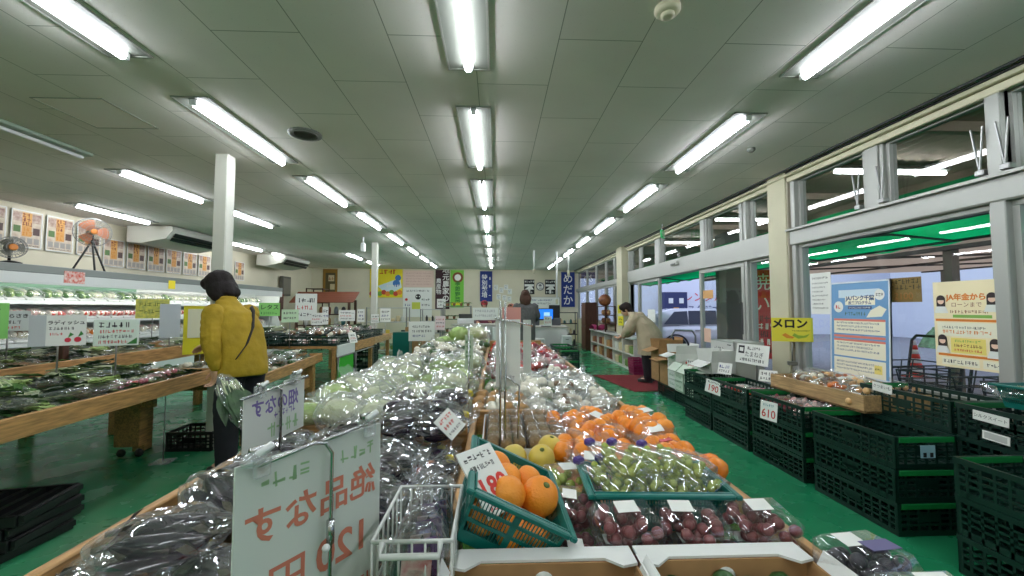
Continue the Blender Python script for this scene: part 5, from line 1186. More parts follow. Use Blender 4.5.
cluster(GR1, -2.2, -1.25, .1, 3.8, 2, 14, .715, 'bagged greens in the raised bin', ' of raised bin', ra, .2, (.95, 1.15), .2, seed=54, M=MT, flip=True)
cluster(GR1, -2.2, -1.25, .1, 3.8, 2, 12, .79, 'bagged greens in the raised bin', ' of raised bin top', (-.6, .9), .25, (.95, 1.15), .3, seed=55, M=MT, flip=True)
# folded black crates, black crate, acrylic stand below
fold = MB().use(black_p)
fold.bx(-.3, .3, -.2, .2, 0, .02)
for i in range(8): fold.bx(-.3 + .085 * i, -.3 + .085 * i + .03, -.2, .2, .02, .05)
for s in (-1, 1): fold.bx(-.3, .3, s * .2 - .012, s * .2 + .012, 0, .055, .003); fold.bx(s * .3 - .012, s * .3 + .012, -.2, .2, 0, .055, .003)
fme = fold.mesh('folded_crate')
for k in range(4):
    o = link('folded_crate', fme); o.location = (-2.77 + .012 * (k % 2), 2.36 + .015 * (k % 3), .002 + .057 * k); o.rotation_euler = (0, 0, .12 * (k % 2) - .05 + .05 * k); tag(o, 'folded flat black crate on the floor under the table, %s from the bottom' % od(k), 'crate', 'folded black crates')
BC, _ = crate_meshes(.4, .3, .17, black_p, (8, 6), 3)
o = link('black_crate', BC); o.location = (-2.74, 3.98, .002); tag(o, 'black slotted crate on the floor under the greens table', 'crate')
e = empty('acrylic_stand', (-2.76, 3.58, .002), .2, 'thin rod stand with clear square base below the greens table', 'stand')
MB().use(milky).bx(-.07, .07, -.07, .07, 0, .008, .002).build('base_plate', e); MB().use(steel, True).tube([(0, 0, .008), (0, 0, .6)], .004, 6).build('rod', e)
# hand written signs over the greens
def stand_sign(name, loc, rz, w, h, lines, label, base_z, board=None, cat='sign'):
    e = sign(name, loc, rz, w, h, lines, label, cat, board)
    MB().use(steel, True).tube([(0, .008, h * .4), (0, .008, base_z - loc[2])], .006, 6).build('stand_rod', e)
    return e
lg = mat('sign_green', (136, 206, 110), .6); gy = mat('sign_grey', (200, 208, 206), .6); pg = mat('sign_pale_green', (198, 226, 190), .6)
stand_sign('vegetable_sign', (-3.52, 2.98, 1.19), R(38), .2, .25, [('b', -.06, .06, .075, .085, ink), ('t', 'ラ', .13, 0, -.01, ink, .002), ('s', -.06, .06, -.095, .018, ink)], 'bright green sign with one big black kana at the frame edge', .7, lg)
stand_sign('vegetable_sign', (-4.1, 3.62, 1.17), R(40), .25, .17, [('t', 'つるむらさき', .038, .0, .04, ink, .001), ('s', -.1, .08, -.01, .026, ink), ('s', -.1, .08, -.055, .02, red_ink)], 'grey white sign with black hiragana behind the bright green sign', .72, gy)
rd = mat('radish_drawing', (206, 50, 70), .6)
stand_sign('vegetable_sign', (-3.16, 3.1, 1.117), R(36), .285, .22, [('b', -.1425, -.06, -.11, .11, mat('sign_blank', (186, 192, 194), .6)), ('t', 'ラディッシュ', .032, .04, .055, ink, .001), ('s', -.045, .08, .015, .02, ink), ('s', -.045, .03, -.025, .018, red_ink), ('d', .05, -.07, .017, rd), ('d', .1, -.068, .019, rd), ('p', [(.05, -.055), (.08, -.03), (.06, -.015)], green_ink), ('p', [(.1, -.05), (.13, -.03), (.115, -.005)], green_ink)], 'white radish sign with two red radishes drawn on it', .68)
stand_sign('vegetable_sign', (-2.93, 3.3, 1.09), R(30), .26, .2, [('s', -.1, .06, .06, .04, ink), ('s', -.1, .1, .01, .024, red_ink), ('s', -.1, .1, -.03, .024, ink), ('s', -.1, .06, -.07, .024, red_ink), ('p', [(.06, -.09), (.12, -.09), (.12, -.04)], green_ink)], 'white sign with red and black writing beside the radish sign', .68, mat('sign_mint', (222, 236, 224), .6))
yp = mat('sign_yellow_pattern', (214, 206, 90), .6, rgb2=(160, 170, 90), scale=26)
stand_sign('vegetable_sign', (-4.85, 6.0, 1.27), R(40), .36, .27, [('s', -.14, .14, .06, .05, mat('olive_ink', (110, 120, 40), .6)), ('s', -.14, .14, -.04, .05, MATS['olive_ink'])], 'yellow patterned sign in front of the chilled case', .002, yp)
stand_sign('vegetable_sign', (-4.07, 5.3, 1.12), R(40), .2, .42, [], 'plain grey tall panel near the yellow pattern sign', .75, mat('panel_greyblue', (184, 194, 200), .5))
e = stand_sign('vegetable_sign', (-3.1, 4.45, 1.05), R(35), .29, .5, [], 'bright yellow panel with blank white sheet beside the shopper', .7, mat('sign_yellow', (222, 214, 40), .6))
MB().use(mat('cream_sheet', (226, 226, 196), .6)).box((.02, -.008, .07), (.26, .003, .3)).build('white_sheet', e)
stand_sign('vegetable_sign', (-3.1, 5.75, 1.26), R(28), .25, .18, [('t', 'レタス', .075, 0, .025, ink, .001), ('s', -.1, .1, -.05, .03, green_ink)], 'light green sign with black katakana for lettuce', .72, lg)
stand_sign('vegetable_sign', (-2.87, 5.85, 1.17), R(25), .21, .18, [('s', -.08, .08, .04, .03, ink), ('s', -.08, .08, -.03, .03, ink)], 'pale green card next to the lettuce sign', .72, pg)
stand_sign('vegetable_sign', (-2.85, 4.75, 1.1), R(30), .15, .22, [('s', -.06, .06, .06, .025, ink), ('s', -.06, .06, 0, .025, blue_ink), ('s', -.06, .06, -.06, .025, ink)], 'white card behind the shopper in yellow', .7)
# ---- crates section with green panel
def shallow_meshes():
    m = MB().use(crate_g); Lx, Ly, Hz = .40, .58, .13
    for s in (-1, 1): lattice(m, -Ly / 2, Ly / 2, 0, Hz, s * (Lx / 2 - .004), 'x', 9, 1); lattice(m, -Lx / 2, Lx / 2, 0, Hz, s * (Ly / 2 - .004), 'y', 6, 1)
    m.bx(-Lx / 2, Lx / 2, -Ly / 2, Ly / 2, 0, .006)
    return m.mesh('crate_basket')
SH = shallow_meshes()
e = empty('crate_table', (-2.25, 5.95, 0), 0, 'wooden crate table with bright green panel and open frame front', 'display table')
MB().use(wood).bx(-1.3, 0, 0, 3.0, .70, .735).build('deck', e)
MB().use(white_pl).bx(-.01, .012, .0, .7, .58, .745, .003).build('white_front_board', e)
MB().use(wood).bx(-.01, .012, .72, 1.75, .6, .745, .003).build('front_board', e); MB().use(wood_pale).bx(-.01, .012, 1.76, 3.0, .62, .745, .003).build('front_board', e)
p = MB().use(mat('panel_bright_green', (52, 176, 40), .5)).bx(-.012, .004, .04, .66, .05, .56, .003).build('green_panel', e)
m = MB().use(steel, True)
for a, b in ((.02, .68), (.76, 1.7)): m.tube([(.01, a, .03), (.01, a, .58), (.01, b, .58), (.01, b, .03)], .014, 8, True)
m.build('panel_frame', e)
MB().use(mat('panel_brown', (96, 82, 66), .6)).bx(-.4, -.39, .8, 1.66, .06, .56).build('inner_panel', e)
for x in (-1.25, -.06):
    for y in (.06, 1.74, 2.94): MB().use(wood).bx(x - .03, x + .03, y - .03, y + .03, 0, .7, .003).build('leg', e)
CR = 0
FL = Pool([lambda: balls_bag(88, 'bagged_vegetables', 'white bag of mixed vegetables', 'bagged vegetables', [whitev, pink_m], 'root', n=5, r0=.028, fm=milky), lambda: balls_bag(89, 'bagged_vegetables', 'clear bag of brownish roots', 'bagged vegetables', [brown_m, whitev], 'root', n=5, r0=.028), lambda: leaf_bag(90, 'bagged_greens', 'bagged greens', 'bagged greens', 9, L=.26)])
for i in range(3):
    for j in range(5):
        x, y = -2.47 - .42 * i, 6.26 + .6 * j
        if j == 4 and i == 0: continue
        o = link('green_crate', SH); o.location = (x, y, .737); tag(o, 'shallow dark green crate, %s back in %s line from the aisle on the crate table' % (od(j), od(i)), 'crate', 'shallow crates on the crate table')
for i in range(3):
    cluster(FL, -2.64 - .42 * i, -2.3 - .42 * i, 6.0, 8.9 if i else 8.2, 2, 10 if i else 8, .76, 'bags in the shallow green crates', ' of %s crate line' % od(i), (0, 6.28), .2, (.95, 1.15), .3, seed=60 + i, flip=True)
cluster(FL, -3.4, -2.4, 6.2, 8.6, 4, 8, .86, 'bags heaped over the shallow green crates', ' of heaped crate bags', (0, 6.28), .25, (1, 1.2), .35, seed=66, flip=True)
cluster(GREENS, -3.5, -2.95, 5.3, 6.0, 2, 3, .93, 'tall greens under the lettuce sign', ' under the lettuce sign', (0, 6.28), .2, (1.1, 1.3), .3, seed=67, flip=True)
o = link('green_crate', SH); o.location = (-3.2, 5.62, .80); tag(o, 'shallow dark green crate of leaf greens under the lettuce sign', 'crate')
sign('price_tag', (-2.225, 6.5, .82), R(70), .17, .17, [('s', -.06, .06, .04, .03, ink), ('s', -.06, .06, -.01, .03, red_ink), ('s', -.06, .06, -.05, .02, ink)], 'white price tag hanging over the bright green panel', 'price tag', rx=-.3)
for k in range(3): o = link('mesh_crate', CB); o.location = (-2.55, 8.1, .002 + .184 * k * .98); tag(o, 'dark mesh crate stacked under the crate table, %s from the floor' % od(k), 'crate', 'crates under the crate table')
e = carton('teal_box', (-2.1, 9.35, .002), 0, .36, .3, .74, teal, 'tall teal box at the far end of the crate table', 'box', flaps=False)
carton('brown_carton', (-1.95, 10.1, .002), 0, .4, .5, .82, card, 'tall brown carton behind the teal box', 'box', flaps=False)
for i, (x, y, w, h, z) in enumerate(((-2.95, 6.9, .17, .2, 1.1), (-3.1, 7.6, .1, .32, 1.14), (-2.75, 7.7, .28, .2, 1.14), (-2.72, 8.4, .14, .26, 1.13), (-2.5, 8.6, .16, .18, 1.06), (-2.42, 9.1, .22, .3, 1.12), (-3.9, 8.6, .4, .55, 1.3))):
    stand_sign('vegetable_sign', (x, y, z), R(20), w, h, [('s', -w * .4, w * .4, h * .25, h * .16, ink), ('s', -w * .4, w * .3, -h * .02, h * .14, blue_ink if i % 2 else red_ink), ('s', -w * .4, w * .4, -h * .28, h * .12, ink)], ['small white card over the first shallow crates', 'narrow white upright card over the crates', 'wide white card with two lines over the crates', 'upright white card behind the wide card', 'small low white card near the crate table end', 'white card in front of the far column', 'large white sheet in front of the brown roofed stand'][i], .76 if i < 4 else .002)

# ---- chilled case
e = empty('chilled_case', (-6.5, 4.0, 0), 0, 'long white open chilled case with lit shelves under the wall posters', 'chilled case')
cw = mat('case_white', (216, 220, 216), .4); cg = mat('case_grey', (140, 146, 142), .5)
m = MB().use(cw); m.bx(0, .04, 0, 7.3, 0, 1.78); m.bx(0, .8, 0, 7.3, 0, .12); m.bx(.76, .82, 0, 7.3, .1, .5, .01); m.bx(.04, .78, 0, 7.3, .40, .44); m.build('case_body', e)
for y in (0, 7.26): MB().use(cw).prism([(0, 0), (.82, 0), (.82, .5), (.62, 1.1), (.7, 1.8), (0, 1.8)], y, y + .04, 'y').build('end_panel', e)
m = MB().use(cg).bx(0, .74, 0, 7.3, 1.72, 1.82, .008); m.build('canopy', e)
MB().use(white_pl).bx(.70, .735, 0, 7.3, 1.58, 1.72, .004).build('light_band', e)
for k in range(5): MB().use(emis('case_lamp', (250, 250, 245), 24) if k == 0 else MATS['case_lamp'], True).tube([(.64, .1 + 1.44 * k, 1.66), (.64, 1.4 + 1.44 * k, 1.66)], .014, 8).build('case_lamp', e)
for z, d in ((1.36, .44), (1.10, .52), (.82, .6)):
    s_ = MB().use(cw).bx(.04, d, 0, 7.3, z - .02, z).build('shelf', e); MB().use(white_pl).bx(d, d + .008, 0, 7.3, z - .03, z + .02).build('price_rail', s_)
MB().use(mat('blind_green', (120, 160, 136), .6)).bx(.05, .06, 1.4, 3.6, 1.52, 1.62).build('back_panel', e)
rail_card = [(.77, 1.05, mat('card_red_print', (226, 206, 196), .6, rgb2=(206, 80, 60), scale=30), .24, .14), (.74, 2.55, mat('card_yellow', (240, 220, 40), .6), .13, .13), (.74, 3.9, gy, .16, .13)]
for (x, y, mt_, w, h), nm in zip(rail_card, ('red printed card', 'yellow card', 'grey card')):
    o = MB().use(mt_).bx(x - .002, x + .002, -w / 2, w / 2, -h / 2, h / 2).build('rail_card'); o.location = (-6.5 + .736, 4.0 + y, 1.64); tag(o, nm + ' clipped on the light band of the chilled case', 'card')
o = MB().use(mat('card_brown_green', (150, 120, 60), .6, rgb2=(90, 140, 70), scale=5)).bx(-.002, .002, -.13, .13, -.13, .13).build('rail_card'); o.location = (-5.764, 8.75, 1.6); tag(o, 'brown and green square card hanging from the chilled case', 'card')
def pack(seed, mt1, mt2, desc):
    r = random.Random(seed)
    m = MB().use(milky if False else white_pl); m.box((0, 0, .01), (.13, .2, .02), None, .006)
    for k in range(6): m.use(mt1 if k % 2 else mt2, True).ball((r.uniform(-.03, .03), -.075 + .03 * k, .04), (.035, .03, .025), 8, 6)
    m.use(clear, True).box((0, 0, .045), (.13, .2, .06), None, .02)
    o = m.build('food_pack'); return tag(o, desc, 'food pack')
FP = [Pool([lambda: pack(1, leafg, whitev, 'green and white pack'), lambda: pack(2, leafl, leafg, 'light green pack'), lambda: pack(3, whitev, stemw, 'white pack')]),
      Pool([lambda: pack(4, whitev, pink_m, 'pinkish pack'), lambda: pack(5, tomato_m, whitev, 'red and white pack'), lambda: pack(6, whitev, apple_y, 'cream pack')]),
      Pool([lambda: pack(7, brown_m, whitev, 'brownish pack'), lambda: pack(8, whitev, pink_m, 'pale pack'), lambda: pack(9, orange_m, whitev, 'orange pack')])]
for si, (z, x) in enumerate(((1.365, -6.24), (1.105, -6.17), (.825, -6.1))):
    r = random.Random(si)
    for j in range(29):
        y = 4.6 + j * .225
        k = 1 if (si == 1 and 8 <= j <= 11) else r.randrange(3)
        FP[si].put(k, (x, y, z + .06), (0, R(30), r.uniform(-.1, .1)), '%s, %s back on the %s shelf of the chilled case' % (FP[si].d[k], od(j), ('top', 'middle', 'lower')[si]), 'packs on the %s chilled shelf' % ('top', 'middle', 'lower')[si], (1.5, 1.0, 1.5))
for j in range(26): k = j % 3; FP[2].put(k, (-5.95, 4.7 + j * .25, .47), (0, R(10), 0), '%s, %s back in the base tray of the chilled case' % (FP[2].d[k], od(j)), 'packs in the chilled base tray')
# fans on the case
def fan(loc, rz, r_, col, label, tripod):
    e = empty('electric_fan', loc, rz, label, 'fan')
    hz = .57 if tripod else .2
    if tripod:
        for a in (-90, 30, 150): MB().use(mat('fan_leg_dark', (50, 54, 52), .5), True).tube([(0, 0, hz - .12), (.2 * math.cos(R(a)), .2 * math.sin(R(a)), .0)], .012, 8).build('leg', e)
        MB().use(MATS['fan_leg_dark'], True).tube([(0, .02, hz - .14), (0, .02, hz)], .022, 10).build('post', e)
    else:
        MB().use(black_p, True).tube([(0, .05, 0), (0, .05, hz)], .014, 8).build('post', e); MB().use(black_p, True).lathe([(.1, 0), (.1, .02), (.03, .04)], 18).build('base', e)
    MB().use(mat('fan_motor', (70, 74, 72), .5), True).ball((0, .08, hz), (.05, .09, .05)).build('motor', e)
    g = MB().use(steel, True)
    for rr, y in ((r_, 0), (r_ * .98, -.05), (r_ * .72, -.075), (r_ * .45, -.085), (r_ * .98, .05)): g.tube([(rr * math.cos(a * PI / 16), y, hz + rr * math.sin(a * PI / 16)) for a in range(32)], .003, 5, True)
    for a in range(24): c_, s_ = math.cos(a * PI / 12), math.sin(a * PI / 12); g.tube([(r_ * .15 * c_, -.085, hz + r_ * .15 * s_), (r_ * .98 * c_, -.05, hz + r_ * .98 * s_), (r_ * c_, 0, hz + r_ * s_), (r_ * .9 * c_, .055, hz + r_ * .9 * s_), (.05 * c_, .08, hz + .05 * s_)], .0018, 4)
    g.build('fan_guard', e)
    bl = MB().use(col, True)
    for k in range(3):
        a0 = k * 2 * PI / 3
        bl.grid(lambda u, v: ((.04 + (r_ * .85 - .04) * u) * math.cos(a0 + (v - .5) * 1.5 * (1 - .25 * u)), -.02 + .05 * (v - .5), hz + (.04 + (r_ * .85 - .04) * u) * math.sin(a0 + (v - .5) * 1.5 * (1 - .25 * u))), 5, 5)
    bl.use(mat('fan_hub', (170, 150, 120), .4), True).ball((0, -.03, hz), (.045, .03, .045)); bl.build('fan_blades', e, fix=False)
    MB().use(mat('fan_badge', (226, 140, 60), .4), True).ball((0, -.09, hz), (.04, .008, .04)).build('badge', e)
fan((-5.93, 6.22, 1.822), R(55), .205, mat('fan_blade_copper', (190, 120, 84), .4), 'tripod fan with copper blades standing on the chilled case', True)
fan((-5.95, 5.24, 1.822), R(60), .13, mat('fan_blade_grey', (130, 130, 120), .4), 'small grey desk fan on the chilled case at the frame edge', False)
# wall posters of farm produce, one by one
pw = mat('poster_white', (226, 220, 200), .6); pm = [mat('poster_maroon', (110, 30, 36), .6), mat('poster_ochre', (206, 150, 60), .6), mat('poster_leafgreen', (90, 120, 70), .6), mat('poster_dark', (90, 70, 66), .6), mat('poster_grey', (160, 156, 150), .6)]
ys = [5.52 + .44 * i for i in range(11)] + [10.75]
for i, y in enumerate(ys):
    w = .385; h = .52 if i < 4 else .47; r = random.Random(i)
    L_ = [('b', -w * .46, w * .46, -h * .46, h * .46, mat('poster_ground', (210, 200, 180), .6, rgb2=(190, 170, 150), scale=14)), ('b', -w * .44, w * .44, .1, .225, mat('poster_dusk', (150, 120, 110), .6, rgb2=(196, 176, 160), scale=22)), ('b', -.06, .06, -.1, .23, mat('poster_apricot', (214, 160, 90), .6)), ('s', -.055, .055, .195, .055, pm[0]), ('s', -.055, .055, .135, .055, pm[0]), ('s', -.055, .055, .075, .05, pm[0]), ('s', -.05, .05, .0, .05, mat('poster_gold', (206, 130, 40), .6)), ('s', -.05, .05, -.06, .05, MATS['poster_gold']), ('b', -w * .42, -w * .2, -.05, .04, pm[2]), ('b', w * .2, w * .42, -.07, .03, pm[3])]
    for a in range(4): L_.append(('b', -w * .42 + w * .22 * a, -w * .42 + w * .22 * a + w * .17, -.2, -.12, pm[4]))
    L_.append(('s', -w * .4, w * .4, -.225, .02, ink))
    sign('wall_poster', (-6.575, y, 2.38 if i < 4 else 2.22), R(90), w, h, L_, 'farm produce poster on the wall above the chilled case, %s from the camera' % od(i), 'poster', board=pw, group='produce posters along the wall', frame=white_pl)
# ceiling air conditioners
def aircon(y, label, L_=1.5):
    e = empty('air_conditioner', (-6.0, y, 2.36), 0, label, 'air conditioner')
    aw_ = mat('aircon_white', (206, 206, 196), .5)
    MB().use(aw_, True).mesh
    m = MB().use(aw_); m.prism([(-.35, .34), (.38, .34), (.42, .28), (.30, .12), (-.1, .04), (-.35, .06)], -L_ / 2, L_ / 2, 'y'); m.build('casing', e)
    m = MB().use(black_p)
    for a, b, c_, d in ((.405, .22, .36, .155), (.35, .145, .31, .09)):
        m.add([(a, -L_ * .46, b), (c_, -L_ * .46, d), (c_, L_ * .46, d), (a, L_ * .46, b), (a + .012, -L_ * .46, b - .006), (c_ + .012, -L_ * .46, d - .006), (c_ + .012, L_ * .46, d - .006), (a + .012, L_ * .46, b - .006)], [[0, 1, 2, 3], [7, 6, 5, 4], [0, 4, 5, 1], [1, 5, 6, 2], [2, 6, 7, 3], [3, 7, 4, 0]])
    m.build('outlet_grille', e)
    MB().use(mat('aircon_side', (190, 190, 178), .5)).prism([(-.35, .34), (.38, .34), (.42, .28), (.30, .12), (-.1, .04), (-.35, .06)], -L_ / 2 - .02, -L_ / 2, 'y').build('side_cover', e)
aircon(7.95, 'white ceiling air conditioner above the wall posters, nearer one', 1.35); aircon(11.8, 'white ceiling air conditioner near the far corner', 1.4)
# ================================================================== back of the shop
BA = math.atan2(YB1 - YB0, XR - XL)
def bwp(x, off=.012): return YB0 + (x - XL) * (YB1 - YB0) / (XR + .1 - XL) - off
def wall_sign(name, x0, x1, z0, z1, lines, label, cat='banner', board=None, off=.02, **k):
    x = (x0 + x1) / 2; return sign(name, (x, bwp(x, off), (z0 + z1) / 2), BA, x1 - x0, z1 - z0, lines, label, cat, board, **k)
bw_ = mat('banner_letter_white', (236, 236, 232), .7)
wall_sign('wall_banner', -6.2, -5.7, 1.8, 2.68, [('b', -.16, .18, -.42, .3, mat('banner_olive', (90, 80, 50), .7)), ('b', -.06, .14, .0, .22, mat('banner_print', (206, 190, 150), .7)), ('s', -.05, .12, .1, .1, mat('banner_rust', (150, 60, 40), .7)), ('b', .0, .16, -.3, -.1, MATS['banner_print']), ('s', -.12, -.08, .0, .2, MATS['banner_print'])], 'ochre brown hanging banner near the far corner', board=mat('banner_ochre', (150, 110, 40), .7))
by = mat('banner_yellow', (240, 222, 40), .6)
wall_sign('wall_banner', -4.58, -3.42, 1.66, 2.70, [('s', -.4, .4, .42, .16, red_ink), ('p', [(-.3, -.1), (.5, .2), (.55, -.15), (.3, -.3), (-.1, -.3)], mat('banner_pale', (210, 230, 236), .6)), ('d', .42, .2, .11, mat('banner_blue', (60, 120, 190), .6)), ('d', .36, .0, .13, MATS['banner_blue']), ('s', .0, .5, -.1, .1, bw_)] + [('d', -.5 + .14 * i, -.38 + .05 * (i % 2), .09, [mat('fruit_red', (200, 70, 50), .6), mat('fruit_orange', (230, 140, 50), .6), mat('fruit_green', (120, 170, 60), .6)][i % 3]) for i in range(8)], 'large yellow printed banner with red writing behind the far column', board=by)
wall_sign('wall_paper', -3.40, -2.3, 2.05, 2.66, [('s', -.45, .45, .2 - .1 * i, .05, mat('faint_pink_ink', (196, 160, 150), .7)) for i in range(5)], 'faded pink paper sheet beside the yellow banner', 'notice', mat('paper_pink', (222, 196, 182), .7))
wall_sign('wall_paper', -3.40, -2.36, .95, 2.03, [('s', -.4, .4, .42, .06, ink), ('d', .02, .2, .1, ink), ('d', -.03, .21, .025, white_paper), ('d', .07, .21, .025, white_paper), ('d', -.4, .1, .05, red_ink), ('b', -.2, .1, -.25, .0, mat('paper_lime', (206, 214, 80), .6)), ('s', -.45, -.25, -.1, .08, blue_ink), ('s', .15, .45, .1, .08, ink), ('s', .15, .45, -.1, .08, ink)], 'white paper with black circle drawing under the pink sheet', 'notice')
bm_ = mat('banner_maroon', (62, 34, 42), .7)
wall_sign('wall_banner', -2.24, -1.72, 1.24, 2.69, [('t', '地\n元\n農\n家\nの', .26, .12, .18, bw_, .004), ('t', '農\n産\n物', .2, -.14, .1, bw_, .002), ('b', -.2, .12, -.68, -.35, white_paper), ('s', -.15, .08, -.45, .06, ink), ('s', -.15, .08, -.57, .06, ink)], 'tall maroon banner with white kanji columns', board=bm_)
bg_ = mat('banner_green', (120, 196, 70), .7)
wall_sign('wall_banner', -1.69, -1.2, 1.3, 2.69, [('d', .02, .42, .2, mat('banner_brown2', (130, 80, 50), .7)), ('d', .02, .42, .12, white_paper), ('t', '季\n節\n野\n菜', .2, .02, -.12, mat('banner_deep_green', (40, 110, 50), .7), .003), ('b', -.2, .2, -.6, -.5, by)], 'tall lime green banner next to the maroon banner', board=bg_)
bb_ = mat('banner_blue_cloth', (34, 56, 130), .7)
wall_sign('wall_banner', -.6, -.14, 1.52, 2.66, [('t', '特\n別\n栽\n培', .22, -.06, .0, bw_, .003), ('s', .1, .18, .3, .1, bw_), ('s', .1, .18, .0, .1, bw_), ('s', .1, .18, -.3, .1, bw_)], 'narrow blue banner with white characters in the wall centre', board=bb_)
wall_sign('wall_banner', 2.5, 3.03, 1.32, 2.66, [('t', 'め', .4, 0, .4, bw_, .004), ('t', 'だ', .4, 0, -.03, bw_, .004), ('t', 'か', .4, 0, -.44, bw_, .004)], 'blue banner with three large white hiragana by the windows', board=bb_)
for i, (x0, x1) in enumerate(((1.06, 1.46), (1.87, 2.27))):
    wall_sign('photo_panel', x0, x1, 1.8, 2.36, [('b', -.18, .18, .02, .1, white_paper), ('p', [(-.18, -.1), (-.02, .02), (.1, .02), (.18, -.1)], white_paper), ('b', -.04, .04, -.25, -.02, white_paper), ('s', -.17, .17, .2, .08, white_paper), ('s', -.17, .17, -.2, .08, white_paper)], 'black and white photo panel, %s of the round emblem' % ('toward the register' if i == 0 else 'toward the blue banner'), 'panel', board=mat('panel_black', (34, 34, 34), .6))
o = wall_sign('round_emblem', 1.52, 1.84, 1.94, 2.26, [('d', 0, 0, .16, mat('emblem_grey', (120, 120, 126), .6)), ('d', 0, 0, .12, white_paper), ('d', 0, .03, .06, MATS['emblem_grey']), ('b', -.1, .1, -.03, .0, white_paper), ('b', -.05, .07, -.08, -.05, MATS['emblem_grey'])], 'round grey emblem between two black and white panels', 'emblem', mat('emblem_back', (206, 200, 180), .6))
for i, (x, z) in enumerate(((.0, 2.05), (.2, 1.95), (.38, 2.06), (.52, 1.9), (.1, 1.7), (.32, 1.66), (.5, 1.62))):
    wall_sign('wall_note', x - .08, x + .08, z - .1, z + .1, [('s', -.06, .06, .05, .03, ink), ('s', -.06, .05, .0, .03, blue_ink), ('s', -.06, .06, -.05, .03, ink)], 'small white note on the back wall, %s from the narrow blue banner' % od(i), 'note', group='wall notes behind the register')
wall_sign('whiteboard', 1.3, 2.44, 1.1, 1.7, [('s', -.5, .3, .18, .06, blue_ink), ('s', -.5, .2, .05, .06, ink)], 'whiteboard on the back wall behind the monitor', 'whiteboard', frame=steel)
# cords and bars hanging near the register
for i, (x, y, z0) in enumerate(((.95, 10.2, 2.25), (1.55, 10.4, 1.5), (1.78, 10.0, 2.2))):
    m = MB().use(white_pl, True).tube([(x, y, H), (x, y, z0)], .022, 8); m.use(cream).bx(x - .03, x + .03, y - .03, y + .03, z0 - .12, z0, .006)
    tag(m.build('ceiling_drop_pole'), 'white drop pole from the ceiling near the register, %s from the aisle' % od(i), 'drop pole', 'drop poles by the register')
e = empty('ceiling_camera', (-2.7, 8.4, H), 0, 'small white camera hanging from the ceiling before the far column', 'camera'); MB().use(white_pl, True).tube([(0, 0, 0), (0, 0, -.12)], .015, 8).build('stem', e); MB().use(white_pl).bx(-.04, .04, -.05, .05, -.3, -.12, .015).build('camera_body', e)
# register counter
e = empty('register_counter', (0, 0, 0), 0, 'white checkout counter across the aisle end', 'counter')
MB().use(mat('counter_white', (206, 208, 204), .5)).bx(-1.0, .35, 9.9, 10.45, 0, .86, .006).build('counter_body', e); MB().use(mat('counter_top', (180, 176, 166), .4)).bx(-1.04, .39, 9.86, 10.5, .86, .89, .005).build('counter_top', e)
MB().use(black_p).bx(-.6, .2, 9.892, 9.9, .15, .45).build('recess_shade_panel', e)  # flat black panel stands in for the shade of a recess
e = empty('register_counter', (0, 0, 0), 0, 'white shelf counter holding the register monitor', 'counter')
MB().use(MATS['counter_white']).bx(.95, 1.8, 10.3, 10.9, 0, .78, .006).build('counter_body', e); MB().use(MATS['counter_top']).bx(.92, 1.83, 10.27, 10.93, .78, .81, .004).build('counter_top', e)
for i in range(2): MB().use(MATS['counter_white']).bx(1.0 + .4 * i, 1.36 + .4 * i, 10.285, 10.3, .1 + .02 * i, .7).build('counter_door', e)
e = empty('register_monitor', (1.27, 10.45, .81), 0, 'small monitor with glowing blue screen on the register counter', 'monitor')
MB().use(black_p).bx(-.2, .2, -.02, .02, .16, .46, .008).build('monitor_body', e); MB().use(emis('screen_blue', (40, 120, 230), 1.1)).bx(-.18, .18, -.022, -.02, .19, .44).build('screen', e)
MB().use(emis('screen_pale', (150, 200, 250), 1.0)).bx(-.05, .1, -.0235, -.022, .27, .36).build('screen_window', e)
MB().use(black_p).bx(-.03, .03, -.02, .03, .02, .18).build('stand', e); MB().use(black_p).bx(-.12, .12, -.09, .09, 0, .02, .006).build('base', e)
for i, (x, y, w) in enumerate(((1.02, 11.2, .28), (1.6, 11.2, .3))):
    e = empty('register_terminal', (x, y, .81), 0, 'dark register display behind the blue monitor, %s' % ('aisle side' if i == 0 else 'window side'), 'terminal')
    MB().use(black_p).bx(-w / 2, w / 2, -.02, .02, .2, .55, .01).build('display', e); MB().use(mat('terminal_grey', (90, 94, 98), .5)).bx(-.16, .16, -.1, .15, 0, .2, .01).build('terminal_base', e)
st2 = MB().use(MATS['counter_white']).bx(.85, 1.9, 11.05, 11.5, 0, .808, .005).build('back_counter'); tag(st2, 'pale counter behind the register monitor', 'counter')
e = empty('register_terminal', (-.75, 10.15, .89), .1, 'white cash register with black keys on the counter', 'register'); MB().use(white_pl).bx(-.2, .2, -.2, .2, 0, .14, .02).build('register_body', e); MB().use(black_p).prism([(-.15, .14), (.1, .14), (.1, .24)], -.16, .16, 'x').build('key_panel', e)
e = sign('blank_sign', (-.25, 9.86, 1.14), 0, .62, .3, [('s', -.25, .25, .07, .06, mat('faint_ink', (176, 172, 174), .7)), ('s', -.25, .25, -.04, .05, MATS['faint_ink'])], 'blank white panel standing on the checkout counter', 'panel')
for s in (-.25, .25): MB().use(steel).bx(s - .01, s + .01, -.01, .01, -.25, -.15).build('support', e)
for i, (x, h, nm) in enumerate(((-.42, .5, 'left'), (-.22, .46, 'mid'), (-.02, .48, 'r'))):
    tag(MB().use(white_pl).bx(x - .06, x + .06, 9.72, 9.84, .0, .35 + h, .008).build('bag_stand'), 'white upright bag stand before the counter, %s from the leaf tables' % od(i), 'stand', 'bag stands before the counter')
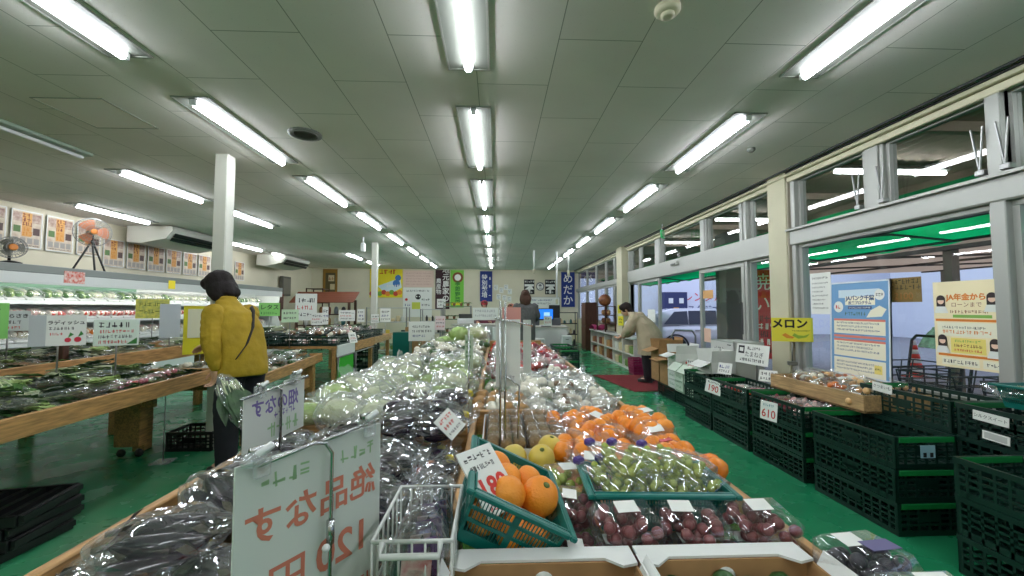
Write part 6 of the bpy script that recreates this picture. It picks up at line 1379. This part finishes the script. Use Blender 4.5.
for i, (x, y, w, h, mt_, nm) in enumerate(((1.05, 10.15, .3, .52, white_pl, 'white tall'), (1.42, 10.12, .34, .36, MATS['goods_grey'] if 'goods_grey' in MATS else mat('goods_grey', (120, 130, 136), .5), 'grey low'), (1.74, 10.14, .24, .6, white_pl, 'white narrow'))):
    o = empty('drawer_unit', (x, y, .002), 0, nm + ' drawer unit in front of the register counter', 'drawer unit', 'drawer units at the register')
    MB().use(mt_).bx(-w / 2, w / 2, -.12, .12, 0, h, .008).build('drawer_case', o)
    for k in range(3):
        d_ = MB().use(mat('drawer_face', (196, 200, 200), .4)).bx(-w / 2 + .015, w / 2 - .015, -.13, -.12, h * (.04 + .32 * k), h * (.32 + .32 * k), .004).build('drawer', o); MB().use(black_p).bx(-.04, .04, -.138, -.13, h * (.2 + .32 * k), h * (.2 + .32 * k) + .012).build('drawer_handle', d_)
sign('counter_card', (1.3, 10.28, .95), 0, .2, .24, [('s', -.07, .07, .06, .04, ink), ('s', -.07, .07, -.03, .05, red_ink)], 'white card with red and black marks beside the blue monitor', 'card')
# rack with black shelves by the windows
def rack(x0, x1, y0, y1, h, n, label, post=steel, shelf=black_p, name='shelf_rack'):
    e = empty(name, ((x0 + x1) / 2, (y0 + y1) / 2, 0), 0, label, 'shelf rack'); w, d = (x1 - x0) / 2, (y1 - y0) / 2
    for a in (-w, w):
        for b in (-d, d): MB().use(post).bx(a - .015, a + .015, b - .015, b + .015, 0, h).build('post', e)
    zs = []
    for k in range(n):
        z = .1 + (h - .12) * k / (n - 1); MB().use(shelf).bx(-w, w, -d, d, z - .012, z + .012, .003).build('shelf', e); zs.append(z + .012)
    return zs
def goods(zs, x0, x1, y, n, cols, what, where, hs=(.08, .2), ws=.06):
    r = random.Random(int(x0 * 31 + y * 7))
    for lv, z in enumerate(zs[:-1] if len(zs) > 3 else zs):
        for i in range(n):
            x = x0 + (x1 - x0) * (i + .5) / n; h = r.uniform(*hs); w = min(ws, (x1 - x0) / n * .42); c_ = cols[r.randrange(len(cols))]
            m = MB().use(c_, True)
            if what == 'jar': m.lathe([(w * .8, 0), (w * .85, h * .1), (w * .85, h * .7), (w * .5, h * .82), (w * .5, h)], 10)
            else: m.box((0, 0, h / 2), (w * 1.7, w * 1.5, h), None, .006)
            o = m.build(what); o.location = (x, y, z + .001); tag(o, 'small %s, %s along the %s shelf of the %s' % (what, od(i), od(lv), where), what, 'goods on the ' + where)
gcol = [mat('goods_white', (214, 214, 206), .5), mat('goods_grey', (120, 130, 136), .5), mat('goods_teal', (70, 120, 120), .5), mat('goods_dark', (50, 50, 54), .5), mat('goods_cream', (206, 190, 150), .5)]
ycol = [mat('goods_yellow', (206, 180, 70), .5), mat('goods_green', (110, 140, 70), .5), MATS['goods_cream'], MATS['goods_white']]
bcol = [mat('goods_brown', (140, 96, 56), .6), mat('goods_tan', (180, 140, 90), .6), mat('goods_russet', (120, 60, 40), .6)]
z = rack(2.0, 2.58, 12.9, 13.3, 1.15, 4, 'low steel rack with dark shelves under the hiragana banner'); goods(z, 2.04, 2.54, 13.05, 5, gcol, 'jar', 'rack under the hiragana banner')
z = rack(-2.4, -1.75, 13.2, 13.55, 1.25, 4, 'dark shelf rack under the maroon banner', shelf=mat('rack_white', (190, 192, 190), .5)); goods(z, -2.36, -1.8, 13.3, 6, gcol, 'jar', 'rack under the maroon banner')
z = rack(-1.65, -.8, 13.0, 13.35, 1.35, 4, 'plant rack under the lime banner', shelf=mat('rack_green', (120, 140, 110), .6))
for lv in range(4):
    for i in range(4):
        e = empty('potted_plant', (-1.55 + .22 * i, 13.15, z[lv] + .001), 0, 'small potted plant, %s along the %s shelf of the plant rack' % (od(i), od(lv)), 'potted plant', 'plants on the plant rack')
        MB().use(mat('pot_clay', (150, 110, 80), .7), True).lathe([(.035, 0), (.05, .08), (.045, .08), (.04, .06)], 12).build('pot', e)
        m = MB()
        for k in range(9): leaf(m, (0, 0, .06), k * .7, .13, .05, .1 + .02 * (k % 3), .012, leafg, leafg, .25)
        m.build('leaves', e, fix=False)
# white low shelf along the windows
e = empty('low_shelf', (2.95, 10.0, 0), 0, 'long white low open shelf along the far windows', 'shelf')
ws_ = mat('shelf_white', (216, 214, 206), .5)
m = MB().use(ws_); m.bx(-.2, .13, -1.85, 1.85, .0, .04); m.bx(-.2, .13, -1.85, 1.85, .31, .33); m.build('shelf_boards', e)
MB().use(mat('shelf_top_grey', (186, 188, 184), .4)).bx(-.23, .13, -1.88, 1.88, .64, .67, .004).build('top_board', e)
for i in range(6): y = -1.85 + 3.7 * i / 5; MB().use(ws_).bx(-.2, .13, y - .012, y + .012, .0, .64).build('upright', e)
MB().use(ws_).bx(.12, .13, -1.85, 1.85, 0, .64).build('back_board', e)
for b in range(5):
    for lv, zz in enumerate((.041, .331)):
        for i in range(2):
            cols = ycol if b < 2 else bcol; x, y = 2.86, 8.3 + .74 * b + .3 * i + .1; r = random.Random(b * 7 + lv * 3 + i); h = r.uniform(.14, .22)
            o = MB().use(cols[(b + i + lv) % len(cols)]).box((0, 0, h / 2), (.16, .22, h), None, .012).build('goods_box'); o.location = (x, y, zz); tag(o, 'packaged goods on the %s level of the white low shelf, %s from the entrance' % ('lower' if lv == 0 else 'upper', od(b * 2 + i)), 'box', 'goods on the white low shelf')
# brown display shelf with pot on the low shelf
e = empty('wooden_shelf', (2.93, 10.85, .671), 0, 'small dark brown wooden display shelf on the white low shelf', 'shelf')
for x in (-.13, .13):
    for y in (-.42, .42): MB().use(dark_wood).bx(x - .015, x + .015, y - .015, y + .015, 0, .66).build('post', e)
for zz in (.2, .42, .65): MB().use(dark_wood).bx(-.14, .14, -.43, .43, zz - .01, zz + .01).build('shelf', e)
for i in range(4):
    for lv, zz in enumerate((.211, .431)):
        o = MB().use(bcol[(i + lv) % 3], True).lathe([(.03, 0), (.045, .05), (.04, .1), (.02, .13)], 10).build('vase'); o.location = (2.93, 10.55 + .2 * i, .671 + zz); tag(o, 'small brown vase, %s from the entrance on the %s board of the wooden shelf' % (od(i), ('lower', 'middle')[lv]), 'vase', 'vases on the wooden shelf')
o = MB().use(mat('gourd_brown', (110, 60, 36), .4, rgb2=(170, 110, 70), scale=4), True).ball((0, 0, .16), (.17, .17, .16), 20, 14).add([], []).build('round_pot'); o.location = (2.93, 10.95, 1.331); tag(o, 'round brown pot on top of the wooden display shelf', 'pot')
e = empty('wooden_cabinet', (2.85, 12.6, 0), 0, 'tall dark brown cabinet beyond the white low shelf', 'cabinet'); MB().use(dark_wood).bx(-.15, .2, -.3, .3, 0, 1.45, .006).build('body', e); MB().use(mat('cabinet_inner', (90, 56, 40), .5)).bx(-.16, -.15, -.26, .26, .1, .7).build('door', e); MB().use(MATS['cabinet_inner']).bx(-.16, -.15, -.26, .26, .76, 1.38).build('door', e)
o = MB().use(mat('magenta_cloth', (150, 40, 90), .8, bump=.4), True).grid(lambda u, v: (-.18 + .36 * u, -.3 + .6 * v, .06 * math.sin(u * 9) * .4 + .12 * (1 - (2 * v - 1) ** 4)), 14, 14).build('folded_cloth'); o.location = (2.9, 11.6, .672); tag(o, 'magenta cloth bundle on the white low shelf', 'cloth')
e = empty('figurine', (2.88, 9.0, .671), 0, 'small white figure on a purple stand on the low shelf', 'figurine'); MB().use(tape_p).bx(-.08, .08, -.08, .08, 0, .06, .01).build('stand', e); MB().use(white_pl, True).lathe([(.05, .06), (.06, .12), (.035, .2), (.045, .25), (.03, .3), (.001, .32)], 14).build('body', e)
sign('yellow_card', (2.9, 9.45, .98), R(-60), .16, .22, [('s', -.06, .06, .04, .04, ink), ('s', -.06, .06, -.03, .04, ink)], 'yellow card standing on the white low shelf by the column', 'card', board=mat('sign_yellow', (222, 214, 40), .6))
MB().use(white_paper).box((0, 0, 0), (.1, .004, .3)).mesh
for k in range(3): o = link('shopping_basket', bb); o.location = (2.74, 7.95, .002 + .05 * k); o.data = basket_meshes(.24, .34, .2, mat('magenta_basket', (150, 36, 86), .5))[0] if k == 0 else o.data; tag(o, 'magenta shopping basket at the low shelf end, %s from the floor' % od(k), 'basket', 'nested magenta baskets')
_b = bpy.data.objects.get('shopping_basket'); 
for k in (1, 2): bpy.data.objects['shopping_basket.%03d' % k].data = _b.data
sign('yellow_note', (2.9, 9.43, 1.25), R(-50), .16, .2, [('s', -.06, .06, .03, .04, ink), ('s', -.06, .06, -.04, .04, red_ink)], 'yellow note on the face of the far cream column', 'note', board=MATS['sign_yellow'])
# brown roofed stand, racks and boxes on the left back
e = empty('roofed_stand', (-4.7, 11.6, 0), 0, 'brown wooden stand with slatted sloping roof at the back', 'display stand')
for x in (-.7, .7):
    for y in (-.25, .25): MB().use(dark_wood).bx(x - .03, x + .03, y - .03, y + .03, 0, 1.5).build('post', e)
m = MB().use(mat('roof_red_brown', (120, 66, 44), .6))
for i in range(5): m.prism([(-.36 + .1 * i, 1.42 + .06 * i), (-.27 + .1 * i, 1.475 + .06 * i), (-.27 + .1 * i, 1.495 + .06 * i), (-.36 + .1 * i, 1.44 + .06 * i)], -.85, .85, 'x')
m.build('roof_slats', e)
for zz in (.4, .8, 1.1): MB().use(dark_wood).bx(-.7, .7, -.25, .25, zz - .015, zz + .015).build('shelf', e)
for lv, zz in enumerate((.816, 1.116)):
    for i in range(6): o = MB().use((gcol + bcol)[(i * 2 + lv) % 8], True).lathe([(.05, 0), (.06, .1), (.05, .17), (.02, .2)], 10).build('jar'); o.location = (-5.2 + .2 * i, 11.5, zz); tag(o, 'jar on the %s board of the roofed stand, %s along' % (('middle', 'top')[lv], od(i)), 'jar', 'jars on the roofed stand')
z = rack(-3.6, -2.5, 11.6, 12.0, 1.3, 4, 'steel rack of goods below the yellow banner', shelf=MATS['rack_white']); goods(z, -3.55, -2.55, 11.75, 7, gcol + ycol, 'box', 'rack below the yellow banner')
z = rack(-5.9, -5.4, 13.0, 13.5, 1.9, 5, 'tall dark rack in the far corner', post=dark_wood, shelf=dark_wood); goods(z, -5.86, -5.45, 13.2, 4, bcol + gcol, 'box', 'rack in the far corner')
for i, (x, y, m_, nm) in enumerate(((-1.35, 8.6, ycol[0], 'yellow'), (-1.0, 8.5, teal, 'teal'))):
    e = carton('goods_crate', (x, y, .002), 0, .36, .4, .32 + .3 * i, m_, nm + ' crate on the floor in front of the white sheet', 'crate', flaps=False)
e = sign('floor_panel', (-1.6, 8.95, .78), R(8), .55, .42, [('s', -.2, .2, .1, .05, ink), ('s', -.2, .2, .0, .05, ink), ('s', -.2, .1, -.1, .05, blue_ink)], 'white sheet with handwriting hung before the shelf rack', 'notice')
for s in (-.24, .24): MB().use(steel).bx(s - .01, s + .01, .002, .02, -.778, .22).build('leg', e)
e = sign('floor_panel', (-1.12, 8.3, .98), R(5), .2, .28, [('s', -.08, .08, .07, .03, red_ink), ('s', -.08, .08, .0, .03, ink), ('s', -.08, .08, -.07, .03, red_ink)], 'pinkish white paper beside the hung white sheet', 'notice', mat('paper_pinkwhite', (236, 214, 216), .6))
MB().use(steel).bx(-.01, .01, .002, .02, -.978, .1).build('leg', e)
for k in range(3): mesh_crate((1.25, 7.4, .002 + .184 * k), .05, 'dark crate by the far fruit table end, %s from the floor' % od(k), 'crates by the fruit table end')
for k in range(3): mesh_crate((1.3, 8.1, .002 + .184 * k), .0, 'dark crate behind the fruit table end stack, %s from the floor' % od(k), 'crates by the fruit table end')
# wall fittings in the far left corner
e = empty('wall_box', (-6.55, 12.9, 1.95), 0, 'dark electric box on the far left wall', 'electric box'); MB().use(mat('box_dark', (90, 88, 80), .6)).bx(0, .1, -.25, .25, -.3, .3, .01).build('box_body', e); MB().use(mat('box_cover', (120, 116, 104), .6)).bx(.1, .11, -.2, .2, -.24, .24).build('cover', e)
e = empty('wall_box', (-6.55, 12.4, 1.3), 0, 'red brown fire hose box below the electric box', 'fire box'); MB().use(mat('box_redbrown', (120, 50, 40), .6)).bx(0, .14, -.25, .25, -.4, .4, .01).build('box_body', e); MB().use(mat('box_redbrown2', (90, 60, 54), .6)).bx(.14, .15, -.2, .2, -.34, .34).build('door', e)
# ================================================================== people
skin_m = mat('skin', (206, 160, 132), .55, var=.05, scale=20)
def remesh(name, mb, vox, parent, m, disp=0, dscale=6, smooth=2, seed=0):
    """Fuse overlapping closed shapes into one continuous surface."""
    me = mb.mesh('tmp'); o = bpy.data.objects.new('tmp', me); C.objects.link(o)
    md = o.modifiers.new('r', 'REMESH'); md.mode = 'VOXEL'; md.voxel_size = vox; md.use_smooth_shade = True
    if smooth: ms = o.modifiers.new('s', 'SMOOTH'); ms.iterations = smooth; ms.factor = .6
    dg = bpy.context.evaluated_depsgraph_get(); dg.update()
    me2 = bpy.data.meshes.new_from_object(o.evaluated_get(dg)); bpy.data.objects.remove(o)
    if disp:
        for v in me2.vertices:
            p = v.co; n = v.normal
            v.co = p + n * disp * (noise.noise(Vector((p.x * dscale, p.y * dscale, p.z * dscale * .45)) + Vector((seed, 0, 0))) + .5 * noise.noise(p * dscale * 2.3))
    me2.materials.clear(); me2.materials.append(m)
    for p in me2.polygons: p.use_smooth = True; p.material_index = 0
    return link(name, me2, parent)
def ell(mb, pts, n=18):
    """Loft through (x, y, z, rx, ry) horizontal ellipses."""
    return mb.rings([[(x + rx * math.cos(2 * PI * j / n), y + ry * math.sin(2 * PI * j / n), z) for j in range(n)] for x, y, z, rx, ry in pts])
def limb(mb, pts, n=12):
    """Tapered tube through (x, y, z, r), points interpolated for round bends."""
    P = []; 
    for a, b in zip(pts[:-1], pts[1:]):
        for k in range(5): t = k / 5; P.append([a[i] * (1 - t) + b[i] * t for i in range(4)])
    P.append(list(pts[-1]))
    for _ in range(2): P = [P[0]] + [[(P[i - 1][q] + 2 * P[i][q] + P[i + 1][q]) / 4 for q in range(4)] for i in range(1, len(P) - 1)] + [P[-1]]
    mb.tube([p[:3] for p in P], [p[3] for p in P], n)
    for p in (pts[0], pts[-1]): mb.ball(p[:3], p[3] * .98, 10, 7)
def hand(mb, w, d, side, curl=.5, s=1):
    """Palm, four bent fingers and a thumb; d: pointing direction, side: thumb side."""
    w = Vector(w); d = Vector(d).normalized(); sd = Vector(side); sd = (sd - d * sd.dot(d)).normalized(); nn = d.cross(sd)
    M = Matrix((( sd.x, d.x, nn.x, w.x), (sd.y, d.y, nn.y, w.y), (sd.z, d.z, nn.z, w.z), (0, 0, 0, 1)))
    mb.ball((0, .045 * s, 0), (.04 * s, .052 * s, .016 * s), 14, 10, M)
    mb.tube([(0, -.02, 0), (0, .02 * s, 0)], [.026 * s, .03 * s], 10, M=M)
    for k, (x, L) in enumerate(((.028, .068), (.01, .078), (-.009, .072), (-.027, .056))):
        p = [(x * s, .085 * s, 0)]; a = 0
        for q, f in enumerate((.45, .32, .23)):
            a += curl * (.5, .75, .6)[q]; p.append((p[-1][0] + x * .06, p[-1][1] + L * f * s * math.cos(a), p[-1][2] - L * f * s * math.sin(a)))
        mb.tube([M @ Vector(v) for v in p], [.0095 * s, .0088 * s, .0082 * s, .007 * s], 8)
        mb.ball(M @ Vector(p[-1]), .0072 * s, 8, 6)
    t = [(.03, .02, 0), (.052, .045, -.008), (.058, .068, -.018 - .01 * curl), (.05, .088, -.026 - .015 * curl)]
    mb.tube([M @ (Vector(v) * s) for v in t], [.013 * s, .0115 * s, .0095 * s, .0075 * s], 8)
def head_parts(mb, c, fwd, tilt, s=1):
    """Skull, jaw, nose, ears; returns the head matrix (local +Y is the face)."""
    M = T(*c) @ RM(0, 0, math.atan2(-fwd[0], fwd[1])) @ RM(tilt)
    mb.ball((0, -.01 * s, .025 * s), (.074 * s, .092 * s, .088 * s), 16, 12, M)
    mb.ball((0, .022 * s, -.045 * s), (.054 * s, .062 * s, .066 * s), 14, 10, M)
    mb.ball((0, .085 * s, -.02 * s), (.013 * s, .022 * s, .022 * s), 10, 8, M)
    mb.ball((0, .074 * s, -.066 * s), (.026 * s, .012 * s, .008 * s), 10, 6, M)
    for a in (-1, 1): mb.ball((a * .076 * s, -.005 * s, -.015 * s), (.01 * s, .02 * s, .032 * s), 10, 8, M); mb.ball((a * .032 * s, .07 * s, .012 * s), (.022 * s, .012 * s, .012 * s), 10, 6, M)
    return M
def face_parts(o, M, s=1, mask=False):
    for a in (-1, 1):
        MB().use(mat('eye_white', (230, 226, 220), .3), True).ball((a * .031 * s, .078 * s, .0), (.013 * s, .008 * s, .007 * s), 10, 8, M).use(mat('eye_dark', (36, 26, 22), .2), True).ball((a * .031 * s, .084 * s, .0), (.0062 * s, .004 * s, .0062 * s), 8, 6, M).build('eye', o)
    if mask: MB().use(mat('mask_white', (220, 226, 226), .8), True).ball((0, .055 * s, -.05 * s), (.063 * s, .056 * s, .058 * s), 16, 10, M).build('face_mask', o)
def hair(o, M, col, kind, s=1):
    m = MB().use(mat(col, {'hair_black': (28, 22, 22), 'hair_brown': (74, 50, 38), 'hair_dark': (40, 30, 28)}[col], .6, var=.3, scale=60, stretch=(6, 6, 1), bump=.5, bscale=40, spec=.25), True)
    def fn(d): return 1 + .05 * noise.noise(d * 7)
    m.ball((0, -.022 * s, .035 * s), (.096 * s, .104 * s, .094 * s), 20, 14, M, fn)
    m.ball((0, .035 * s, .068 * s), (.078 * s, .06 * s, .05 * s), 14, 10, M, fn)
    if kind == 'bob':
        m.ball((0, -.045 * s, -.03 * s), (.09 * s, .072 * s, .10 * s), 18, 12, M, fn); m.ball((0, -.075 * s, -.085 * s), (.07 * s, .04 * s, .05 * s), 14, 8, M, fn)
        for a in (-1, 1): m.ball((a * .076 * s, -.01 * s, -.035 * s), (.03 * s, .058 * s, .09 * s), 12, 10, M, fn)
    elif kind == 'long':
        m.ball((0, -.05 * s, -.08 * s), (.125 * s, .07 * s, .16 * s), 18, 14, M, fn)
        for a in (-1, 1): m.ball((a * .07 * s, -.01 * s, -.08 * s), (.034 * s, .06 * s, .14 * s), 12, 10, M, fn)
    else:
        m.ball((0, -.055 * s, -.02 * s), (.085 * s, .06 * s, .075 * s), 16, 10, M, fn)
    return remesh('hair', m, .011, o, m.mats[0], .006, 22, 1)
def shoe(o, x, y, z, a, m_):
    mb = MB().use(m_, True); M = T(x, y, z) @ RM(0, 0, a)
    mb.ball((0, .06, .035), (.045, .13, .035), 14, 10, M); mb.ball((0, -.03, .045), (.04, .05, .045), 12, 8, M); mb.box((0, .05, .01), (.08, .24, .02), M, .008)
    return remesh('shoe', mb, .01, o, m_)
# ---- shopper in the mustard jacket (local +Y is where she faces)
o0 = empty('person', (-2.04, 3.38, 0), R(68), 'person in mustard jacket stooping over the greens holding a bag of greens', 'person')
b = MB()
ell(b, [(0, -.02, .80, .15, .11), (0, 0, .98, .13, .1), (0, .07, 1.15, .15, .1), (0, .12, 1.26, .13, .08), (0, .16, 1.31, .06, .055), (0, .22, 1.38, .052, .055)])
for s in (-1, 1): limb(b, [(s * .09, -.02, .82, .085), (s * .1, .0, .46, .06), (s * .1, -.02, .09, .042)]); b.ball((s * .1, .04, .05), (.04, .1, .04))
limb(b, [(-.15, .1, 1.235, .045), (-.225, .01, 1.0, .036), (-.205, -.01, .83, .028)]); limb(b, [(.19, .13, 1.24, .055), (.21, .36, 1.08, .042), (.14, .58, .965, .029)])
hand(b, (-.2, -.005, .82), (.05, .12, -1), (.3, 1, 0), .9); hand(b, (.14, .59, .96), (-.1, 1, -.35), (-1, 0, .1), .5)
Mh = head_parts(b, (0, .27, 1.445), (-.25, 1), -.6)
body = remesh('body', b, .0075, o0, skin_m, smooth=2)
face_parts(body, Mh, 1, True); hair(body, Mh, 'hair_black', 'bob', 1.1)
mus = mat('mustard_cloth', (166, 138, 26), .8, var=.1, scale=10, bump=.25, bscale=60)
j = MB()
ell(j, [(0, -.03, .755, .20, .15), (0, -.03, .80, .20, .15), (0, -.01, .98, .185, .14), (0, .05, 1.14, .19, .14), (0, .1, 1.24, .17, .12), (0, .15, 1.305, .1, .09), (0, .19, 1.35, .08, .08), (0, .2, 1.37, .085, .085)])
jk = remesh('jacket', j, .011, body, mus, .014, 9, 2)
for s in (-1, 1):
    j = MB(); limb(j, [(-.15, .1, 1.235, .08), (-.225, .01, 1.0, .064), (-.205, -.01, .85, .048)] if s < 0 else [(.16, .13, 1.23, .08), (.21, .37, 1.08, .068), (.15, .53, .985, .054)])
    j.ball((s * -.21 if False else (-.208 if s < 0 else .147), -.012 if s < 0 else .545, .845 if s < 0 else .98), (.045, .045, .016) if s < 0 else (.05, .03, .05), 12, 8)
    remesh('sleeve', j, .009, jk, mus, .012, 14, 1, 3 * s)
st = MB().use(mat('strap_dark', (36, 32, 30), .6), True)
sp = [(.10, .03, 1.29), (.08, -.025, 1.25), (.02, -.10, 1.12), (-.06, -.145, 1.0), (-.13, -.135, .9)]
st.rings([[(p[0] + dx * .7, p[1] + dy, p[2] + dx * .7) for dx, dy in ((-.014, -.008), (.014, -.008), (.014, .004), (-.014, .004))] for p in [tuple(Vector(sp[min(i // 4, 3)]).lerp(Vector(sp[min(i // 4, 3) + 1]), (i % 4) / 4 if i < 16 else 1)) for i in range(17)]])
st.build('shoulder_strap', jk)
tr = MB(); ell(tr, [(0, -.03, .74, .165, .13), (0, -.02, .84, .17, .135), (0, -.01, .9, .155, .12)])
for s in (-1, 1): limb(tr, [(s * .085, -.02, .78, .105), (s * .1, .0, .46, .085), (s * .1, -.025, .085, .072)])
remesh('trousers', tr, .012, body, mat('navy_cloth', (26, 26, 34), .85, var=.15), .008, 10, 2)
for s in (-1, 1): shoe(body, s * .1, -.02, .002, s * -.1, mat('shoe_dark', (34, 30, 30), .5))
# the bag of greens she holds: its own thing
m = leaf_bag(97, 'bagged_greens', 'large clear bag of dark greens hanging from the shopper hand', 'bagged greens', 14, L=.42, W=.18, mg=dark_leaf, h=.08, w=.09, stem=.25, pale=0)
m.location = (-1.93, 3.13, .585); m.rotation_euler = (R(20), R(58), R(-14))
# ---- person in beige jacket near the door
o1 = empty('person', (2.62, 7.05, 0), R(58), 'person in beige jacket bending over the window shelf by the entrance', 'person')
b = MB()
ell(b, [(0, -.04, .76, .15, .12), (0, 0, .92, .135, .11), (0, .1, 1.05, .15, .1), (0, .19, 1.14, .12, .08), (0, .25, 1.18, .055, .055), (0, .31, 1.22, .05, .055)])
for s in (-1, 1): limb(b, [(s * .09, -.03, .78, .085), (s * .1, .0, .43, .06), (s * .1, -.03, .09, .042)]); b.ball((s * .1, .03, .05), (.04, .1, .04))
for s in (-1, 1): limb(b, [(s * .18, .16, 1.12, .05), (s * .2, .26, .9, .04), (s * .1, .4, .78, .028)]); hand(b, (s * .1, .41, .775), (-s * .2, 1, -.25), (-s, 0, .2), .6)
Mh = head_parts(b, (0, .36, 1.25), (-.15, 1), -.5)
body = remesh('body', b, .009, o1, skin_m); face_parts(body, Mh); hair(body, Mh, 'hair_dark', 'short')
j = MB(); ell(j, [(0, -.06, .48, .27, .21), (0, -.06, .62, .28, .215), (0, -.03, .84, .275, .21), (0, .06, 1.02, .265, .185), (0, .15, 1.13, .21, .15), (0, .22, 1.18, .11, .1), (0, .26, 1.21, .085, .085)])
j.ball((0, .13, 1.15), (.12, .1, .06))
for s in (-1, 1): limb(j, [(s * .19, .16, 1.1, .1), (s * .225, .26, .92, .085), (s * .12, .37, .80, .06)])
remesh('jacket', j, .013, body, mat('beige_cloth', (188, 172, 146), .85, var=.06, scale=8, bump=.2), .014, 8, 2)
tr = MB(); ell(tr, [(0, -.04, .5, .17, .13), (0, -.03, .8, .165, .13)])
for s in (-1, 1): limb(tr, [(s * .085, -.03, .7, .105), (s * .1, .0, .43, .085), (s * .1, -.03, .085, .07)])
remesh('trousers', tr, .013, body, mat('dark_trouser', (34, 30, 36), .85), .008, 10)
for s in (-1, 1): shoe(body, s * .1, -.03, .013, 0, MATS['shoe_dark'])
# ---- person in grey knit, seen from behind at the register
o2 = empty('person', (.68, 9.45, 0), R(0), 'person in long grey knit top with brown hair at the register', 'person')
b = MB(); ell(b, [(0, 0, .85, .16, .11), (0, 0, 1.05, .13, .1), (0, 0, 1.25, .16, .1), (0, 0, 1.36, .13, .08), (0, 0, 1.41, .055, .055), (0, .01, 1.48, .05, .052)])
for s in (-1, 1): limb(b, [(s * .09, 0, .88, .085), (s * .1, 0, .48, .06), (s * .1, -.02, .09, .042)]); b.ball((s * .1, .04, .05), (.04, .1, .04))
for s in (-1, 1): limb(b, [(s * .2, 0, 1.33, .05), (s * .27, .03, 1.08, .04), (s * .25, .24, .98, .028)]); hand(b, (s * .25, .25, .98), (-s * .2, 1, -.1), (-s, 0, .3), .6)
Mh = head_parts(b, (0, .02, 1.56), (.05, 1), -.15)
body = remesh('body', b, .009, o2, skin_m); face_parts(body, Mh); hair(body, Mh, 'hair_brown', 'long', 1.1)
j = MB(); ell(j, [(0, 0, .50, .22, .15), (0, 0, .85, .235, .165), (0, 0, 1.1, .24, .16), (0, 0, 1.28, .235, .14), (0, 0, 1.37, .17, .1), (0, 0, 1.42, .09, .08)])
for s in (-1, 1): limb(j, [(s * .2, 0, 1.32, .08), (s * .285, .03, 1.09, .07), (s * .26, .2, 1.0, .05)])
remesh('knit_top', j, .013, body, mat('grey_knit', (92, 92, 92), .9, var=.12, scale=20, bump=.3), .01, 9)
tr = MB()
for s in (-1, 1): limb(tr, [(s * .09, 0, .75, .095), (s * .1, 0, .48, .08), (s * .1, -.02, .085, .065)])
remesh('trousers', tr, .013, body, MATS['dark_trouser'])
for s in (-1, 1): shoe(body, s * .1, 0, .002, 0, MATS['shoe_dark'])
# ---- two people beyond the counter
def small(x, y, rz, hz, top, topm, hat, label):
    o = empty('person', (x, y, 0), rz, label, 'person'); b = MB(); k = hz - 1.3
    ell(b, [(0, 0, .5 + k, .17, .12), (0, 0, .8 + k, .14, .11), (0, 0, 1.02 + k, .16, .1), (0, 0, 1.1 + k, .12, .08), (0, 0, 1.15 + k, .055, .055), (0, .01, 1.22 + k, .05, .05)])
    for s in (-1, 1): limb(b, [(s * .19, 0, 1.08 + k, .05), (s * .26, .06, .86 + k, .04), (s * .18, .28, .84 + k, .028)]); hand(b, (s * .18, .29, .84 + k), (-s * .2, 1, 0), (-s, 0, .2), .6); limb(b, [(s * .09, 0, .55 + k, .085), (s * .1, 0, .3 + k * .5, .06), (s * .1, 0, .06, .042)]); b.ball((s * .1, .04, .05), (.04, .1, .04))
    Mh = head_parts(b, (0, .03, hz), (0, 1), -.2); body = remesh('body', b, .01, o, skin_m); face_parts(body, Mh); hair(body, Mh, 'hair_brown', 'short')
    j = MB(); ell(j, [(0, 0, .5 + k, .2, .15), (0, 0, .85 + k, .21, .15), (0, 0, 1.02 + k, .2, .13), (0, 0, 1.1 + k, .15, .1), (0, 0, 1.15 + k, .08, .075)])
    for s in (-1, 1): limb(j, [(s * .19, 0, 1.07 + k, .075), (s * .265, .06, .87 + k, .065), (s * .19, .24, .84 + k, .048)])
    remesh('apron_top', j, .014, body, topm, .008, 9)
    tr = MB()
    for s in (-1, 1): limb(tr, [(s * .09, 0, .56 + k, .09), (s * .1, 0, .3 + k * .5, .08), (s * .1, 0, .08, .065)])
    remesh('trousers', tr, .014, body, MATS['dark_trouser'])
    if hat: MB().use(hat, True).ball((0, -.01, .055), (.098, .108, .075), 16, 10, Mh).ball((0, .1, .04), (.07, .06, .012), 12, 6, Mh).build('head_scarf', body)
small(-.32, 11.3, R(180), 1.36, 0, mat('apron_rose', (120, 60, 80), .8), mat('scarf_red', (150, 40, 50), .8), 'person with dark red head scarf behind the blank counter panel')
small(.42, 11.05, R(150), 1.27, 0, mat('top_plum', (54, 36, 56), .8), mat('scarf_salmon', (176, 110, 90), .8), 'person in dark plum top with salmon head scarf behind the counter')
clean_pools()
